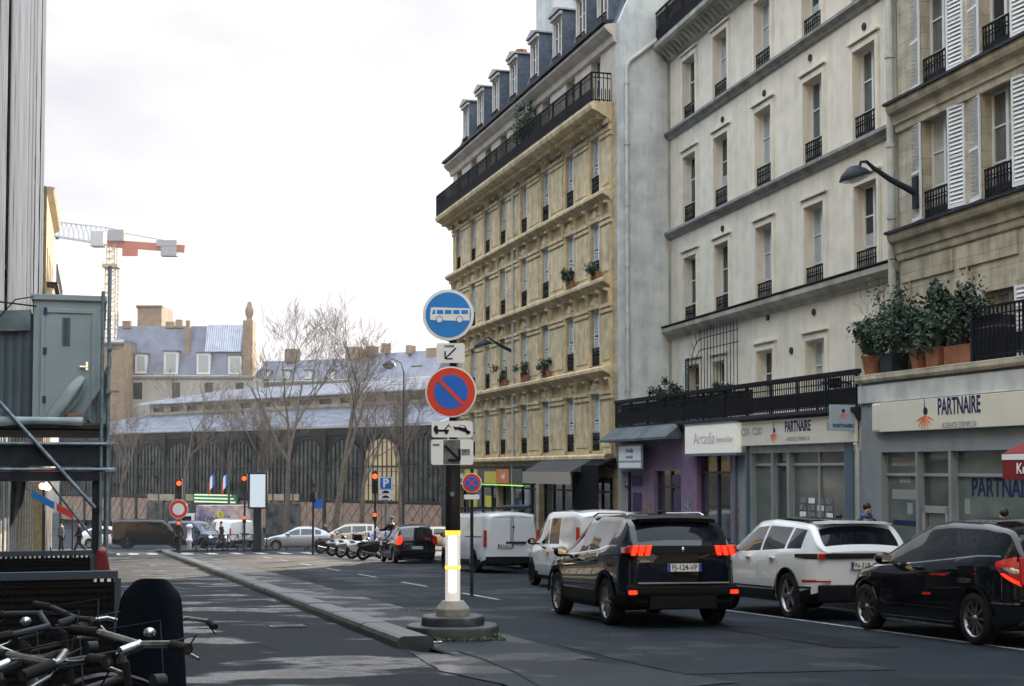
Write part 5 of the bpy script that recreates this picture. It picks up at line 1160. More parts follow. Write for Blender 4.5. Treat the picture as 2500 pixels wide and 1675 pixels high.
mb = MB(); p = cp(395, 626); q = cp(433, 603); mb.box(p.x, -.8, p.z, q.x, .8, q.z); p = cp(384, 602); q = cp(434, 588); mb.box(p.x, -.8, p.z, q.x, .8, q.z); mb.build('counterweight', 'concrete', cr)
mb = MB(); mb.bar(cp(305, 570), cp(430, 592), .08); mb.bar(cp(262, 556), cp(305, 565), .1); mb.bar(cp(140, 578), cp(140, 584), .5); mb.build('tie_cable', 'dark_metal', cr)
# ================= bare winter trees along the boulevard
def bare_tree(label, X, Y, H, seed, lean=0.0, spread=1.0, split=.33, thick=.22, dens=1.0):
    rnd = random.Random(seed); z0 = gz(Y) - .1; t = thing('bare_tree', label, 'tree', (X, Y, z0))
    tr = MB(); cr_ = MB(); tw = MB(); hs = H * split
    p = [Vector((0, 0, 0)), Vector((lean * .3, 0, hs * .5)), Vector((lean * .6 + rnd.uniform(-.1, .1), 0, hs))]
    tr.tube(p, [thick, thick * .75, thick * .62], 8); tr.build('trunk', 'bark', t)
    cnt = [0]
    def grow(a, d, l, r, lv):
        if cnt[0] > 1900 * dens: return
        cnt[0] += 1
        pts = [a]; dd = d.copy(); n = 4 if lv < 3 else 3
        for i in range(n):
            dd = (dd + Vector((rnd.uniform(-1, 1), rnd.uniform(-1, 1), rnd.uniform(-.4, .9))) * (.16 if lv < 2 else .22)).normalized(); pts.append(pts[-1] + dd * l / n)
        rs_ = [r * (1 - .5 * i / n) for i in range(n + 1)]
        (cr_ if lv < 3 else tw).tube(pts, rs_, 5 if lv < 2 else (4 if lv < 3 else 3))
        if lv >= 5: return
        k = [4, 4, 4, 4, 3][lv]
        for j in range(k):
            f = .35 + .65 * (j + rnd.random()) / k; i = min(n - 1, int(f * n)); b = pts[i].lerp(pts[i + 1], f * n - i)
            ang = rnd.uniform(.35, .85) * (1.0 if lv else spread); az = rnd.uniform(0, 2 * pi); o = dd.orthogonal().normalized(); o.rotate(Matrix.Rotation(az, 3, dd)); nd = (dd * cos(ang) + o * sin(ang)); nd.z += .15; nd.normalize()
            grow(b, nd, l * rnd.uniform(.55, .8), max(.010, rs_[i] * .60), lv + 1)
    top = p[-1]
    for j in range(5):
        az = 2 * pi * j / 5 + rnd.uniform(-.4, .4); tl = rnd.uniform(.22, .6) * spread if j else .08
        grow(top, Vector((cos(az) * sin(tl) + lean * .04, sin(az) * sin(tl), cos(tl))).normalized(), H * .30 * rnd.uniform(.85, 1.15), thick * .50, 0)
    cr_.build('crown', 'twig', t); tw.build('twigs', 'twig', t); return t
TR = [('tallest bare tree in the middle, its crown above the distant roofs', 700, 108, 20.5, .3, 1.1, .30, .26, 1.25),
      ('bare tree with a wide low fork between the tall tree and the left traffic lights', 640, 100, 12.0, -.4, 1.25, .30, .24, .8),
      ('slender bare tree left of the advertising panel', 450, 112, 12.5, 0, 1.0, .40, .18, .7),
      ('thin bare tree beside the scaffold pole', 300, 120, 12.0, 0, 1.0, .35, .17, .7),
      ('bare tree with leaning trunk behind the parked motorcycles', 812, 92, 16.0, 1.2, 1.0, .36, .26, .9),
      ('bare tree between the parking sign and the distant slate roof', 880, 104, 13.0, .5, 1.1, .33, .22, .8),
      ('bare tree right behind the round signs', 985, 98, 12.0, -.5, 1.1, .33, .2, .7),
      ('bare tree behind the white delivery van in the square', 560, 122, 11.0, 0, 1.1, .36, .16, .6)]
for i, (lb, u, Y, H, ln, spd, spl, th, dn) in enumerate(TR):
    X = (u - 1250) / FPX * Y; bare_tree(lb, X, Y, H, 40 + i * 3, ln, spd, spl, th, dn)
# ================= the traffic island post with its round signs
YP = 17.0
pc = on_ground(1105, 1560); YP = pc.y; pz0 = gz(YP)
def px_at(u, v, Y=None): return at(u, v, YP if Y is None else Y)
ps_ = thing('island_post', 'black post on a lit bollard and stepped round kerbs carrying the road signs', 'post', (pc.x, YP, pz0)); OFF[ps_.name] = 0
def cyl_px(u, v): p = px_at(u, v); return p.x - pc.x, p.z - pz0
M['kerb_dark'] = mat('dark_wet_stone', (0.022, 0.026, 0.03), .5, var=.4, scale=6, bump=.4, bscale=40); M['concrete_lt'] = mat('pale_concrete', (0.24, 0.23, 0.20), .85, var=.15, scale=14, bump=.3, bscale=70)
def rrect(w, d, r, n=6):
    o = []
    for cx, cy, a0 in ((w - r, d - r, 0), (-w + r, d - r, 90), (-w + r, -d + r, 180), (w - r, -d + r, 270)):
        for k in range(n + 1): a = radians(a0 + 90 * k / n); o.append((cx + r * cos(a), cy + r * sin(a)))
    return o
def tier(name, w, d, r, z0, z1, m, rd=.03, jit=.012, seed=0):
    mb = MB(); base = rrect(w, d, r); rnd = random.Random(seed); n = len(base); rings = []
    for off, z in ((0, z0), (0, z1 - rd), (rd * .3, z1 - rd * .3), (rd, z1), (min(w, d) * .6, z1 + .004)):
        rings.append([(x * (1 - off / w) + rnd.uniform(-jit, jit), y * (1 - off / d) + rnd.uniform(-jit, jit), z) for x, y in base])
    vs = [p for R_ in rings for p in R_]
    fs = [(k * n + i, k * n + (i + 1) % n, (k + 1) * n + (i + 1) % n, (k + 1) * n + i) for k in range(len(rings) - 1) for i in range(n)]
    mb.add(vs, fs, 0, True); mb.face(rings[-1]); return mb.build(name, m, ps_)
tier('lower_kerb_ring', .60, .42, .36, -.04, .19, 'kerb_dark', seed=1); tier('upper_kerb_ring', .405, .34, .26, .18, .31, 'kerb_dark', seed=2)
oct_ = lambda r, z: [(r * cos(pi / 8 + k * pi / 4), r * sin(pi / 8 + k * pi / 4), z) for k in range(8)]
mb = MB(); R_ = [oct_(.235, .30), oct_(.235, .40), oct_(.15, .50)]
for a, b in zip(R_, R_[1:]):
    for k in range(8): mb.face([a[k], a[(k + 1) % 8], b[(k + 1) % 8], b[k]])
mb.face(R_[-1]); mb.build('concrete_collar', 'concrete_lt', ps_, .008)
zb0, zb1 = .50, cyl_px(1105, 1293)[1]
M['beacon_shell'] = mat('beacon_shell', (0.62, 0.60, 0.56), .25, emit=(1, .93, .86), es=.10); M['beacon_tube'] = mat('beacon_tube', (1, 1, 1), .3, emit=(1.0, .95, .9), es=1.3); M['beacon_amber'] = mat('beacon_amber', (.8, .35, .05), .3, emit=(1.0, .42, .03), es=.55)
mb = MB(); mb.lathe([(.098, zb0), (.098, zb1 - .05), (.09, zb1 - .02)], 24); mb.build('beacon', 'beacon_shell', ps_, label='translucent cylindrical beacon'); 
mb = MB(); zm_ = cyl_px(1105, 1385)[1]
mb.box(-.042, -.112, zb0 + .12, .042, -.095, zm_ - .03); mb.box(-.042, -.112, zm_ + .03, .042, -.095, zb1 - .08); mb.build('light_tube', 'beacon_tube', ps_, .008)
mb = MB(); mb.lathe([(.100, zb1 - .07), (.100, zb1 - .01)], 24); mb.lathe([(.103, zm_ - .02), (.103, zm_ + .02)], 24); mb.build('amber_band', 'beacon_amber', ps_)
ztop = cyl_px(1105, 700)[1]
mb = MB(); mb.lathe([(.098, zb1 - .01), (.098, cyl_px(1105, 1120)[1]), (.05, cyl_px(1105, 1110)[1]), (.05, ztop - .2)], 24); mb.build('pole', 'black_paint', ps_)
mb = MB(); sk_ = cyl_px(1103, 1206); mb.cyl((-.005, -.100, sk_[1]), (-.005, -.104, sk_[1]), .030, n=20, sm=False); mb.build('sticker', 'steel', ps_, label='small round grey sticker')
sx = -.005
def spx(u, v): a = px_at(u, v, YP - .16); return a.x - pc.x, a.z - pz0
def disc(name, parent, cx, cz, r, y0, y1, m, n=48): mb = MB(); mb.cyl((cx, y1, cz), (cx, y0, cz), r, n=n, sm=False); return mb.build(name, m, parent)
YS = -.16
def sign_thing(label, u, v, r=None, w=None, h=None, cat='road sign', name='road_sign'):
    x, z = spx(u, v); t = thing(name, label, cat, (pc.x + x, YP + YS, pz0 + z)); OFF[t.name] = 0; return t
def plate_m(w, h, r=.03, y0=-.012, y1=.0):
    mb = MB(); base = rrect(w / 2, h / 2, r, 4); n = len(base); A = [(x, y0, z) for x, z in base]; B = [(x, y1, z) for x, z in base]
    mb.face(A[::-1]); mb.face(B); mb.add(A + B, [(i, (i + 1) % n, n + (i + 1) % n, n + i) for i in range(n)]); return mb
# bus lane disc
r1 = spx(1156, 768)[0] - spx(1031, 768)[0]; r1 = r1 / 2
s = sign_thing('round blue bus lane sign with a white bus, topmost on the post', 1094.5, 769); disc('plate', s, 0, 0, r1, -.012, .0, 'sign_white'); disc('rear_rim', s, 0, 0, r1 * 1.006, .001, .03, 'sign_back')
disc('blue_face', s, 0, 0, r1 * .885, -.0165, -.0125, 'blue_sign')
q = r1 / 64.0; g = -.0215
def P2(pts): return [((x - 1094.5) * q, -(z - 769) * q) for x, z in pts]
mb = MB(); body = P2([(1051, 752), (1054, 750), (1146, 753), (1148, 756), (1148, 783), (1119, 784), (1052, 782), (1049, 780), (1049, 770)])
mb.prism([(x, z) for x, z in body], g, -.017); mb.build('bus_symbol', 'sign_white', s)
mb = MB()
for x0, x1 in ((1066, 1082), (1086, 1103), (1107, 1123), (1127, 1144)): mb.prism(P2([(x0, 757), (x1, 757), (x1, 767), (x0, 767)]), g - .002, g - .0002)
mb.prism(P2([(1057, 757), (1062, 757), (1062, 767), (1054, 767)]), g - .002, g - .0002)
for cx in (1072.5, 1123): mb.cyl(((cx - 1094.5) * q, g - .0002, -(781 - 769) * q), ((cx - 1094.5) * q, g - .002, -(781 - 769) * q), 9 * q, n=24, sm=False)
mb.build('bus_windows', 'blue_sign', s)
for cx in (1072.5, 1123): mb = MB(); mb.cyl(((cx - 1094.5) * q, g - .0022, -(781 - 769) * q), ((cx - 1094.5) * q, g - .004, -(781 - 769) * q), 7 * q, n=24, sm=False); mb.build('bus_wheel', 'sign_white', s)
def brk(t, w=.05): mb = MB(); mb.box(-w, .0, -.03, w, .12, .03); mb.build('bracket', 'sign_back', t)
brk(s)
# arrow plate
s = sign_thing('small white plate with a black arrow pointing down left under the bus disc', 1100, 862); w = (spx(1135, 862)[0] - spx(1066, 862)[0]); h = w * .70
plate_m(w, h).build('plate', 'sign_white', s); brk(s, .04)
def arrow(par, cx, cz, L_, ang, m='ink', t=.018, y=-.016, head=.5):
    T = Matrix.Translation((cx, 0, cz)) @ Matrix.Rotation(-ang, 4, 'Y'); mb = MB(); mb.box(-L_ / 2, y, -t / 2, L_ / 2 - .005, -.0125, t / 2, 0, T)
    for sg_ in (-1, 1): T2 = T @ Matrix.Translation((L_ / 2, 0, 0)) @ Matrix.Rotation(radians(135) * sg_, 4, 'Y'); mb.box(0, y - .001 * sg_, -t / 2, L_ * head, -.0125, t / 2, 0, T2)
    return mb.build('arrow', m, par)
arrow(s, .0, -.005, .20, radians(225)); M['scrape'] = mat('grey_scrape', (0.30, 0.31, 0.32), .6, scale=30, col2=(.1, .1, .1)); mb = MB(); mb.box(-.08, -.0145, h / 2 - .055, .05, -.0125, h / 2 - .025); mb.build('scuffed_tape', 'scrape', s)
# no parking disc
s = sign_thing('round red and blue no parking sign in the middle of the post', 1101, 957); disc('plate', s, 0, 0, r1 * .995, -.012, 0, 'sign_white'); disc('rear_rim', s, 0, 0, r1, .001, .03, 'sign_back'); disc('red_ring', s, 0, 0, r1 * .94, -.016, -.0125, 'red_sign'); disc('blue_face', s, 0, 0, r1 * .66, -.020, -.0163, 'blue_deep')
def bars(s, r, angs, t, y=-.0235):
    mb = MB()
    for k, a in enumerate(angs): mb.box(-r, y - .0008 * k, -t / 2, r, -.0203, t / 2, 0, Matrix.Rotation(a, 4, 'Y'))
    return mb.build('red_bar', 'red_sign', s)
bars(s, r1 * .70, [radians(45)], r1 * .145); brk(s)
# tow-away plate
s = sign_thing('white plate with black tow truck and lifted car pictogram', 1104, 1048); w = spx(1154, 1048)[0] - spx(1054, 1048)[0]; h = w * .40
plate_m(w, h).build('plate', 'sign_white', s); brk(s, .04); k_ = w / 100.0
def PP(pts): return [((x) * k_, z * k_) for x, z in pts]
mb = MB(); mb.prism(PP([(-45, -4), (-45, 4), (-41, 9), (-36, 9), (-34, -1), (-8, -1), (-8, -6), (-44, -6)]), -.016, -.0125); mb.prism(PP([(-20, -1), (-9, 12), (-7, 11), (-16, -1)]), -.0165, -.0127); mb.prism(PP([(-10, 9), (-9, 12), (-3, 5), (-4, 4)]), -.0155, -.0127)
for x in (-38, -14): mb.cyl((x * k_, -.0127, -8 * k_), (x * k_, -.018, -8 * k_), 4 * k_, n=16, sm=False)
mb.prism(PP([(3, 8), (8, 4), (14, 5), (20, 11), (32, 8), (38, -2), (45, -6), (44, -11), (38, -10), (8, 1), (3, 3)]), -.016, -.0125)
for x, z in ((9, 2), (38, -9)): mb.cyl((x * k_, -.0127, z * k_), (x * k_, -.018, z * k_), 4 * k_, n=16, sm=False)
mb.build('tow_symbol', 'ink', s); mb = MB(); mb.prism(PP([(16, 7), (20, 9.5), (29, 7), (32, 3), (20, 5)]), -.0175, -.0162); mb.build('car_window', 'sign_white', s)
# lower scuffed plate
s = sign_thing('large white plate with a peeling black arrow pointing down right, lowest on the post', 1104, 1104); w = spx(1155, 1104)[0] - spx(1052, 1104)[0]; h = w * .60
plate_m(w, h).build('plate', 'sign_white', s); brk(s, .04)
M['peeled'] = mat('peeled_black_film', (0.20, 0.21, 0.215), .5, scale=9, col2=(.05, .055, .06), detail=9)
mb = MB(); mb.box(-.21 * w, -.0135, -h / 2 + .006, .19 * w, -.0125, h / 2 - .006); mb.build('peeled_panel', 'peeled', s); mb = MB(); mb.box(-.46 * w, -.0145, h * .24, -.30 * w, -.0125, h * .33); mb.box(.22 * w, -.0145, -.12 * h, .42 * w, -.0125, .12 * h); mb.build('scuffed_tape', 'scrape', s)
arrow(s, .0, -.01, .27, radians(-45), 'ink', .034, -.018, .55)
# weeds and litter at its foot
wd = tuft('weeds', 'leaf', None, (pc.x - .1, YP - .42, pz0 + .05), (.55, .10, .07), 700, 77, .022); wd['kind'] = 'stuff'; wd['label'] = 'green weeds growing round the foot of the island kerb'
wd2 = tuft('weeds', 'leaf', None, (pc.x + .50, YP - .22, pz0 + .05), (.22, .14, .06), 300, 78, .022); wd2['kind'] = 'stuff'; wd2['label'] = 'green weeds at the right foot of the island kerb'
mb = MB(); mb.grid(lambda a, b: (.11 * (a - .5) * 2, .05 * (b - .5) * 2, .012 + .014 * sin(9 * a) * cos(7 * b)), 6, 4); l_ = mb.build('litter', 'white_paint', None, loc=(pc.x - .22, YP - .56, pz0 + .015)); tag(l_, 'crumpled white paper litter lying by the island kerb', 'litter')
# ================= smaller signs down the street
def post_sign(label, u, v, Y, kind, s_=1.0, name='road_sign', vfoot=None):
    c_ = at(u, v, Y); t = thing(name, label, 'road sign', (c_.x, Y, gz(Y))); z = c_.z - gz(Y)
    mb = MB(); mb.cyl((0, 0, 0), (0, 0, z + .3 * s_), .035, n=10); mb.build('pole', 'steel' if kind != 'stop' else 'dark_metal', t); return t, z
t, z = post_sign('round red and blue no stopping sign on a thin pole right of the island post', 1152, 1179, 30, 'stop'); R = at(1176, 1179, 30).x - at(1152, 1179, 30).x
for nm, r, y0, y1, m in (('plate', R, -.06, -.045, 'sign_white'), ('red_ring', R * .93, -.065, -.0605, 'red_sign'), ('blue_face', R * .66, -.07, -.0655, 'blue_deep')): disc(nm, t, 0, z, r, y0, y1, m)
mb = MB(); 
for k, a in enumerate((45, -45)): mb.box(-R * .68, -.075 - .001 * k, -R * .07, R * .68, -.0705, R * .07, 0, Matrix.Translation((0, 0, z)) @ Matrix.Rotation(radians(a), 4, 'Y'))
mb.build('red_bar', 'red_sign', t)
pw = MB(); b = plate_m(R * 1.55, R * .48, .02, -.06, -.045); o = b.build('lower_plate', 'sign_white', t, loc=(0, 0, z - R * 1.42))
t, z = post_sign('square blue parking sign with two white plates beneath it', 942, 1180, 62, 'p', name='parking_sign'); W_ = (at(957, 1180, 62).x - at(927, 1180, 62).x)
plate_m(W_, W_, .05, -.06, -.04).build('plate', 'sign_white', t, loc=(0, 0, z)); o = plate_m(W_ * .9, W_ * .9, .04, -.066, -.061).build('blue_face', 'blue_deep', t, loc=(0, 0, z)); text('lettering', 'P', W_ * .95, 'sign_white', t, Matrix.Translation((0, -.069, z)) @ FT, bold=.02)
for k in (0, 1):
    o = plate_m(W_ * 1.05, W_ * .36, .03, -.06, -.04).build('lower_plate', 'sign_white', t, loc=(0, 0, z - W_ * (.73 + .39 * k))); mb = MB(); mb.prism([(-.18, -.04), (-.14, .02), (-.06, .07), (.07, .07), (.14, .02), (.19, -.04)], -.064, -.061); put(mb.mesh('car_symbol', 'ink'), 'car_symbol', o)
def light(label, u, v, Y, col='red', rep=None, back=True, hv=None, hl=1.0, noentry=None):
    c_ = at(u, v, Y); z = c_.z - gz(Y); t = thing('traffic_light', label, 'traffic light', (c_.x, Y, gz(Y)))
    mb = MB(); mb.cyl((0, .12, 0), (0, .12, z + .3), .06, n=10); mb.build('pole', 'dark_metal', t)
    mb = MB(); mb.box(-.16, -.1, z - .85 * hl, .16, .1, z + .22); h = mb.build('housing', 'black_paint', t, .03)
    for k in range(3):
        if k * .31 > .8 * hl: break
        lit_ = (k == 0 and col == 'red') or (k == 2 and col == 'green')
        if col == 'green' and k == 0: zz = z - .62
        zz = z - .31 * k if col == 'red' else z + .62 - .31 * k - .0
        if col == 'green': zz = z - .31 * (2 - k) * -1
        mm = {'red': 'tl_red', 'green': 'tl_green'}[col] if lit_ else 'dark_lens'
        mb = MB(); mb.cyl((0, -.1, zz), (0, -.13, zz), .13, n=20, sm=False); mb.build('lens', mm, h)
    if col == 'green': h.location.z = 0
    if rep: mb = MB(); zr_ = at(u, rep, Y).z - gz(Y); mb.box(-.1, -.05, zr_ - .3, .1, .12, zr_ + .12); r_ = mb.build('repeater', 'black_paint', t, .02); mb = MB(); mb.cyl((0, -.05, zr_), (0, -.08, zr_), .085, n=16, sm=False); mb.build('lens', 'tl_red', r_)
    return t, z
M['tl_red'] = mat('lit_red_lens', (.6, .05, .02), .3, emit=(1, .07, .012), es=.8); M['tl_green'] = mat('lit_green_lens', (.1, .5, .3), .3, emit=(.10, .9, .45), es=.7); M['dark_lens'] = mat('dark_lens', (.02, .02, .02), .2)
tl, z = light('leftmost red traffic light, with a round red bordered sign on its pole', 438, 1180, 78, rep=1277)
R = .52; cz2 = at(438, 1243, 78).z - gz(78)
for nm, r, y0, y1, m in (('sign_plate', R, -.14, -.12, 'sign_white'), ('red_ring', R * .96, -.146, -.141, 'red_sign'), ('sign_face', R * .62, -.152, -.147, 'sign_white')): disc(nm, tl, 0, cz2, r, y0, y1, m)
light('red traffic light left of the tall white advertising panel', 597, 1168, 82, rep=1264); light('red traffic light beside the blue parking sign', 916, 1163, 70, rep=1257)
tg, z = light('small green pedestrian light beside the grey parked car', 764, 1213, 74, 'green', hl=.3)
o = plate_m(.42, .48, .03, -.05, -.03); o.build('blue_plate', 'blue_deep', tg, loc=(.28, 0, at(764, 1230, 74).z - gz(74)))
# advertising panel
Ya = 80; c_ = at(630, 1197, Ya); t = thing('advertising_panel', 'tall white glowing advertising panel on a dark column in the square', 'advertising panel', (c_.x, Ya, gz(Ya))); z1 = at(630, 1158, Ya).z - gz(Ya); z0 = at(630, 1238, Ya).z - gz(Ya); hw = (at(650, 1197, Ya).x - at(610, 1197, Ya).x) / 2
mb = MB(); mb.box(-hw - .08, -.12, z0 - .1, hw + .08, .12, z1 + .1); mb.build('case', 'dark_metal', t, .02); mb = MB(); mb.box(-hw * .93, -.135, z0, hw * .93, -.121, z1); M['ad_glow'] = mat('glowing_panel', (.5, .56, .62), .3, emit=(.62, .74, .82), es=.13); mb.build('lit_face', 'ad_glow', t); mb = MB(); mb.box(-.22, -.1, 0, .22, .1, z0 - .1); mb.build('column', 'dark_metal', t)
# tall lamp post with a globe, white bollard, barrier, thin posts
Yl = 95; c_ = at(986, 900, Yl); t = thing('street_lamp', 'tall slender lamp post left of the island post', 'street lamp', (c_.x, Yl, gz(Yl))); H = at(986, 908, Yl).z - gz(Yl); mb = MB(); mb.cyl((0, 0, 0), (0, 0, 1.2), .16, .11, 12); mb.cyl((0, 0, 1.2), (0, 0, H), .09, .05, 10); mb.build('pole', 'dark_metal', t)
mb = MB(); mb.tube([(0, 0, H), (-.2, 0, H + .6), (-.8, 0, H + .9), (-1.0, 0, H + .7)], .04, 6); mb.build('arm', 'dark_metal', t); mb = MB(); mb.lathe([(.08, .3), (.4, .1), (.45, -.05)], 14, 0, Matrix.Translation((-1.0, 0, H + .45))); hd = mb.build('lamp_head', 'dark_metal', t); mb = MB(); mb.ball((-1.0, 0, H + .38), (.36, .36, .2)); mb.build('globe', 'lamp_lens', hd)
g_ = on_ground(462, 1345); t = thing('bollard', 'white banded bollard at the end of the bus lane kerb', 'bollard', (g_.x, g_.y, g_.z)); mb = MB(); mb.lathe([(.14, 0), (.14, .5), (.2, .55), (.2, .7), (.13, .75), (.13, 1.35), (.2, 1.4), (.2, 1.5), (.1, 1.6)], 14); mb.build('body', 'white_paint', t); mb = MB(); mb.lathe([(.145, .0), (.145, .45)], 14); mb.build('base', 'concrete', t)
ga = on_ground(478, 1352); gb = on_ground(660, 1346)
t = thing('barrier', 'low dark cross braced barrier on the crossing island', 'barrier', (ga.x, ga.y, ga.z)); mb = MB(); d = gb - ga; n_ = 5
for k in range(n_):
    a = d * k / n_; b = d * (k + .72) / n_; up = Vector((0, 0, 1.0)); mb.bar(a, a + up, .05); mb.bar(b, b + up, .05); mb.bar(a + up, b + up, .05); mb.bar(a + up * .15, b + up * .15, .04); mb.bar(a + up * .15, b + up, .03); mb.bar(b + up * .15, a + up, .03)
mb.build('frame', 'dark_metal', t)
for u in (700, 745, 752):
    g_ = on_ground(u, 1343); t = thing('bollard', {700: 'thin steel bollard alone between the bicycle and the crossing', 745: 'left one of the two thin bollards under the green light', 752: 'right one of the two thin bollards under the green light'}[u], 'bollard', g_, 0, 'thin steel bollards'); mb = MB(); mb.lathe([(.045, 0), (.045, 1.05), (.06, 1.07), (.05, 1.14)], 10); mb.build('post', 'steel', t)
# ================= vehicles
def lerp_tab(tab, x):
    if x <= tab[0][0]: return tab[0][1]
    for (a, p), (b, q) in zip(tab, tab[1:]):
        if x <= b: return p + (q - p) * (x - a) / (b - a) if b > a else q
    return tab[-1][1]
def smooth_tab(tab, x, w):
    tab = tab if tab[0][0] < tab[-1][0] else tab[::-1]
    return sum(lerp_tab(tab, x + w * k / 3) for k in (-3, -2, -1, 0, 1, 2, 3)) / 7
def paint(name, c, flake=0.0, rough=.28): 
    m = mat(name, c, rough, 0.0 if not flake else .5, coat=1.0, spec=0.0 if c[0] < .05 else .3); m.node_tree.nodes['Principled BSDF'].inputs['Coat Roughness'].default_value = .02; return m
M['paint_black'] = paint('black_car_paint', (0.006, 0.007, 0.009)); M['paint_navy'] = paint('near_black_blue_car_paint', (0.004, 0.007, 0.014)); M['paint_white'] = paint('white_car_paint', (0.66, 0.68, 0.69)); M['paint_silver'] = paint('silver_car_paint', (0.30, 0.32, 0.34), .5); M['paint_beige'] = paint('beige_car_paint', (0.34, 0.29, 0.22), .4); M['paint_grey'] = paint('grey_car_paint', (0.13, 0.14, 0.15), .4); M['paint_blue'] = paint('dark_blue_car_paint', (0.02, 0.04, 0.07), .3)
M['under'] = mat('underbody', (0.006, 0.006, 0.006), .9)
def wheel_meshes(r, w, spokes=10, hub='alloy', rimr=.68):
    ty = MB(); prof = [(r * rimr, -w / 2 + .01), (r * .86, -w / 2), (r * .97, -w / 2 + .02), (r, -w / 4), (r, w / 4), (r * .97, w / 2 - .02), (r * .86, w / 2), (r * rimr, w / 2 - .01)]
    T = Matrix.Rotation(-pi / 2, 4, 'X'); ty.lathe(prof, 32, 0, T, True, False)
    rm = MB(); rr = r * (rimr + .01); rm.lathe([(rr, w / 2 - .012), (rr * .93, w / 2 - .02), (rr * .90, w / 2 - .09), (rr * .90, -w / 2 + .02)], 32, 0, T, True, False)
    rm.lathe([(.001, w / 2 - .02), (rr * .13, w / 2 - .02), (rr * .22, w / 2 - .045), (rr * .22, w / 2 - .09)], 16, 0, T, True, False)
    bd = MB(); bd.cyl((0, -w / 2 + .05, 0), (0, w / 2 - .10, 0), rr * .9, n=28, sm=False)
    for k in range(spokes):
        a = 2 * pi * k / spokes; c_, s_ = cos(a), sin(a); p0 = Vector((c_ * rr * .15, w / 2 - .035, s_ * rr * .15)); p1 = Vector((c_ * rr * .93, w / 2 - .028, s_ * rr * .93)); tg_ = Vector((-s_, 0, c_)); h = rr * (.055 if spokes > 7 else .10)
        q = [p0 - tg_ * h, p0 + tg_ * h, p1 + tg_ * h * 1.25, p1 - tg_ * h * 1.25]; dn = Vector((0, -.035, 0))
        rm.face(q); 
        for i in range(4): rm.face([q[i], q[i] + dn, q[(i + 1) % 4] + dn, q[(i + 1) % 4]])
    return ty.mesh('tyre', 'rubber'), rm.mesh('rim', hub), bd.mesh('brake_disc', 'under')
WC = {}
def add_wheels(t, xs, y, r, w, spokes, rimr=.68, lod=0, hub='alloy'):
    k = (r, w, spokes, rimr, hub)
    if k not in WC: WC[k] = wheel_meshes(*k[:3], hub=hub, rimr=rimr)
    ty, rm, bd = WC[k]
    for x in xs:
        for s_ in (1, -1):
            o = bpy.data.objects.new('wheel', ty); COL.objects.link(o); o.parent = t; o.location = (x, s_ * (y - w / 2), r); o.rotation_euler = (0, 0, 0 if s_ > 0 else pi)
            a = put(rm, 'rim', o); 
            if not lod: put(bd, 'brake_disc', o)
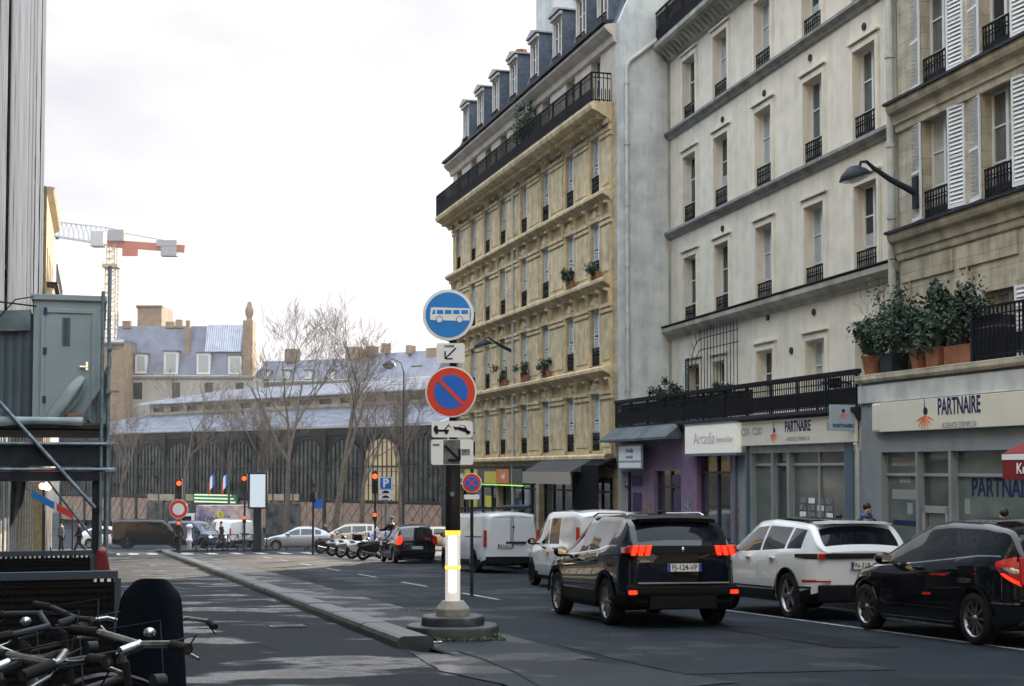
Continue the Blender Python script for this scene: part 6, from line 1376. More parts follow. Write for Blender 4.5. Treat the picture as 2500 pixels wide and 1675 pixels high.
def car(name, label, cat, X, Y, head, S, group=None, lod=0, dz=0.0, level=False):
    """S: dict of the shape; local +x is the front"""
    t = thing(name, label, cat, group=group); place(t, X, Y, head, dz, level)
    x0, x1 = S['rear'], S['front']; r = S['wr']; ax = S['ax']; W_ = S['W'] / 2; ub = S.get('under', .20)
    sw = S.get('sm', .07)
    ra = S.get('arch', r + .055)
    zbelt = lambda x: smooth_tab(S['belt'], x, sw); zroof = lambda x: max(smooth_tab(S['top'], x, S.get('smt', sw)), zbelt(x) + .012)
    hw = lambda x: smooth_tab(S['half'], x, sw * 1.3) * W_; hr = lambda x: smooth_tab(S['roofhalf'], x, sw) * W_
    xs = []; x = x0; st = S.get('step', .07 if not lod else .12)
    ends = [0, .012, .03, .06, .10, .15]
    xs = [x0 + e for e in ends] + [x1 - e for e in ends]
    x = x0 + .2
    while x < x1 - .18: xs.append(x); x += st
    for a in ax:
        for k in range(17): xs.append(a + ra * cos(pi * k / 16))
    for w in S['windows']: xs += [w[0], w[1]]
    for key in ('rw', 'ws'): xs += list(S[key])
    xs = sorted(x for x in xs if x0 - 1e-6 <= x <= x1 + 1e-6); out = [xs[0]]
    for v in xs[1:]:
        if v - out[-1] > .012: out.append(v)
    xs = out
    rnd_ = S.get('round', .16); zr_ = S.get('zround', .05)
    NL, NU, NT = (9, 5, 7) if not lod else (6, 4, 5)
    def inset(x):
        e = min(x - x0, x1 - x)
        if e >= rnd_: return 0, 0
        k = 1 - sqrt(max(0, 1 - ((rnd_ - e) / rnd_) ** 2)); return k * rnd_ * .75, k * zr_
    def under(x):
        z = ub + S.get('kick', .10) * max(0, (abs(x - (x0 + x1) / 2) / ((x1 - x0) / 2)) - .82) / .18
        for a in ax:
            d = abs(x - a)
            if d < ra: z = max(z, r + sqrt(max(0, ra * ra - d * d)))
        return z
    def section(x):
        iy, iz = inset(x); zb = zbelt(x) - iz * .3; zt = max(zroof(x) - iz, zb + .01); zu = min(under(x) + iz, zb - .05); Wm = hw(x) - iy; Wr = min(hr(x) - iy, Wm * .985)
        pts = [(0.0, zu)]
        inn = Wm - .22; pts.append((inn, zu))
        g = S.get('g', [(0, .955), (.12, .985), (.35, 1.0), (.62, .995), (.80, .985), (.86, .975), (.93, .97), (1, .925)])
        for i in range(NL + 1):
            f = i / NL; z = zu + (zb - zu) * f; tt = (z - ub) / max(.1, zb - ub); pts.append((Wm * lerp_tab(g, tt), z))
        yb = Wm * g[-1][1]
        H_ = zt - zb; rr = min(.075, H_ * .45)
        for i in range(1, NU + 1):
            f = i / NU; z = zb + (H_ - rr * .35) * f; y = yb + (Wr - yb) * (f ** 1.15); pts.append((y, z))
        cr_ = S.get('crown', .05) if H_ > .15 else .035
        for i in range(1, NT + 1):
            f = i / NT; y = Wr * (1 - f) * (1 - .0 * f); z = zt - rr * .35 + (rr * .35 + cr_) * (1 - (1 - f) ** 2.2) - cr_ * 0.4; pts.append((max(0, y), z))
        return pts
    secs = [section(x) for x in xs]; NP = len(secs[0]); iL0, iL1 = 2, 2 + NL; iU1 = iL1 + NU
    V = []; 
    def idx(i, j, s_): return (i * NP + j) * 2 + (0 if s_ > 0 else 1)
    for i, x in enumerate(xs):
        for (y, z) in secs[i]:
            bow = S.get('bow', .06); e = 0
            # bowed front and rear in plan
            fx = (x - (x0 + x1) / 2) / ((x1 - x0) / 2); bx = -bow * max(0, fx - .6) / .4 * (abs(y) / W_) ** 2 * (1 if True else 0) + bow * .7 * max(0, -fx - .6) / .4 * (abs(y) / W_) ** 2
            # raked rear/front faces above the belt
            V.append((x + bx, y, z)); V.append((x + bx, -y, z))
    body = MB(); groups = {}
    def addf(key, q): groups.setdefault(key, []).append(q)
    clad = S.get('clad', 0)
    for i in range(len(xs) - 1):
        xm_ = (xs[i] + xs[i + 1]) / 2
        for j in range(NP - 1):
            zc = (secs[i][j][1] + secs[i][j + 1][1]) / 2; H_ = zroof(xm_) - zbelt(xm_)
            key = 'body'
            if j < 2: key = 'under'
            elif j < iL1:
                if zc < clad: key = 'clad'
            elif j < iU1:
                if iL1 <= j < iU1 - 0 and H_ > .16:
                    for n_, w in enumerate(S['windows']):
                        if w[0] <= xm_ <= w[1] and not (j == iU1 - 1): key = ('win', n_)
            else:
                if S['ws'][0] <= xm_ <= S['ws'][1] and j >= iU1 + 1: key = 'ws'
                if S['rw'][0] <= xm_ <= S['rw'][1] and j >= iU1 + 1: key = 'rw'
                if S.get('glassroof') and S['glassroof'][0] <= xm_ <= S['glassroof'][1] and j > iU1: key = 'roofglass'
            for s_ in (1, -1):
                q = (idx(i, j, s_), idx(i + 1, j, s_), idx(i + 1, j + 1, s_), idx(i, j + 1, s_)); q = q if s_ > 0 else q[::-1]
                addf((key[0], key[1], s_) if isinstance(key, tuple) else key, q)
    for i, fl in ((0, 1), (len(xs) - 1, -1)):
        for j in range(NP - 1):
            q = (idx(i, j, 1), idx(i, j + 1, 1), idx(i, j + 1, -1), idx(i, j, -1)); zc = (secs[i][j][1] + secs[i][j + 1][1]) / 2
            addf('clad' if zc < clad else 'body', q if fl > 0 else q[::-1])
    def mk(keys, name, mats, parent, push=0.0, label=None):
        mb = MB(); used = {}; vs = []
        for mi, ks in enumerate(keys):
            for q in groups.get(ks, []):
                f = []
                for k in q:
                    if k not in used: used[k] = len(vs); vs.append(V[k])
                    f.append(used[k])
                if len(set(f)) > 2: mb.f.append(tuple(dict.fromkeys(f))); mb.m.append(mi); mb.s.append(True)
        if not vs: return None
        mb.v = vs; me = mb.mesh(name, mats)
        return put(me, name, parent, label=label)
    bo = mk(['body', 'clad', 'under'], 'body', [S['paint'], S.get('cladm', 'plastic'), 'under'], t)
    for n_, w in enumerate(S['windows']):
        for s_ in (1, -1): mk([('win', n_, s_)], 'side_window', ['car_glass'], t)
    mk(['ws'], 'windscreen', ['car_glass'], t); mk(['rw'], 'rear_window', [S.get('rwm', 'car_glass')], t); mk(['roofglass'], 'glass_roof', ['car_glass'], t)
    y_w = hw(ax[0]) - .015; add_wheels(t, ax, y_w, r, S.get('tw', .22), S.get('spokes', 10), S.get('rimr', .70), lod, S.get('hub', 'alloy'))
    # mirrors
    mx = S.get('mirror')
    if mx:
        for s_ in (1, -1):
            y = hw(mx[0]) - .02; mb = MB(); mb.ball((mx[0], s_ * (y + .13), mx[1] + .04), (.10, .12, .085), n=12, k=8); mb.box(mx[0] - .02, s_ * (y - .04), mx[1] - .04, mx[0] + .05, s_ * (y + .10), mx[1] + .0); m_ = mb.build('mirror', S.get('mirm', S['paint']), t)
            mb = MB(); mb.box(mx[0] - .108, s_ * (y + .06), mx[1] + .0, mx[0] - .095, s_ * (y + .20), mx[1] + .09); mb.build('mirror_glass', 'chrome', m_)
    t['_'] = 1; del t['_']
    return t, dict(hw=hw, hr=hr, belt=zbelt, roof=zroof, sec=section, x0=x0, x1=x1, W=W_)
def side_strip(t, I, name, x0_, x1_, za, zb, m, push=.012, n=10, sides=(1, -1), label=None, fz=None):
    """a strip that hugs the flank between two heights"""
    for s_ in sides:
        mb = MB()
        def P(a, b):
            x = x0_ + (x1_ - x0_) * a; zA = za(x) if callable(za) else za; zB = zb(x) if callable(zb) else zb; z = zA + (zB - zA) * b
            sc = I['sec'](x); y = None
            for (ya, z1), (yb, z2) in zip(sc[2:], sc[3:]):
                if z1 <= z <= z2 and z2 > z1: y = ya + (yb - ya) * (z - z1) / (z2 - z1); break
            if y is None: y = sc[2][0] if z < sc[2][1] else sc[-4][0]
            fx = (x - (I['x0'] + I['x1']) / 2) / ((I['x1'] - I['x0']) / 2); bx = -.06 * max(0, fx - .6) / .4 * (y / I['W']) ** 2 + .042 * max(0, -fx - .6) / .4 * (y / I['W']) ** 2
            return (x + bx, s_ * (y + push), z)
        mb.grid(P, n, 4)
        if s_ > 0: mb.f = [f[::-1] for f in mb.f]
        mb.build(name, m, t, label=label)
def plate_at(t, x, y, z, txt='', w=.52, h=.11, face=-1, tilt=0.0, blue=True):
    T = Matrix.Translation((x, y, z)) @ Matrix.Rotation(tilt * face, 4, 'Y')
    mb = MB(); mb.box(-.008, -w / 2, -h / 2, .008, w / 2, h / 2, 0, T); p = mb.build('number_plate', 'plate', t, .003)
    if blue:
        for s_ in (1, -1): mb = MB(); mb.box(face * .0085, s_ * (w / 2 - .001), -h / 2 + .001, face * .0105, s_ * (w / 2 - .042), h / 2 - .001, 0, T); mb.build('blue_band', 'eu_blue', p)
    if txt:
        R = Matrix(((0, 0, -1, 0), (-1, 0, 0, 0), (0, 1, 0, 0), (0, 0, 0, 1)))  # faces local -x
        text('lettering', txt, h * 1.0, 'ink', p, T @ Matrix.Translation((-.0115, 0, 0)) @ R, .001, bold=.001, xs=.86)
    return p
def cyl_y(*a): pass
def handles(t, I, xs_, z, m):
    for x in xs_:
        for s_ in (1, -1): mb = MB(); y = I['hw'](x) * .985; mb.box(x - .10, s_ * (y - .01), z - .018, x + .10, s_ * (y + .035), z + .018); mb.build('door_handle', m, t, .01)
def seams(t, I, xs_, z0_=.32, ztop=None):
    """shut lines: thin dark recess strips hugging the flank"""
    for x in xs_: side_strip(t, I, 'door_seam', x - .004, x + .004, z0_, (lambda q: I['belt'](q) - .02) if ztop is None else ztop, 'under', .0015, 1)
def rear_box(t, name, x, y0, y1, z0_, z1_, m, th=.03, bev=.01, both=True, label=None):
    for s_ in ((1, -1) if both else (1,)):
        mb = MB(); mb.box(x - th / 2, s_ * y0, z0_, x + th / 2, s_ * y1, z1_); mb.build(name, m, t, bev, label=label)

# ---- black SUV driving away, brake lights on
SUV = dict(rear=-2.20, front=2.25, W=1.86, wr=.355, ax=(-1.345, 1.33), under=.24, paint='paint_navy', clad=.50, spokes=10, tw=.23,
    belt=[(-2.20, 1.10), (-2.0, 1.18), (-1.4, 1.175), (-.9, 1.11), (0, 1.05), (.9, 1.0), (1.3, .97), (2.0, .87), (2.25, .66)],
    top=[(-2.20, 1.12), (-2.14, 1.20), (-1.93, 1.50), (-1.74, 1.60), (-1.2, 1.635), (-.3, 1.645), (.15, 1.60), (1.0, 1.12), (1.25, 1.03), (2.0, .90), (2.25, .70)],
    half=[(-2.20, .90), (-1.95, .97), (-1.4, 1.0), (1.4, 1.0), (1.9, .94), (2.25, .80)], roofhalf=[(-2.2, .86), (-1.9, .76), (-1.5, .68), (0, .67), (.2, .68), (1.0, .82), (1.3, .86), (2.25, .72)],
    windows=[(-1.62, -1.30), (-1.22, -.36), (-.28, .82)], rw=(-2.10, -1.91), rwm='privacy_glass', ws=(.18, .98), mirror=(.62, 1.02), round=.22, sm=.06, smt=.05)
tS, I = car('suv', 'black compact SUV driving away with lit red claw shaped tail lights', 'car', 0, 0, 0, SUV)
place(tS, 1.95, 22.9, 14.0)
# spoiler, tail band, lamps
mb = MB(); mb.grid(lambda a, b: (-2.0 + .33 * a, (b - .5) * 2 * (.60 + .03 * a), 1.575 + .05 * a + .018 * sin(pi * b)), 4, 10); mb.grid(lambda a, b: (-2.0 + .02 * a, (b - .5) * 2 * .60, 1.575 - .055 * a + .018 * sin(pi * b)), 1, 10); mb.build('spoiler', 'plastic', tS)
mb = MB(); mb.box(-2.235, -.80, 1.075, -2.19, .80, 1.19); mb.build('tail_band', 'black_paint', tS, .012)
for s_ in (1, -1):
    mb = MB(); mb.box(-2.245, s_ * .50, 1.075, -2.16, s_ * .84, 1.19); mb.box(-2.17, s_ * .78, 1.075, -1.98, s_ * .872, 1.17); lm_ = mb.build('tail_light', 'red_lamp', tS, .012)
    for k in range(3):
        y = s_ * (.55 + k * .105); sk = -s_ * .03; mb = MB(); mb.prism([(y - .033 + sk, 1.19), (y + .033 + sk, 1.19), (y + .033 - sk * .3, 1.05), (y - .033 - sk * .3, 1.05)], -.010, .010, 0, Matrix(((0, 1, 0, -2.252), (1, 0, 0, 0), (0, 0, 1, 0), (0, 0, 0, 1)))); mb.build('claw', 'red_lit', lm_)
mb = MB(); mb.box(-2.26, -.84, .46, -2.10, .84, .63); mb.build('bumper', 'plastic', tS, .05)
mb = MB(); mb.box(-2.275, -.70, .635, -2.20, .70, .66); mb.build('bumper_trim', 'chrome', tS, .006)
for s_ in (1, -1): mb = MB(); mb.box(-2.275, s_ * .72, .49, -2.24, s_ * .84, .545); mb.build('reflector', 'red_lit', tS, .006)
mb = MB(); mb.box(-2.24, -.52, .27, -2.14, .52, .47); mb.build('diffuser', 'plastic', tS, .02)
plate_at(tS, -2.232, -.02, .87, 'FJ-124-VP', .52, .115)
mb = MB(); mb.ball((-2.245, 0, 1.13), (.008, .028, .038), n=10, k=6); mb.build('badge', 'chrome', tS)
mb = MB(); mb.box(-2.235, .50, .955, -2.225, .66, .975); mb.build('model_badge', 'chrome', tS)
mb = MB(); mb.tube([(-2.12, 0, 1.22), (-2.09, -.05, 1.26), (-2.06, -.30, 1.29)], .012, 5); mb.build('wiper', 'plastic', tS)
mb = MB(); mb.ball((-1.25, 0, 1.685), (.09, .02, .035), n=8, k=6); mb.build('antenna', 'plastic', tS)
for s_ in (1, -1): mb = MB(); mb.tube([(-1.55, s_ * .60, 1.625), (-1.4, s_ * .59, 1.67), (.0, s_ * .58, 1.68), (.2, s_ * .6, 1.63)], .017, 6); mb.build('roof_rail', 'chrome', tS)
side_strip(tS, I, 'window_trim', -1.75, .95, lambda x: I['belt'](x) - .004, lambda x: I['belt'](x) + .018, 'chrome', .006, 20)
side_strip(tS, I, 'sill_trim', -.85, .80, .50, .52, 'chrome', .006, 8)
seams(tS, I, (-.95, -.32, .90)); handles(tS, I, (-.78, .12), .95, 'paint_navy')
def arch_trim(t, I, ax, r, m='plastic', w=.07, push=.012):
    for a in ax:
        for s_ in (1, -1):
            mb = MB(); n = 18
            y = I['hw'](a) * .993 + push
            mb.grid(lambda p, q: (a - (r + w * q) * cos(pi * p * .98 + .03), s_ * (y - .02 * (1 - q)), .355 + (r + w * q) * sin(pi * p * .98 + .03)), n, 2)
            if s_ < 0: mb.f = [f[::-1] for f in mb.f]
            mb.build('wheel_arch_trim', m, t)
arch_trim(tS, I, SUV['ax'], .40)
# ---- white SUV parked at the kerb
EV = dict(rear=-2.18, front=2.20, W=1.93, wr=.37, ax=(-1.34, 1.34), under=.26, paint='paint_white', clad=.46, spokes=5, tw=.24,
    belt=[(-2.18, 1.05), (-2.0, 1.12), (-1.2, 1.11), (-.5, 1.08), (.9, 1.03), (1.5, 1.0), (2.0, .94), (2.2, .78)],
    top=[(-2.18, 1.08), (-2.12, 1.16), (-1.85, 1.44), (-1.75, 1.51), (-1.2, 1.56), (-.3, 1.61), (.2, 1.58), (1.0, 1.14), (1.3, 1.06), (2.0, .97), (2.2, .82)],
    half=[(-2.18, .86), (-1.9, .95), (-1.4, 1.0), (1.4, 1.0), (1.9, .94), (2.2, .80)], roofhalf=[(-2.18, .84), (-1.8, .74), (-1.2, .68), (.2, .68), (1.0, .82), (1.3, .86), (2.2, .74)],
    windows=[(-1.72, -1.24), (-1.16, -.30), (-.22, .84)], rw=(-2.10, -1.83), rwm='privacy_glass', ws=(.22, .98), glassroof=(-1.4, .15), mirror=(.66, 1.07), mirm='plastic', round=.24, sm=.06, smt=.05)
EVX, EVY = 4.98, 24.4
tE, I = car('suv', 'white SUV with black roof glass and dark tail band parked behind the black people carrier', 'car', 0, 0, 0, EV); place(tE, EVX, EVY, 14.5, .145 * 0)
mb = MB(); mb.box(-2.20, -.70, .965, -2.14, .70, 1.045); mb.build('tail_band', 'black_paint', tE, .012)
side_strip(tE, I, 'tail_light', -2.17, -1.62, lambda x: .955 + .05 * (x + 2.17), lambda x: 1.045 - .02 * (x + 2.17), 'black_paint', .012, 8)
rear_box(tE, 'tail_light', -2.165, .62, .80, .96, 1.045, 'red_lamp', .06)
side_strip(tE, I, 'reflector', -2.12, -1.86, .60, .635, 'red_lamp', .010, 4)
rear_box(tE, 'reflector', -2.19, .60, .84, .60, .63, 'red_lamp', .03)
mb = MB(); mb.box(-2.22, -.80, .30, -2.12, .80, .56); mb.build('bumper', 'plastic', tE, .03); plate_at(tE, -2.20, 0, .86, 'FN-318-AD', .52, .115)
mb = MB(); mb.grid(lambda a, b: (-1.95 + .3 * a, (b - .5) * 2 * (.62 + .02 * a), 1.50 + .045 * a + .015 * sin(pi * b)), 4, 8); mb.build('spoiler', 'paint_white', tE)
side_strip(tE, I, 'side_vent', -2.05, -1.72, .50, .53, 'plastic', .008, 4)
seams(tE, I, (-1.0, -.26, .92)); handles(tE, I, (-.8, .15), .96, 'paint_white'); arch_trim(tE, I, EV['ax'], .415, 'plastic', .045)
side_strip(tE, I, 'door_trim', -.85, .80, .46, .49, 'black_paint', .008, 8)
# ---- black people carrier, nearest on the right
MV = dict(rear=-2.05, front=2.25, W=1.80, wr=.325, ax=(-1.22, 1.48), under=.19, paint='paint_black', spokes=10, tw=.205,
    belt=[(-2.05, .95), (-1.8, 1.10), (-1.3, 1.10), (-.6, 1.04), (.3, .97), (1.0, .93), (1.6, .88), (2.0, .78), (2.25, .58)],
    top=[(-2.05, .98), (-2.0, 1.12), (-1.84, 1.38), (-1.70, 1.46), (-1.2, 1.53), (-.4, 1.555), (.0, 1.53), (.35, 1.43), (1.30, 1.0), (1.5, .93), (2.0, .81), (2.25, .62)],
    half=[(-2.05, .84), (-1.85, .94), (-1.3, 1.0), (1.3, 1.0), (1.8, .94), (2.25, .74)], roofhalf=[(-2.05, .84), (-1.8, .74), (-1.4, .70), (.0, .70), (.35, .70), (1.3, .84), (2.25, .66)],
    windows=[(-1.62, -1.12), (-1.05, -.22), (-.15, .72), (.78, 1.12)], rw=(-1.98, -1.78), rwm='privacy_glass', ws=(.10, 1.26), mirror=(.72, .99), round=.22, sm=.07, smt=.06)
tM, I = car('people_carrier', 'black rounded people carrier with large red and clear tail light at the right edge', 'car', 0, 0, 0, MV)
place(tM, 6.27, 19.2, 15.0)
side_strip(tM, I, 'tail_light', -2.02, -1.70, lambda x: .74 + .75 * (x + 2.02), lambda x: 1.12 - .25 * (x + 2.02), 'red_lamp', .014, 8, label='large curved red tail light')
side_strip(tM, I, 'indicator', -2.00, -1.80, lambda x: .90, lambda x: .97, 'chrome', .018, 3); side_strip(tM, I, 'brake_strip', -2.02, -1.80, lambda x: .75 + .7 * (x + 2.02), lambda x: .79 + .7 * (x + 2.02), 'red_lit', .018, 3)
rear_box(tM, 'tail_light', -2.05, .60, .76, .76, 1.10, 'red_lamp', .05, .02)
mb = MB(); mb.box(-2.10, -.76, .52, -2.0, .76, .60); mb.build('bumper', 'paint_black', tM, .03); plate_at(tM, -2.09, 0, .80, '', .52, .11)
side_strip(tM, I, 'window_trim', -1.75, 1.30, lambda x: I['belt'](x) - .004, lambda x: I['belt'](x) + .014, 'chrome', .006, 22); side_strip(tM, I, 'door_trim', -.80, 1.02, .42, .435, 'chrome', .007, 10); side_strip(tM, I, 'sill_trim', -.80, 1.02, .25, .262, 'chrome', .007, 10)
side_strip(tM, I, 'bumper_trim', -2.02, -1.62, .53, .545, 'chrome', .010, 5)
seams(tM, I, (-1.05, -.18, .98)); handles(tM, I, (-.85, .02), .92, 'paint_black'); arch_trim(tM, I, MV['ax'], .375, 'paint_black', .035, .006)
# ---- small white panel van / leisure van ahead
BL = dict(rear=-2.10, front=2.10, W=1.81, wr=.325, ax=(-1.25, 1.47), under=.20, paint='paint_white', clad=.34, spokes=7, tw=.2, hub='plastic',
    belt=[(-2.1, 1.05), (-1, 1.06), (.8, 1.04), (1.3, 1.0), (1.8, .88), (2.1, .66)], top=[(-2.1, 1.72), (-2.04, 1.78), (-1.6, 1.83), (0, 1.84), (.35, 1.80), (.55, 1.70), (1.32, 1.10), (1.6, 1.02), (2.0, .88), (2.1, .72)],
    half=[(-2.1, .95), (-1.9, 1.0), (1.4, 1.0), (1.85, .92), (2.1, .76)], roofhalf=[(-2.1, .84), (-1.6, .84), (.4, .82), (1.3, .86), (2.1, .72)],
    windows=[(-.75, .05), (.13, 1.12)], rw=(-2.4, -2.3), ws=(.58, 1.28), mirror=(.95, 1.06), mirm='plastic', round=.16, smt=.07)
tB_, I = car('small_van', 'small white van parked just ahead of the black SUV', 'van', 0, 0, 0, BL); place(tB_, 1.72, 34.6, 15)
rear_box(tB_, 'tail_light', -2.11, .76, .84, .95, 1.45, 'red_lamp', .05); side_strip(tB_, I, 'side_badge', -.1, .05, .78, .86, 'red_sign', .01, 2); seams(tB_, I, (-.82, .09, 1.2)); handles(tB_, I, (-.6, .3), .95, 'plastic')
mb = MB(); mb.box(1.98, .55, .72, 2.06, .80, .88); mb.box(1.98, -.55, .72, 2.06, -.80, .88); mb.build('headlight', 'chrome', tB_, .02)
# ---- large white delivery van
VN = dict(rear=-2.50, front=2.45, W=1.92, wr=.34, ax=(-1.55, 1.70), under=.22, paint='paint_white', clad=.40, spokes=6, tw=.215, hub='plastic',
    belt=[(-2.5, 1.10), (1.0, 1.10), (1.7, 1.04), (2.2, .90), (2.45, .66)], top=[(-2.5, 1.80), (-2.44, 1.87), (-2.0, 1.92), (.6, 1.93), (.95, 1.87), (1.75, 1.16), (2.0, 1.06), (2.3, .90), (2.45, .72)],
    half=[(-2.5, .95), (-2.3, 1.0), (1.8, 1.0), (2.2, .92), (2.45, .78)], roofhalf=[(-2.5, .82), (-2, .84), (.6, .84), (1.7, .88), (2.45, .72)],
    windows=[(.35, 1.45)], rw=(-3, -2.9), ws=(.98, 1.68), mirror=(1.30, 1.15), mirm='plastic', round=.15, smt=.07, g=[(0, .96), (.12, .985), (.4, 1.0), (.8, .995), (1, .975)])
tV, I = car('delivery_van', 'white delivery van with roof rack and twin rear doors parked in the row', 'van', 0, 0, 0, VN); place(tV, -.86, 47.3, 20)
def van_rear(t, xr, H=1.9, lampz=(.85, 1.35), lit=True, W=.86, plate='GB-526-KW'):
    for s_ in (1, -1):
        mb = MB(); mb.box(xr - .02, s_ * (W - .02), lampz[0], xr + .08, s_ * (W + .07), lampz[1]); l_ = mb.build('tail_light', 'red_lamp', t, .015)
        mb = MB(); mb.box(xr - .02, s_ * (W - .22), .43, xr + .03, s_ * (W - .05), .48); mb.build('reflector', 'red_lit', t, .006)
        mb = MB(); mb.box(xr - .035, s_ * .03, .88, xr - .005, s_ * .04, H - .12); mb.build('door_seam', 'under', t)
    mb = MB(); mb.box(xr - .06, -W, .28, xr + .06, W, .52); mb.build('bumper', 'plastic', t, .03); mb = MB(); mb.box(xr - .035, -.48, .92, xr - .002, .20, .99); mb.build('handle_recess', 'black_paint', t, .01); plate_at(t, xr - .02, .22, .86, plate, .52, .11)
    mb = MB(); mb.cyl((xr - .02, -.05, 1.45), (xr, -.05, 1.45), .035, n=12); mb.build('badge', 'dark_metal', t)
van_rear(tV, -2.50)
mb = MB()
for x in (-2.1, -1.0, .1): mb.bar((x, -.82, 1.90), (x, -.82, 2.04), .04); mb.bar((x, .82, 1.90), (x, .82, 2.04), .04); mb.bar((x, -.84, 2.05), (x, .84, 2.05), .05)
mb.tube([(-2.35, -.70, 2.10), (.3, -.70, 2.10)], .07, 8); mb.bar((-2.3, .8, 2.07), (.4, .8, 2.07), .05); mb.build('roof_rack', 'dark_metal', tV)
side_strip(tV, I, 'sliding_rail', -2.3, -.6, 1.12, 1.15, 'under', .006, 8); seams(tV, I, (-.62, .3, 1.55)); handles(tV, I, (.5,), 1.0, 'plastic')
# ---- dark small hatchback
HB = dict(rear=-1.92, front=1.98, W=1.69, wr=.30, ax=(-1.15, 1.31), under=.18, paint='paint_black', spokes=7, tw=.19,
    belt=[(-1.92, .88), (-1.7, .98), (-.5, .95), (.8, .90), (1.3, .86), (1.7, .76), (1.98, .58)], top=[(-1.92, .90), (-1.86, 1.0), (-1.60, 1.38), (-1.4, 1.46), (-.6, 1.50), (-.1, 1.48), (.2, 1.42), (1.0, .96), (1.3, .90), (1.7, .80), (1.98, .62)],
    half=[(-1.92, .84), (-1.7, .95), (-1.2, 1.0), (1.2, 1.0), (1.6, .93), (1.98, .74)], roofhalf=[(-1.92, .84), (-1.55, .74), (-1, .69), (.2, .69), (1.0, .83), (1.98, .68)],
    windows=[(-1.45, -.98), (-.92, -.12), (-.05, .80)], rw=(-1.84, -1.58), ws=(.24, .96), mirror=(.6, .93), round=.2, smt=.05)
tH, I = car('hatchback', 'small dark hatchback parked left of the white delivery van', 'car', 0, 0, 0, HB); place(tH, -4.3, 58.6, 16)
for s_ in (1, -1): mb = MB(); mb.prism([(s_ * .66, 1.12), (s_ * .80, 1.05), (s_ * .84, .74), (s_ * .70, .74), (s_ * .60, .86)], -.02, .02, 0, Matrix(((0, 1, 0, -1.90), (1, 0, 0, 0), (0, 0, 1, 0), (0, 0, 0, 1)))); mb.build('tail_light', 'red_lit' if s_ > 0 else 'red_lamp', tH)
side_strip(tH, I, 'tail_light', -1.90, -1.62, lambda x: .78, lambda x: 1.02, 'red_lamp', .012, 4); plate_at(tH, -1.93, 0, .62, 'CX-417-HN', .52, .11); mb = MB(); mb.box(-1.97, -.74, .36, -1.86, .74, .54); mb.build('bumper', 'paint_black', tH, .03); seams(tH, I, (-.95, -.08, .9))
# ---- cars crossing and parked on the boulevard
SED = dict(HB, paint='paint_silver', rear=-2.1, front=2.1, ax=(-1.25, 1.38), top=[(-2.1, .92), (-1.9, 1.0), (-1.6, 1.22), (-1.0, 1.42), (-.5, 1.46), (0, 1.44), (.25, 1.38), (1.05, .96), (1.4, .90), (1.8, .80), (2.1, .62)], belt=[(-2.1, .88), (-1.7, .97), (.8, .92), (1.4, .86), (1.8, .76), (2.1, .58)], half=[(-2.1, .82), (-1.85, .94), (-1.2, 1), (1.3, 1), (1.7, .93), (2.1, .74)], roofhalf=[(-2.1, .82), (-1.5, .72), (-1, .69), (.3, .69), (1.05, .83), (2.1, .68)], windows=[(-1.35, -.98), (-.92, -.12), (-.05, .85)], rw=(-1.85, -1.15), ws=(.28, 1.02), mirror=(.65, .95))
def far_car(name, label, cat, u, v, head, S, front=True, extra=None, dzY=None):
    g_ = on_ground(u, v); t, I = car(name, label, cat, 0, 0, 0, S, lod=1); place(t, g_.x, g_.y, head); xr, xf = S['rear'], S['front']
    hwf = S['W'] / 2 * .70
    hz = S['belt'][-1][1] + .10
    for s_ in (1, -1):
        mb = MB(); mb.ball((xf - .10, s_ * hwf, hz), (.12, .16, .07), n=10, k=6); mb.build('headlight', 'head_lit' if front == 'lit' else 'chrome', t)
        mb = MB(); mb.box(xr - .03, s_ * (hwf - .02), .78, xr + .08, s_ * (hwf + .18), 1.0); mb.build('tail_light', 'red_lamp', t, .02)
    plate_at(t, xf + .0, 0, .45, '', .52, .11, 1, 0, False); plate_at(t, xr - .02, 0, .62, '', .52, .11, -1, 0, False); return t, I
M['head_lit'] = mat('lit_headlight', (1, 1, 1), .2, emit=(1, 1, .95), es=1.0)
far_car('parked_car', 'silver hatchback side on between the lamp posts on the boulevard', 'car', 730, 1343, 97, SED)
SU2 = dict(SUV, paint='paint_beige', clad=0)
far_car('parked_car', 'beige taller car overlapping the silver one on the boulevard', 'car', 845, 1341, 99, SU2)
far_car('parked_car', 'pale beige car half hidden behind the dark hatchback', 'car', 1052, 1340, 98, dict(SED, paint='paint_beige'))
far_car('parked_car', 'silver blue car behind the motorcycles with only its roof showing', 'car', 1000, 1330, 97, dict(SED, paint='paint_blue'))
BV = dict(VN, paint='paint_black', clad=0, windows=[(-1.9, -.7), (-.6, .25), (.35, 1.45)], spokes=7)
far_car('black_van', 'black van crossing the boulevard in front of the dark blue people carrier', 'van', 368, 1338, -84, BV)
MP = dict(BL, paint='paint_blue', clad=0, windows=[(-1.9, -1.1), (-1.0, -.1), (.0, 1.12)])
far_car('people_carrier', 'dark blue people carrier with lit headlights facing the viewer', 'car', 478, 1338, -122, MP, 'lit')
g_ = on_ground(560, 1333); t, I = car('delivery_van', 'small white box van seen from behind beside the dark blue people carrier', 'van', 0, 0, 0, dict(VN, windows=[(.35, 1.45)], spokes=7), lod=1); place(t, g_.x, g_.y, 32); van_rear(t, -2.5, plate='')
far_car('white_car', 'small white car glimpsed behind the scaffold pole', 'car', 268, 1336, -84, dict(SED, paint='paint_white'))
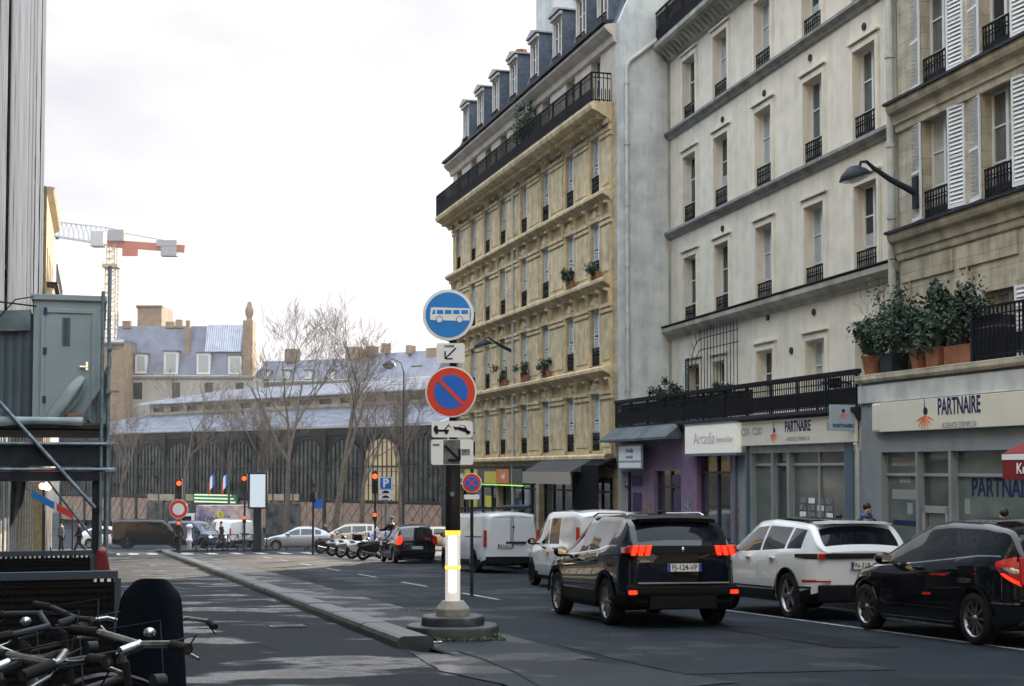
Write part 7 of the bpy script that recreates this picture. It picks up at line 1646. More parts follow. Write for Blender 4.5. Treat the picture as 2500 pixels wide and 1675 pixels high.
# painted truck behind
g_ = on_ground(528, 1322); t = thing('box_truck', 'box truck painted with colourful graffiti behind the white box van', 'truck', group=None); place(t, g_.x, g_.y, 95)
M['graffiti'] = mat('graffiti_paint', (0.55, 0.42, 0.36), .6, scale=1.4, col2=(.10, .11, .22), detail=1.5); M['graf_yel'] = mat('yellow_spray', (.6, .5, .03), .6); M['graf_dk'] = mat('dark_spray', (.03, .03, .06), .6)
mb = MB(); mb.box(-2.6, -1.0, .9, 1.4, 1.0, 2.75); b_ = mb.build('box', 'graffiti', t, .03)
mb = MB()
for k, (x, z, r1_, r2_) in enumerate(((-.4, 1.9, .26, .45), (-.1, 1.4, .2, .3))): mb.ball((x, 1.0, z), (r1_, .012, r2_), n=10, k=6)
mb.build('yellow_letter', 'graf_yel', b_); mb = MB(); rnd = random.Random(9)
for k in range(12): x = -2.4 + k * .3; mb.tube([(x, 1.008, 1.2 + rnd.uniform(0, .4)), (x + .2, 1.008, 1.9 + rnd.uniform(-.2, .4)), (x + .35, 1.008, 1.4 + rnd.uniform(-.3, .5))], .035, 4)
mb.build('dark_letters', 'graf_dk', b_)
mb = MB(); mb.prism([(1.5, .5), (2.9, .5), (2.9, 1.2), (2.6, 2.1), (1.5, 2.15)], -.95, .95); mb.build('cab', 'paint_white', t, .04); add_wheels(t, (-1.7, 2.1), .98, .38, .24, 6, .6, 1, 'plastic')
mb = MB(); mb.box(1.75, .951, 1.3, 2.5, .96, 1.95); mb.build('side_window', 'car_glass', t)
# ================= people
def skin(name, V, E, R, m, parent, sub=1, root=0):
    me = bpy.data.meshes.new('tmp'); me.from_pydata(V, E, []); o = bpy.data.objects.new('tmp', me); COL.objects.link(o)
    md = o.modifiers.new('s', 'SKIN'); sv = me.skin_vertices[0].data
    for i, r in enumerate(R): sv[i].radius = (r, r) if not isinstance(r, tuple) else r
    sv[root].use_root = True; md.use_smooth_shade = True
    if sub: ss = o.modifiers.new('u', 'SUBSURF'); ss.levels = sub; ss.render_levels = sub
    dg = bpy.context.evaluated_depsgraph_get(); nm = bpy.data.meshes.new_from_object(o.evaluated_get(dg)); bpy.data.objects.remove(o); bpy.data.meshes.remove(me)
    nm.name = name; nm.materials.clear(); nm.materials.append(M[m] if isinstance(m, str) else m); return put(nm, name, parent)
M['skin'] = mat('skin', (0.32, 0.19, 0.13), .6); M['hair'] = mat('dark_hair', (0.012, 0.01, 0.009), .6); M['grey_hair'] = mat('grey_hair', (0.25, 0.22, 0.2), .7); M['shoe'] = mat('shoe', (0.02, 0.02, 0.02), .6)
CL = {'black': (0.012, 0.012, 0.014), 'navy': (0.015, 0.022, 0.05), 'blue': (0.03, 0.10, 0.32), 'grey': (0.10, 0.10, 0.11), 'red': (0.25, 0.02, 0.015), 'jean': (0.03, 0.045, 0.09), 'brown': (0.08, .05, .03)}
for k, c in CL.items(): M['cloth_' + k] = mat('cloth_' + k, c, .9, var=.2, scale=8, bump=.2)
def person(label, X, Y, head, pose='stand', top='black', legs='jean', hair='hair', group=None, dz=0.0, hood=None, H=1.74, seatz=None):
    t = thing('person', label, 'person', group=group); place(t, X, Y, head, dz, True); k = H / 1.75
    hip = {'stand': .93, 'walk': .92, 'ride': .82, 'lean': .93}[pose]; fw_ = {'ride': .16, 'lean': .22}.get(pose, .03)
    P = {}; P['pel'] = (0, 0, hip); P['wst'] = (fw_ * .3, 0, hip + .16); P['chs'] = (fw_ * .75, 0, hip + .36); P['nkb'] = (fw_, 0, hip + .53); P['nk'] = (fw_ + .015, 0, hip + .60); P['hd1'] = (fw_ + .04, 0, hip + .68); P['hd2'] = (fw_ + .035, 0, hip + .76)
    arms = {'stand': ((-.02, .04), (.06, .10)), 'walk': ((-.14, .02), (.16, .12)), 'ride': ((.20, .16), (.44, .24)), 'lean': ((.20, .2), (.42, .42))}[pose]
    legs_ = {'stand': ((0, .08), (.02, -.06)), 'walk': ((.16, .30), (-.05, -.34)), 'ride': ((.36, .30), (.36, .30)), 'lean': ((.1, .12), (0, -.2))}[pose]
    for s_, n in ((1, 'L'), (-1, 'R')):
        sh = (fw_, s_ * .185, hip + .48); P['sh' + n] = sh
        if pose in ('stand', 'walk'):
            a = arms[0 if s_ > 0 else 1]; P['el' + n] = (sh[0] + a[0] * .6, s_ * .235, sh[2] - .28); P['wr' + n] = (sh[0] + a[0] + a[1] * .8, s_ * .225, sh[2] - .52)
        else:
            a = arms; P['el' + n] = (sh[0] + a[0][0], s_ * .26, sh[2] - .24 + a[0][1] * .3); P['wr' + n] = (sh[0] + a[1][0], s_ * .24, sh[2] - .30 + a[1][1] * .3)
        l_ = legs_[0 if s_ > 0 else 1]; P['hp' + n] = (0, s_ * .09, hip - .05)
        if pose == 'ride': P['kn' + n] = (.36, s_ * .17, hip - .12); P['an' + n] = (.26, s_ * .16, .14); P['to' + n] = (.42, s_ * .16, .08)
        else: P['kn' + n] = (l_[0] * .7 + .02, s_ * .10, .50); P['an' + n] = (l_[1], s_ * .10, .10 + (.06 if l_[1] < -.2 else 0)); P['to' + n] = (l_[1] + .15, s_ * .11, .05)
    P = {a: Vector(b) * k for a, b in P.items()}
    def build(name, chains, rad, m, sub=1):
        names = []; V = []; E = []; R = []
        for ch in chains:
            pr = None
            for n_ in ch:
                if n_ not in names: names.append(n_); V.append(P[n_]); R.append(rad[n_] * k if not isinstance(rad[n_], tuple) else tuple(x * k for x in rad[n_]))
                i = names.index(n_)
                if pr is not None and (pr, i) not in E: E.append((pr, i))
                pr = i
        return skin(name, V, E, R, m, t, sub)
    # fingers
    for n, s_ in (('L', 1), ('R', -1)):
        w = P['wr' + n]; d = (w - P['el' + n]).normalized(); P['pa' + n] = w + d * .07 * k
        side = Vector((1, 0, 0)) if abs(d.x) < .8 else Vector((0, s_, 0))
        for q in range(4): P['f%d%s' % (q, n)] = P['pa' + n] + d * (.07 + .012 * (1 - abs(q - 1.5))) * k + side * (.024 * (q - 1.5)) * k + Vector((0, -s_ * .01 * q, 0))
        P['th' + n] = w + d * .05 * k + side * .055 * k
    rad = dict(pel=(.14, .11), wst=(.125, .10), chs=(.15, .10), nkb=.07, nk=.052, hd1=(.078, .085), hd2=(.075, .088), shL=.06, shR=.06, elL=.042, elR=.042, wrL=.028, wrR=.028, hpL=.085, hpR=.085, knL=.055, knR=.055, anL=.038, anR=.038, toL=.035, toR=.035, paL=.032, paR=.032, thL=.010, thR=.010)
    for n in 'LR':
        for q in range(4): rad['f%d%s' % (q, n)] = .009
    nose = P['hd1'] + Vector((.095, 0, .0)) * k; P['ns'] = nose; rad['ns'] = .012
    ch = [['pel', 'wst', 'chs', 'nkb', 'nk', 'hd1', 'hd2'], ['hd1', 'ns']] + [['nkb', 'sh' + n, 'el' + n, 'wr' + n, 'pa' + n] for n in 'LR'] + [['pel', 'hp' + n, 'kn' + n, 'an' + n, 'to' + n] for n in 'LR']
    for n in 'LR': ch += [['pa' + n, 'f%d%s' % (q, n)] for q in range(4)] + [['wr' + n, 'th' + n]]
    build('body', ch, rad, 'skin', 1)
    r2 = {a: (tuple(x + .022 for x in b) if isinstance(b, tuple) else b + .022) for a, b in rad.items()}; r2['nkb'] = .075; r2['wrL'] = r2['wrR'] = .040
    P['hem'] = P['pel'] + Vector((0, 0, -.08)) * k; r2['hem'] = (.155, .125)
    build('jacket', [['chs', 'wst', 'pel', 'hem'], ['chs', 'nkb']] + [['nkb', 'sh' + n, 'el' + n, 'wr' + n] for n in 'LR'], r2, 'cloth_' + top)
    build('trousers', [['pel', 'hp' + n, 'kn' + n, 'an' + n] for n in 'LR'], {a: (b if isinstance(b, tuple) else b + .008) for a, b in r2.items()}, 'cloth_' + legs)
    for n in 'LR':
        mb = MB(); a = P['an' + n]; b = P['to' + n]; mb.tube([a + Vector((-.04, 0, -.03)), (a + b) / 2, b + Vector((.05, 0, 0))], [.05, .052, .035], 8); mb.build('shoe', 'shoe', t)
    h = P['hd2']; mb = MB(); mb.ball(h + Vector((-.028, 0, .030)) * k, (.085 * k, .080 * k, .082 * k), n=12, k=8); mb.build('hair', hair, t)
    mb = MB()
    for s_ in (1, -1): mb.ball(P['hd1'] + Vector((.082, s_ * .032, .035)) * k, .012 * k, n=6, k=4)
    mb.ball(P['hd1'] + Vector((.082, 0, -.045)) * k, (.008 * k, .025 * k, .007 * k), n=6, k=4); mb.build('eyes_and_mouth', 'hair', t)
    if hood: mb = MB(); mb.ball(P['nk'] + Vector((-.03, 0, .0)) * k, (.12, .13, .07), n=12, k=6); mb.build('hood', 'cloth_' + hood, t)
    return t
def pv(u, v_top, Y, H=1.74): return (u - 1250) / FPX * Y
def stand_at(u, vhead, Y, H=1.74):
    """distance at which a person of height H standing on the pavement shows the top of the head at that level"""
    return (u - 1250) / FPX * Y, Y
# on the right-hand pavement
def walk_px(label, u, vh, dzp, **kw):
    best = None
    for i in range(100, 1100):
        Y = i * .1; z = at(u, vh, Y).z; h = z - gz(Y) - dzp
        if best is None or abs(h - kw.get('H', 1.74)) < best[0]: best = (abs(h - kw.get('H', 1.74)), Y)
    Y = best[1]; return person(label, (u - 1250) / FPX * Y, Y, dz=dzp, **kw)
def walk_q(label, u, q, head, vh=None, dzp=.145, **kw):
    # on the line q of the pavement
    r = (u - 1250) / FPX; Y = q / (r * SE.x + SE.y)
    if vh: H = at(u, vh, Y).z - gz(Y) - dzp; kw['H'] = max(1.3, min(1.95, H)); print('person', u, 'Y', round(Y, 1), 'H', round(H, 2))
    return person(label, r * Y, Y, head, dz=dzp, **kw)
walk_q('young man with short dark hair in dark jacket and blue hood passing the agency', 2112, 14.9, -165, 1232, top='navy', legs='jean', hood='blue', pose='walk')
walk_q('person with dark hair behind the white SUV, only the head showing', 2048, 14.6, 15, 1257, top='black', pose='walk')
walk_q('person in black with dark hair behind the black people carrier roof', 2452, 14.9, 15, 1246, top='black', pose='walk')
person('grey haired man bending over a motorcycle in dark clothes', (968 - 1250) / FPX * 60, 60, 60, 'lean', 'black', 'black', 'grey_hair', H=1.86)
g_ = on_ground(541, 1345); person('pedestrian in a long dark coat crossing by the barrier', g_.x, g_.y, 75, 'walk', 'black', 'black')
g_ = on_ground(435, 1349); person('dark clothed person waiting on the island beside the round bordered sign', g_.x, g_.y, 0, 'stand', 'black', 'black', H=1.8)
g_ = on_ground(795, 1334); person('distant person in black behind the silver hatchback', g_.x, g_.y, 90, 'walk', 'black', 'black', H=1.7)
g_ = on_ground(1008, 1326); person('distant dark figure walking before the brick panels of the market', g_.x, g_.y, 90, 'walk', 'black', 'black')
for i, (u, v, tp, lb) in enumerate(((48, 1352, 'black', 'shadowed figure at the far left under the scaffold platform'), (112, 1350, 'red', 'figure in a dark jacket with red sleeves under the scaffold platform'), (150, 1349, 'grey', 'shadowed figure in grey between the red sleeved one and the backpacker'), (194, 1350, 'black', 'figure in black seen from behind right beside the scaffold pole'))):
    g_ = on_ground(u, v); p = person(lb, g_.x, min(g_.y, 70) if False else g_.y, 20 + 30 * i, 'walk' if i % 2 else 'stand', tp, 'black')
# ================= motorcycles and scooters in a row
def two_wheel(mb_t, t, x, r, w): 
    o = bpy.data.objects.new('wheel', mb_t[0]); COL.objects.link(o); o.parent = t; o.location = (x, 0, r); put(mb_t[1], 'rim', o); return o
MW = wheel_meshes(.31, .12, 5, rimr=.66); BW = None
def scooter(label, u, v, head, colr, screen=True, lean=8, topcase=False, kind='scooter'):
    g_ = on_ground(u, v); t = thing('motor_scooter' if kind == 'scooter' else 'motorcycle', label, 'scooter' if kind == 'scooter' else 'motorcycle', group='motorcycles and scooters parked in a row'); place(t, g_.x, g_.y, head)
    t.rotation_euler.rotate_axis('X', radians(lean))
    two_wheel(MW, t, -.66, .31, .12); two_wheel(MW, t, .68, .31, .12)
    mb = MB(); mb.grid(lambda a, b: (-.95 + 1.0 * a, (b - .5) * 2 * (.10 + .10 * sin(pi * a)), .62 + .10 * a + .12 * (1 - (2 * b - 1) ** 2) + .05 * sin(pi * a)), 8, 6); mb.prism([(-.95, .62), (.05, .72), (.0, .40), (-.35, .30), (-.75, .42)], -.13, .13); mb.build('rear_body', colr, t, 0)
    mb = MB(); mb.grid(lambda a, b: (-.80 + .85 * a, (b - .5) * 2 * .15, .80 + .05 * cos(5 * a) - .05 * (2 * b - 1) ** 2), 8, 5); mb.build('seat', 'plastic', t)
    mb = MB(); mb.prism([(.10, .30), (.42, .34), (.62, .95), (.50, 1.02), (.34, .50), (.05, .40)], -.16, .16); mb.build('leg_shield', colr, t, .03)
    mb = MB(); mb.tube([(.68, .09, .31), (.52, .09, .85)], .03, 6); mb.tube([(.68, -.09, .31), (.52, -.09, .85)], .03, 6); mb.build('fork', 'chrome', t)
    mb = MB(); mb.tube([(.36, .36, 1.02), (.44, .2, 1.04), (.48, 0, 1.0), (.44, -.2, 1.04), (.36, -.36, 1.02)], .018, 6); mb.build('handlebar', 'dark_metal', t)
    mb = MB(); mb.ball((.66, 0, .86), (.07, .12, .09), n=10, k=6); mb.build('headlight', 'chrome', t); mb = MB(); mb.box(-1.0, -.09, .62, -.94, .09, .70); mb.build('tail_light', 'red_lamp', t, .01)
    mb = MB(); mb.tube([(-.1, -.17, .30), (-.5, -.2, .33), (-.85, -.2, .42)], [.04, .06, .06], 8); mb.build('exhaust', 'chrome', t)
    mb = MB(); mb.grid(lambda a, b: (.68 + .36 * cos(pi * (.15 + .7 * a)), (b - .5) * .15, .31 + .36 * sin(pi * (.15 + .7 * a))), 8, 2); mb.build('mudguard', colr, t)
    if screen: mb = MB(); mb.grid(lambda a, b: (.60 - .22 * a, (b - .5) * (.42 - .12 * a), 1.0 + .38 * a), 4, 4); mb.build('windscreen', 'lamp_lens', t)
    if topcase: mb = MB(); mb.box(-1.15, -.2, .86, -.78, .2, 1.14); mb.build('top_case', 'plastic', t, .05)
    for s_ in (1, -1): mb = MB(); mb.tube([(.44, s_ * .22, 1.04), (.42, s_ * .30, 1.2)], .008, 4); mb.ball((.42, s_ * .31, 1.22), (.015, .06, .04), n=8, k=5); mb.build('mirror', 'plastic', t)
    return t
scooter('dark motorcycle with a yellow swing arm, left end of the row', 812, 1351, -75, 'black_paint', False, 6, kind='moto'); scooter('black scooter with grey trim, second from the left in the row', 842, 1357, -70, 'paint_grey', True, 8)
scooter('scooter with a pale yellow flank in the middle of the row', 865, 1361, -70, 'paint_beige', False, 9); scooter('white and cream scooter right of the middle of the row', 893, 1364, -68, 'paint_white', True, 9)
scooter('black scooter with a screen next to the small dark hatchback', 922, 1367, -68, 'black_paint', True, 7, True)
cb = on_ground(938, 1352); t = thing('scooter_cover', 'scooter wrapped in a blue and white printed cover near the hatchback', 'scooter cover', (cb.x, cb.y, cb.z), .3); M['print'] = mat('printed_cover', (.5, .5, .55), .6, scale=4, col2=(.04, .07, .25)); mb = MB(); mb.grid(lambda a, b: ((a - .5) * 1.7, (b - .5) * .8 * (1.1 - .3 * sin(pi * a)), (1.15 + .12 * sin(pi * a)) * (1 - (2 * b - 1) ** 4) ), 10, 10); mb.build('cover', 'print', t)
# ================= bicycles
def bike_wheel(r, tw=.016):
    ty = MB(); ty.tube([(r * cos(2 * pi * k / 36), 0, r * sin(2 * pi * k / 36)) for k in range(36)], tw, 8, closed=True); rm = MB(); rr = r - tw - .006
    rm.tube([(rr * cos(2 * pi * k / 36), 0, rr * sin(2 * pi * k / 36)) for k in range(36)], .009, 6, closed=True)
    for k in range(28): a = 2 * pi * k / 28; rm.bar((.02 * cos(a + .8), .03 * (-1) ** k, .02 * sin(a + .8)), (rr * cos(a), 0, rr * sin(a)), .002)
    rm.cyl((0, -.04, 0), (0, .04, 0), .02, n=10); return ty.mesh('tyre', 'rubber'), rm.mesh('rim', 'chrome')
BWM = bike_wheel(.34)
def bicycle(label, X, Y, head, fcol='black_paint', barm='dull_chrome', bar='swept', seat=False, basket=False, steer=0, lean=4, fender=True, bag=False, sz=.95):
    t = thing('bicycle', label, 'bicycle', group='bicycles parked by the kerb'); place(t, X, Y, head, 0.14 if (Vector((X, Y)).dot(SE) < .1) else 0); t.rotation_euler.rotate_axis('X', radians(lean))
    def wheel(x):
        o = bpy.data.objects.new('wheel', BWM[0]); COL.objects.link(o); o.parent = t; o.location = (x, 0, .355); put(BWM[1], 'rim', o); return o
    wheel(-.52); fwh = wheel(.54); 
    if steer: fwh.rotation_euler = (0, 0, radians(steer))
    BB = Vector((-.08, 0, .30)); ST = Vector((-.22, 0, .80)); HT = Vector((.36, 0, .86)); HB_ = Vector((.40, 0, .68)); mb = MB()
    for a, b, r in ((BB, ST, .016), (BB, HB_, .019), (ST + Vector((.02, 0, -.05)), HT, .016), (HT + Vector((-.01, 0, .05)), HB_, .02)): mb.tube([a, b], r, 8)
    for s_ in (1, -1): mb.tube([BB + Vector((0, s_ * .03, 0)), Vector((-.52, s_ * .06, .355))], .010, 6); mb.tube([ST + Vector((0, s_ * .015, -.06)), Vector((-.52, s_ * .06, .355))], .009, 6)
    mb.tube([ST, ST + Vector((-.045, 0, .15))], .014, 8); mb.build('frame', fcol, t)
    mb = MB()
    for s_ in (1, -1): mb.tube([HB_ + Vector((0, s_ * .05, -.01)), (.46, s_ * .055, .5), (.54, s_ * .055, .355)], .012, 6)
    mb.build('fork', fcol, t)
    sd = ST + Vector((-.05, 0, .17)); mb = MB(); mb.grid(lambda a, b: (sd.x - .13 + .27 * a, (b - .5) * 2 * (.085 - .065 * a ** .7), sd.z + .025 - .035 * (2 * b - 1) ** 2 + .012 * cos(5 * a)), 8, 6); mb.grid(lambda a, b: (sd.x - .13 + .27 * a, (b - .5) * 2 * (.085 - .065 * a ** .7), sd.z - .02), 2, 2); mb.build('saddle', 'plastic', t)
    top = HT + Vector((-.02, 0, .08)); Rz = Matrix.Rotation(radians(steer), 3, 'Z'); H = lambda p: top + Rz @ Vector(p)
    mb = MB(); mb.tube([HT, top], .016, 8); mb.tube([top, H((.07, 0, .02))], .018, 8)
    if bar == 'swept': pts = [H(p) for p in ((-.16, .33, .03), (-.03, .30, .05), (.07, .2, .06), (.09, .08, .03), (.09, 0, .02), (.09, -.08, .03), (.07, -.2, .06), (-.03, -.30, .05), (-.16, -.33, .03))]
    else: pts = [H(p) for p in ((.02, .34, .04), (.05, .2, .04), (.07, 0, .02), (.05, -.2, .04), (.02, -.34, .04))]
    mb.tube(pts, .0115, 8); hb_ = mb.build('handlebar', barm, t)
    for a, b in ((pts[0], pts[1]), (pts[-1], pts[-2])):
        mb = MB(); mb.tube([a, a.lerp(b, .85)], .017, 8); mb.build('grip', 'rubber', hb_); mb = MB(); d = (b - a).normalized(); e = a.lerp(b, .95); mb.tube([e, e - d * .06 + Vector((.03, 0, -.02)), e - d * .15 + Vector((.035, 0, -.03))], .006, 5); mb.build('brake_lever', 'dull_chrome', hb_)
    if sz > .9: mb = MB(); mb.ball(H((.0, -.16, .075)), (.02, .02, .015), n=12, k=6); mb.build('bell', 'dull_chrome', hb_)
    mb = MB(); mb.tube([H((.07, .2, .05)), H((.2, .1, .08)), H((.16, 0, -.1)), (.42, .03, .6)], .003, 4); mb.tube([H((.07, -.2, .05)), H((.22, -.08, .05)), H((.15, 0, -.14)), (.42, -.03, .6)], .003, 4); mb.build('brake_cable', 'rubber', hb_)
    mb = MB(); mb.cyl(H((.12, 0, -.10)), H((.16, 0, -.10)), .024, n=14); mb.build('headlight', 'dark_metal', t)
    if fender:
        for cx in (-.52, .54):
            mb = MB(); mb.grid(lambda a, b: (cx + .375 * cos(pi * (.10 + .75 * a)) * (1 if cx > 0 else 1), (b - .5) * .055, .355 + .375 * sin(pi * (.10 + .75 * a)) + .008 * (1 - (2 * b - 1) ** 2)), 14, 3); mb.build('mudguard', fcol, t)
    mb = MB(); mb.cyl((-.08, .05, .30), (-.08, .06, .30), .09, n=20); mb.tube([(-.08, -.06, .30), (-.02, -.08, .14)], .009, 5); mb.tube([(-.08, .07, .30), (-.14, .09, .46)], .009, 5); mb.box(-.06, -.13, .125, .02, -.06, .15); mb.box(-.18, .09, .45, -.10, .16, .475); mb.build('crank', 'dark_metal', t)
    if basket: mb = MB(); 
    if basket:
        x0, x1, y0, y1, z0_, z1_ = .48, .80, -.2, .2, .72, .98
        for z in (z0_, .80, .89, z1_): mb.tube([(x0, y0, z), (x1, y0, z), (x1, y1, z), (x0, y1, z)], .005 if z < z1_ else .008, 4, closed=True)
        for k in range(9):
            for (xa, ya) in ((x0 + (x1 - x0) * k / 8, y0), (x0 + (x1 - x0) * k / 8, y1), (x0, y0 + (y1 - y0) * k / 8), (x1, y0 + (y1 - y0) * k / 8)): mb.bar((xa, ya, z0_), (xa, ya, z1_), .005)
        mb.build('basket', 'black_paint', t)
    if bag: mb = MB(); mb.box(.42, -.19, .60, .72, .19, .86); mb.build('front_bag', 'plastic', t, .03)
    if seat:
        mb = MB()
        def sh(a, b):
            z = .60 + .64 * b; y = (a - .5) * 2; w = (.185 - .06 * b) * (1 - .30 * (max(0, b - .8) / .2) ** 3)
            return (-.60 - .10 * b + .12 * (abs(y) ** 2.2) , y * w, z - .03 * max(0, b - .8) / .2 * y ** 4)
        mb.grid(sh, 14, 14); mb.grid(lambda a, b: tuple(Vector(sh(1 - a, b)) + Vector((-.025, 0, 0))), 14, 14); mb.build('child_seat', 'seat_blue', t)
        mb = MB(); mb.box(-.62, -.13, .58, -.34, .13, .64); mb.build('seat_base', 'seat_blue', t, .02)
    return t
M['seat_blue'] = mat('dark_blue_plastic', (0.0025, 0.005, 0.011), .6, spec=.12)
def bike_px(label, u, v, Y, head, **kw):
    """stand a bicycle so that the middle of its handlebar is at this spot"""
    h = radians(head); return bicycle(label, (u - 1250) / FPX * Y + sin(h) * .43, Y - cos(h) * .43, head, **kw)
bike_px('bicycle in front of the child seat whose chrome handlebar reaches over the kerb', 335, 1564, 4.5, -38, bar='flat', steer=-6, lean=2)
b_ = bicycle('bicycle carrying a tall dark blue child seat with a rounded top', (350 - 1250) / FPX * 6.3 - .15, 6.9, 15, bar='swept', seat=True, lean=1)
bike_px('bicycle with chrome handlebar low in the bottom left corner', 165, 1632, 3.8, -48, sz=.8, bar='flat', steer=5, lean=-2)
bike_px('black bicycle further back with flat black grips before the mesh barrier', 190, 1475, 5.8, -60, sz=.8, bar='flat', steer=8, barm='dark_metal')
bike_px('black city bicycle between the further one and the corner one, with black saddle', 110, 1512, 5.1, -60, barm='dark_metal', bar='swept', steer=-8, lean=3)
bike_px('bicycle nearest the viewer at the left edge with a thick swept handlebar', 30, 1590, 4.0, -35, sz=.8, bar='swept', steer=0, lean=3)
gb2 = on_ground(612, 1347); tq = bicycle('distant black bicycle leaning at the end of the island barrier', gb2.x, gb2.y, -85, bar='swept', lean=2)
# ================= left side: sheeted building, site cabin on a scaffold, barriers, stalls
fl = Frame(*sp(-14, -4.1).xy, atan2(SD.y, SD.x))
def lw(x, y, z): return fl.w(x, y, z)
Lp = lambda p: p + 14
Z0 = gz(60) - .3
M['sheet'] = mat('scaffold_sheeting', (0.016, 0.050, 0.105), .9, var=.15, scale=1.2, bump=.4, bscale=3, stretch=(1, 1, .25)); M['sheet2'] = mat('scaffold_sheeting_pale', (0.026, 0.068, 0.13), .9, var=.12, scale=1.2, bump=.4, bscale=3, stretch=(1, 1, .25))
lb = thing('sheeted_building', 'tall building wrapped in pale blue grey scaffold sheeting at the left edge', 'building', lw(Lp(30), 0, Z0), fl.a); OFF[lb.name] = Z0; ox = Lp(30)
pe = 74.5; ps0 = -12
mb = MB(); hs = []
for k in range(int((pe - ps0) / 3.2)):
    x = ps0 - 30 + 1 + k * 3.2
    for j in range(7): hs.append((x, x + 1.2, 2.6 + j * 3.2, 4.8 + j * 3.2))
wall(mb, ps0 - 30, pe - 30, Z0, 25.5, [h for h in hs if h[1] < pe - 30], .3); mb.face([(pe - 30, 0, Z0), (pe - 30, 0, 25.5), (pe - 30, 10, 25.5), (pe - 30, 10, Z0)]); mb.box(ps0 - 30, .02, 25.5, pe - 30, 10, 25.6); mb.build('wall', 'tan_stone', lb)
mb = MB()
for h in hs:
    if h[1] < pe - 30: mb.face([(h[0], .25, h[2]), (h[1], .25, h[2]), (h[1], .25, h[3]), (h[0], .25, h[3])])
mb.build('window_panes', 'glass', lb)
rnd = random.Random(12); x = 26.0 - 30; i = 0
while x < pe - 30 - .5:
    w_ = rnd.uniform(1.9, 2.5); ph = rnd.uniform(0, 6); y0 = -1.25 + rnd.uniform(-.08, .08); zb = 3.2 if x < 25 else rnd.uniform(3.2, 4.0)
    mb = MB(); mb.grid(lambda a, b: (x + w_ * a + .02 * sin(9 * b + ph), y0 + .045 * sin(ph + a * 19 + .4 * sin(5 * b)) + .012 * sin(40 * b + ph) * sin(pi * a), zb + (26.5 - zb) * b), 30, 40); mb.build('sheeting', 'sheet' if i % 3 else 'sheet2', lb); x += w_ + (.13 if i % 2 else -.02); i += 1
mb = MB(); x = 2.0
while x < pe - 30:
    mb.cyl((x, -1.15, Z0), (x, -1.15, 27), .03, n=6); mb.cyl((x, -.3, Z0), (x, -.3, 27), .03, n=6); x += 2.5
for z in range(2, 27, 2): mb.cyl((2, -1.12, z), (pe - 30, -1.12, z), .025, n=5); mb.box(2, -1.1, z, pe - 30, -.3, z + .05)
mb.build('scaffold', 'steel', lb)
M['ochre_wall'] = mat('ochre_wall', (0.30, 0.22, 0.11), .9, var=.2)
fy2 = thing('apartment_building', 'sunny yellow building end peeping out beyond the sheeted building', 'building', lw(Lp(pe), 0, gz(90)), fl.a); OFF[fy2.name] = gz(90); mb = MB()
H2 = 15.6; hs = [(1.5 + i * 2.6, 2.6 + i * 2.6, z, z + 1.9) for i in range(4) for z in (2, 5, 8, 11)]; wall(mb, .05, 12.5, gz(90), H2, hs, .3, y=-1.5); mb.face([(12.5, -1.5, gz(90)), (12.5, 8, gz(90)), (12.5, 8, H2), (12.5, -1.5, H2)]); mb.face([(.05, 8, gz(90)), (.05, -1.5, gz(90)), (.05, -1.5, H2), (.05, 8, H2)]); mb.box(.05, -1.48, H2, 12.5, 8, H2 + .1); mb.build('wall', 'ochre_wall', fy2); mb = MB(); mb.box(.05, -1.62, gz(90), 12.5, -1.5, 1.2); mb.build('shade_panel', 'dark_metal', fy2)  # dark panel added over the sunlit ground floor in place of shade
mb = MB(); 
for z in (5 - .5, 8 - .5, 11 - .5, H2): cornice(mb, .05, 12.7, z, [(0, -.3), (.3, -.1), (.4, .05), (0, .1)], y=-1.5)
mb.build('cornice', 'yellow_trim', fy2); mb = MB()
for h in hs: mb.face([(h[0], -1.25, h[2]), (h[1], -1.25, h[2]), (h[1], -1.25, h[3]), (h[0], -1.25, h[3])])
mb.build('window_panes', 'glass', fy2)
for z in (5, 8, 11): mb = MB(); rail_run(mb, (1, -2.0, z), (12.6, -2.0, z), .9, .2); mb.box(1, -2.05, z - .12, 12.6, -1.5, z); mb.build('balcony', 'iron', fy2)
# shop fronts under the scaffold
sf = thing('storefront', 'dark glazed shop front behind the scaffold at street level', 'shop front', lw(Lp(8), -.05, gz(33)), fl.a); OFF[sf.name] = 0; mb = MB(); mb.box(0, -.06, 0, 66, .0, 5.3); mb.build('front', 'dark_metal', sf); mb = MB(); 
for k in range(18): mb.box(.5 + k * 3.5, -.10, .6, 3.4 + k * 3.5, -.065, 3.6)
mb.build('glazing', 'glass_dark', sf)
# the site cabin stands on a platform that runs across the pavement
Zp = at(170, 1035, 25).z; pC = 26.1
fc = Frame(*sp(pC, 0).xy, fy.a + pi / 2)     # x runs across the street to the right, y away from the viewer
fc = Frame(*sp(pC, 0).xy, atan2(SE.y, SE.x))
GC = gz(25)
pfm = thing('scaffold_platform', 'steel scaffold platform with timber deck, ledgers and a diagonal brace over the pavement', 'scaffold', fc.w(0, 0, GC), fc.a); OFF[pfm.name] = 0; P0 = GC
def cq(u, v, y=0): s_, z = fc.hit(u, v, y); return s_, z - P0
zd = Zp - P0
M['deck'] = mat('deck_timber', (0.10, 0.09, 0.08), .85, var=.3, scale=3, stretch=(1, 9, 1)); M['cabin'] = mat('cabin_panel', (0.30, 0.38, 0.41), .5, var=.08, scale=2); M['cabin_dark'] = wave_mat('cabin_cladding', (0.09, 0.14, 0.17), (0.05, 0.075, 0.10), 2.2, 'X', .5, 0, .5); M['tarp'] = mat('tarpaulin', (0.16, 0.22, 0.245), .7, var=.3, scale=3, bump=.6, bscale=5); M['plastic_sheet'] = mat('plastic_sheet', (0.32, 0.40, 0.44), .45, var=.2, scale=4, bump=.5, bscale=6)
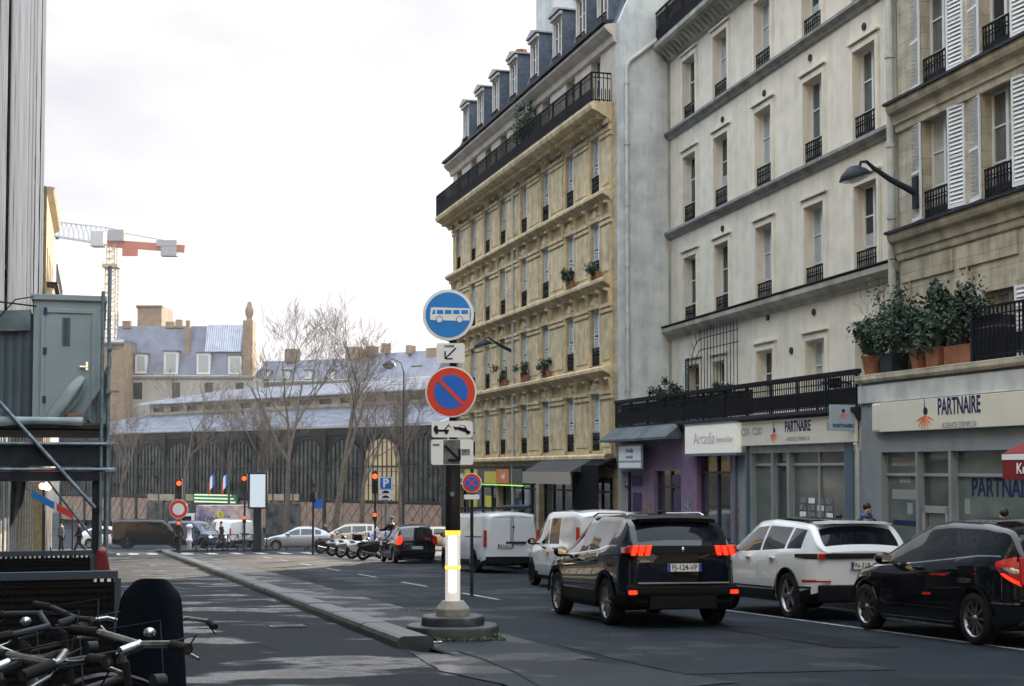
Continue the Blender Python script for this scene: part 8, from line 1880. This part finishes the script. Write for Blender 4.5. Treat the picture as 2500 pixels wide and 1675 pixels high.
mb = MB(); mb.box(-3.2, -.35, zd - .09, .20, 6.0, zd - .04); 
for k in range(9): mb.box(-3.2, -.38 + .24 * k, zd - .04, .20, -.17 + .24 * k, zd); 
mb.build('deck', 'deck', pfm)
tb_ = MB()
def tubeb(a, b, r=.027): tb_.cyl(a, b, r, n=8)
for (x, y) in ((.17, -.42), (.17, 1.2), (.17, 3.4), (.17, 5.8), (-3.0, -.42), (-3.0, 5.8)): tubeb((x, y, -.02), (x, y, zd + (2.75 if y < 0 and x > 0 else .2 if y < 0 else 1.1)), .03)
tubeb((.06, -.42, -.02), (.06, -.42, zd + 2.3), .03)
mb = MB(); mb.box(-.08, -.36, 0, .05, -.20, zd - .5); mb.build('dark_post', 'dark_metal', pfm)
for z in (zd - .02, zd - .32, zd + 1.0, 1.0 - .2): 
    if z < zd - .1 or z > zd: tubeb((.17, -.46, z), (.17, 5.9, z))
for z in (zd - .36, zd - .80): tubeb((-3.2, -.45, z), (.30, -.45, z), .03)
a_ = cq(-30, 950, -.5); b_ = cq(232, 1240, -.5); tubeb((a_[0], -.5, a_[1]), (b_[0], -.5, b_[1]), .035); tubeb((-.9, 1.2, 2.3), (.1, 1.2, 1.0), .02)
tb_.build('tubes', 'steel', pfm)
mb = MB(); mb.box(-3.2, -.44, zd - 1.0, .1, -.30, zd - .84); mb.box(-3.2, -.40, zd - .75, .16, -.32, zd - .38); mb.box(-3.2, -.25, zd - .12, .2, 5.9, zd - .10); mb.build('dark_beam', 'dark_metal', pfm)
mb = MB()
for z in (zd - .36, zd + .55, zd + 1.3, zd - .82, 1.0): mb.box(.13, -.47, z - .04, .22, -.37, z + .04); mb.box(.15, -.5, z - .02, .34, -.47, z + .02)
mb.build('clamps', 'steel', pfm)
mb = MB(); mb.grid(lambda a, b: (-3.2 + 2.95 * a, -.45 - .03 * sin(pi * b), zd + .10 - .17 * b - .05 * sin(6 * a) * (b)), 24, 5); mb.build('edge_cloth', 'plastic_sheet', pfm)
cabn = thing('site_cabin', 'pale grey site cabin with a closed door, standing on the scaffold platform', 'site cabin', fc.w(0, 0, P0 + zd + .01), fc.a); OFF[cabn.name] = 0
x0 = cq(80, 880)[0]; x1 = cq(252, 880)[0]; hC = cq(170, 722)[1] - zd
mb = MB(); mb.box(x0, 0, 0, x1, 5.2, hC - .05); mb.build('door_box', 'cabin', cabn, .01)
mb = MB(); mb.box(x0 - .04, -.05, hC - .10, x1 + .05, 5.3, hC); mb.build('roof_rim', 'cabin', cabn, .01)
dx0, dx1 = x0 + .20, x1 - .20
mb = MB(); mb.box(dx0 - .07, -.035, .02, dx0, 0, hC - .25); mb.box(dx1, -.035, .02, dx1 + .07, 0, hC - .25); mb.box(dx0, -.035, hC - .32, dx1, 0, hC - .25); mb.build('door_frame', 'cabin', cabn, .004)
mb = MB(); mb.box(dx0 + .005, -.015, .03, dx1 - .005, -.002, hC - .33); d_ = mb.build('door', 'cabin', cabn); mb = MB(); mb.box(dx1 - .20, -.06, .98, dx1 - .06, -.03, 1.01); mb.box(dx1 - .10, -.035, .93, dx1 - .05, -.016, 1.08); mb.build('handle', 'chrome', d_, .004); mb = MB(); mb.box(dx0 + .28, -.02, 1.35, dx1 - .36, -.0155, 1.85); mb.build('vision_panel', 'cabin_dark', d_)
mb = MB()
for z in (.35, 1.2, 1.9): mb.box(dx0 - .03, -.05, z, dx0 + .03, -.036, z + .12)
mb.build('hinge', 'sheet2', cabn)
mb = MB(); mb.box(x0 - 2.2, .12, 0, x0 - .01, 5.2, hC - .34); mb.build('container', 'cabin_dark', cabn, .01)
mb = MB(); mb.grid(lambda a, b: (x0 - 2.2 + 2.15 * a, .05 - .04 * sin(9 * a) - .10 * b * (1 - b), hC - .62 + .36 * b + .04 * sin(6 * a)), 20, 6); mb.grid(lambda a, b: (x0 - 2.2 + 2.15 * a, .05 + .9 * b, hC - .26 + .05 * sin(6 * a) + .03 * sin(8 * b)), 20, 6); mb.build('tarpaulin', 'tarp', cabn)
mb = MB(); mb.tube([(x0 - 2.2, -.02, hC - .75), (x0 - 1.3, -.08, hC - .30), (x0 - .6, -.08, hC - .16), (x0 + .05, -.06, hC - .22)], .015, 5); mb.tube([(x0 - .7, -.05, hC - .6), (x0 - .3, -.1, hC - .12), (x0 + .0, -.04, hC - .05)], .012, 5); mb.build('cable', 'rubber', cabn)
sb_ = thing('plastic_sack', 'white plastic sack slumped against the cabin door on the platform', 'sack', fc.w(0, 0, P0 + zd + .01), fc.a); mb = MB(); xa = cq(95, 1000)[0]
T = Matrix.Translation((xa + .42, -.17, .36)) @ Matrix.Rotation(radians(38), 4, 'Y')
mb.grid(lambda a, b: T @ Vector(((.13 + .05 * sin(3 * a * pi + 2 * b)) * (sin(pi * (.06 + .9 * b)) ** .4) * cos(2 * pi * a), (.10 + .02 * cos(5 * a * pi)) * (sin(pi * (.06 + .9 * b)) ** .4) * sin(2 * pi * a), -.52 + 1.06 * b)), 22, 16); mb.build('sack', 'plastic_sheet', sb_)
nt_ = thing('debris_net', 'grey net hanging beside the cabin door next to the scaffold pole', 'net', fc.w(0, 0, P0 + zd + .01), fc.a); mb = MB(); xn = cq(200, 1000)[0]; xm2 = cq(258, 1000)[0]; mb.grid(lambda a, b: (xn + (xm2 - xn) * a + .25 * (1 - a) * b * b * .9, -.25 + .04 * sin(14 * a + 3 * b), .02 + .95 * b * (.35 + .65 * a) + .05 * sin(9 * a)), 18, 12); mb.build('net', 'tarp', nt_)
bx = thing('brown_crate', 'small brown crate behind the plastic sack on the platform', 'crate', fc.w(xa + .72, -.10, P0 + zd + .01), fc.a); mb = MB()
for k in range(3): mb.box(-.26, -.1, .005 + k * .06, .26, -.085, .05 + k * .06); mb.box(-.26, .085, .005 + k * .06, .26, .1, .05 + k * .06)
mb.box(-.26, -.084, .0, .26, .084, .02); mb.box(-.26, -.1, 0, -.24, .1, .17); mb.box(.24, -.1, 0, .26, .1, .17); mb.build('boards', 'brick_red', bx)
# hanging cloths, awning, sign board and lamps under the platform
hc = thing('hanging_sheet', 'pale blue sheet hanging down under the platform at the left', 'sheet', fc.w(0, 3.0, P0), fc.a); mb = MB(); xa, za = fc.hit(28, 1105, 3.0); xb, zb = fc.hit(72, 1290, 3.0); mb.grid(lambda a, b: (xa + (xb - xa) * a * (1 - .35 * b), .05 * sin(9 * a + 2 * b), za - P0 + (zb - za) * b * (.65 + .35 * (1 - a))), 14, 12); mb.build('cloth', 'plastic_sheet', hc)
a_ = at(78, 1197, 58); b_ = at(178, 1250, 58); aw = thing('awning', 'blue and red striped awning edge sloping down under the scaffold', 'awning', (a_.x, 58, gz(58))); OFF[aw.name] = 0
for k, (f0, f1, mm) in enumerate(((0, .55, 'blue_sign'), (.55, .60, 'sign_white'), (.60, 1.0, 'red_sign'))):
    pa = (a_.lerp(b_, f0)) - Vector((a_.x, 58, gz(58))); pb = (a_.lerp(b_, f1)) - Vector((a_.x, 58, gz(58))); mb = MB(); mb.face([pa, pb, pb + Vector((0, 0, -.30)), pa + Vector((0, 0, -.30))]); mb.face([pa, pa + Vector((-1.8, 1.5, .5)), pb + Vector((-1.8, 1.5, .5)), pb]); mb.build('cloth', mm, aw)
q_ = b_ - Vector((a_.x, 58, gz(58))); mb = MB(); mb.bar((q_.x, 0, 0), (q_.x, 0, q_.z - .3), .06); mb.build('post', 'dark_metal', aw); mb = MB(); mb.bar((q_.x - 1.6, 1.4, 0), (q_.x - 1.6, 1.4, q_.z), .06); mb.build('post', 'dark_metal', aw)
a_ = at(74, 1176, 62); b_ = at(146, 1155, 62); sb2 = thing('sign_board', 'pale shop sign board with a red edge above the lamps under the scaffold', 'sign', (a_.x, 62, a_.z)); mb = MB(); mb.box(0, -.1, 0, b_.x - a_.x, 0, b_.z - a_.z); mb.build('board', 'cream_sign', sb2); mb = MB(); mb.box(0, -.12, b_.z - a_.z, b_.x - a_.x, 0, b_.z - a_.z + .12); mb.build('edge', 'red_sign', sb2); mb = MB(); mb.bar((.3, 0, b_.z - a_.z), (-3.5, 2.0, b_.z - a_.z + .2), .05); mb.build('bracket', 'dark_metal', sb2)
M['warm_lamp'] = mat('warm_lamp', (1, 1, 1), .3, emit=(1, .83, .5), es=1.8)
for i, (u, r) in enumerate(((103, .13), (116, .18))): p = at(u, 1187, 60); wl_ = thing('shop_lamp', ['smaller glowing warm shop lamp, left of the pair under the scaffold', 'larger glowing warm shop lamp, right of the pair under the scaffold'][i], 'lamp', p); mb = MB(); mb.ball((0, 0, 0), r); mb.build('bulb', 'warm_lamp', wl_); mb = MB(); mb.bar((0, 0, r), (-.4, .5, 1.1), .03); mb.build('arm', 'dark_metal', wl_)
a_ = at(100, 1131, 55); b_ = at(122, 1114, 55); sq = thing('sign_board', 'small red and white square sign hanging under the platform', 'sign', (a_.x, 55, a_.z)); mb = MB(); w_, h_ = b_.x - a_.x, b_.z - a_.z; mb.box(-.08, -.05, -.08, w_ + .08, 0, h_ + .08); mb.build('edge', 'red_sign', sq); mb = MB(); mb.box(.02, -.07, .0, w_ - .02, -.051, h_); mb.build('face', 'white_sign', sq); mb = MB(); mb.bar((w_ / 2, 0, h_), (-3.0, 1.2, h_ + .3), .04); mb.build('bracket', 'dark_metal', sq)
# mesh barriers
def mesh_barrier(label, u_r, vt, Y, W_, hole=.0, top=.05):
    r_ = at(u_r, vt, Y); a = Vector((r_.x, Y)); g = gz(Y) + .14; h = r_.z - g; t = thing('mesh_barrier', label, 'barrier', (a.x, a.y, g), atan2(SE.y, SE.x)); mb = MB(); mb.bar((-W_, 0, h - top / 2), (0, 0, h - top / 2), top); mb.bar((-W_, 0, .05), (0, 0, .05), top)
    for k in range(4): x = -W_ + W_ * k / 3; mb.bar((x, 0, 0), (x, 0, h - top), .04)
    mb.build('frame', 'steel_dark', t); mb = MB(); n = int(W_ / .045); nz_ = int((h - .1) / .045)
    for k in range(n): x = -W_ + W_ * k / n; mb.box(x, .004, .05, x + .022, .008, h - .05)
    for k in range(nz_): z = .05 + (h - .1) * k / nz_; mb.box(-W_, .0, z, 0, .004, z + .024)
    mb.build('mesh', 'plastic', t); mb = MB(); mb.box(-W_, .03, .06, -W_ * .0, .05, h - .10); mb.build('added_backing', 'plastic', t)  # board added behind the mesh to block bright light showing through
    mb = MB(); 
    for x in (-.15, -W_ + .15): mb.box(x - .25, -.12, 0, x + .25, .16, .09)
    mb.build('foot', 'plastic', t, .02); return t
M['steel_dark'] = mat('dull_steel', (0.045, 0.065, 0.085), .5, .3)
mesh_barrier('long dark mesh barrier with a pale top rail behind the bicycles', 288, 1393, 9.5, 3.2); mesh_barrier('second dark mesh barrier further along by the red plastic barrier', 226, 1343, 14.5, 3.4)
M['dull_red'] = mat('dull_red_plastic', (0.14, 0.008, 0.006), .6)
r_ = at(248, 1392, 15.6); t = thing('plastic_barrier', 'red plastic road barrier block standing by the scaffold pole', 'barrier', (r_.x, 15.6, gz(15.6) + .0), SA); zt = at(248, 1338, 15.6).z - gz(15.6); mb = MB(); mb.prism([(-.13, 0), (.15, 0), (.13, .25), (.11, .3), (.09, zt * .8), (.04, zt), (-.04, zt), (-.09, zt * .8), (-.11, .3)], -.35, .35); mb.build('body', 'dull_red', t, .03); mb = MB(); mb.box(-.10, -.36, zt * .62, .10, -.351, zt * .75); mb.build('reflective_band', 'sign_white', t)
# ================= buildings behind the viewer that close the street (seen only in reflections)
for i, (q0, q1, p0, p1, h, m_, lb_) in enumerate(((16.5, 27, -48, 8, 21, 'yellow_trim', 'cream apartment block further up the street on the right, behind the viewer'), (-14, -3.2, -70, -15, 22, 'yellow_trim', 'cream apartment block further up the street on the left, behind the viewer'), (-3, 17, -150, -130, 18, 'yellow_trim', 'cream apartment block closing the street behind the viewer'))):
    c = sp((p0 + p1) / 2, (q0 + q1) / 2); t = thing('apartment_building', lb_, 'building', (c.x, c.y, c.z), SA); L2, W2 = (p1 - p0) / 2, (q1 - q0) / 2
    mb = MB(); mb.box(-W2, -L2, -4, W2, L2, h); mb.build('wall', m_, t); mb = MB(); mb.box(-W2 + 1.5, -L2 + 1.5, h, W2 - 1.5, L2 - 1.5, h + 3); mb.build('roof', 'slate', t); mb = MB()
    for z in range(3, int(h) - 1, 3):
        n = int(2 * L2 / 2.8)
        for k in range(n):
            y = -L2 + 1 + k * 2.8
            for s_ in (1, -1): mb.box(s_ * W2, y, z, s_ * (W2 + .02), y + 1.1, z + 1.9)
        for k in range(int(2 * W2 / 2.8)): x = -W2 + 1 + k * 2.8; mb.box(x, L2, z, x + 1.1, L2 + .02, z + 1.9)
    mb.build('window_panes', 'glass', t); mb = MB()
    for z in range(3, int(h), 3): mb.box(-W2 - .25, -L2 - .25, z - .35, W2 + .25, L2 + .25, z - .15)
    mb.build('string_course', m_, t)
# ================= the air: a thin winter haze over the whole place
M['haze'] = bpy.data.materials.new('haze'); M['haze'].use_nodes = True
_h = M['haze'].node_tree; _h.nodes.clear(); _ho = _h.nodes.new('ShaderNodeOutputMaterial'); _hv = _h.nodes.new('ShaderNodeVolumePrincipled')
_hv.inputs['Color'].default_value = (0.86, 0.88, 0.95, 1); _hv.inputs['Density'].default_value = 0.0002; _hv.inputs['Anisotropy'].default_value = 0.35
_h.links.new(_hv.outputs['Volume'], _ho.inputs['Volume'])
mb = MB(); mb.box(-330, -130, gz(200) - 1.5, 330, 420, 75); hz = mb.build('haze', 'haze'); hz['kind'] = 'stuff'; hz['label'] = 'thin pale winter haze filling the street'
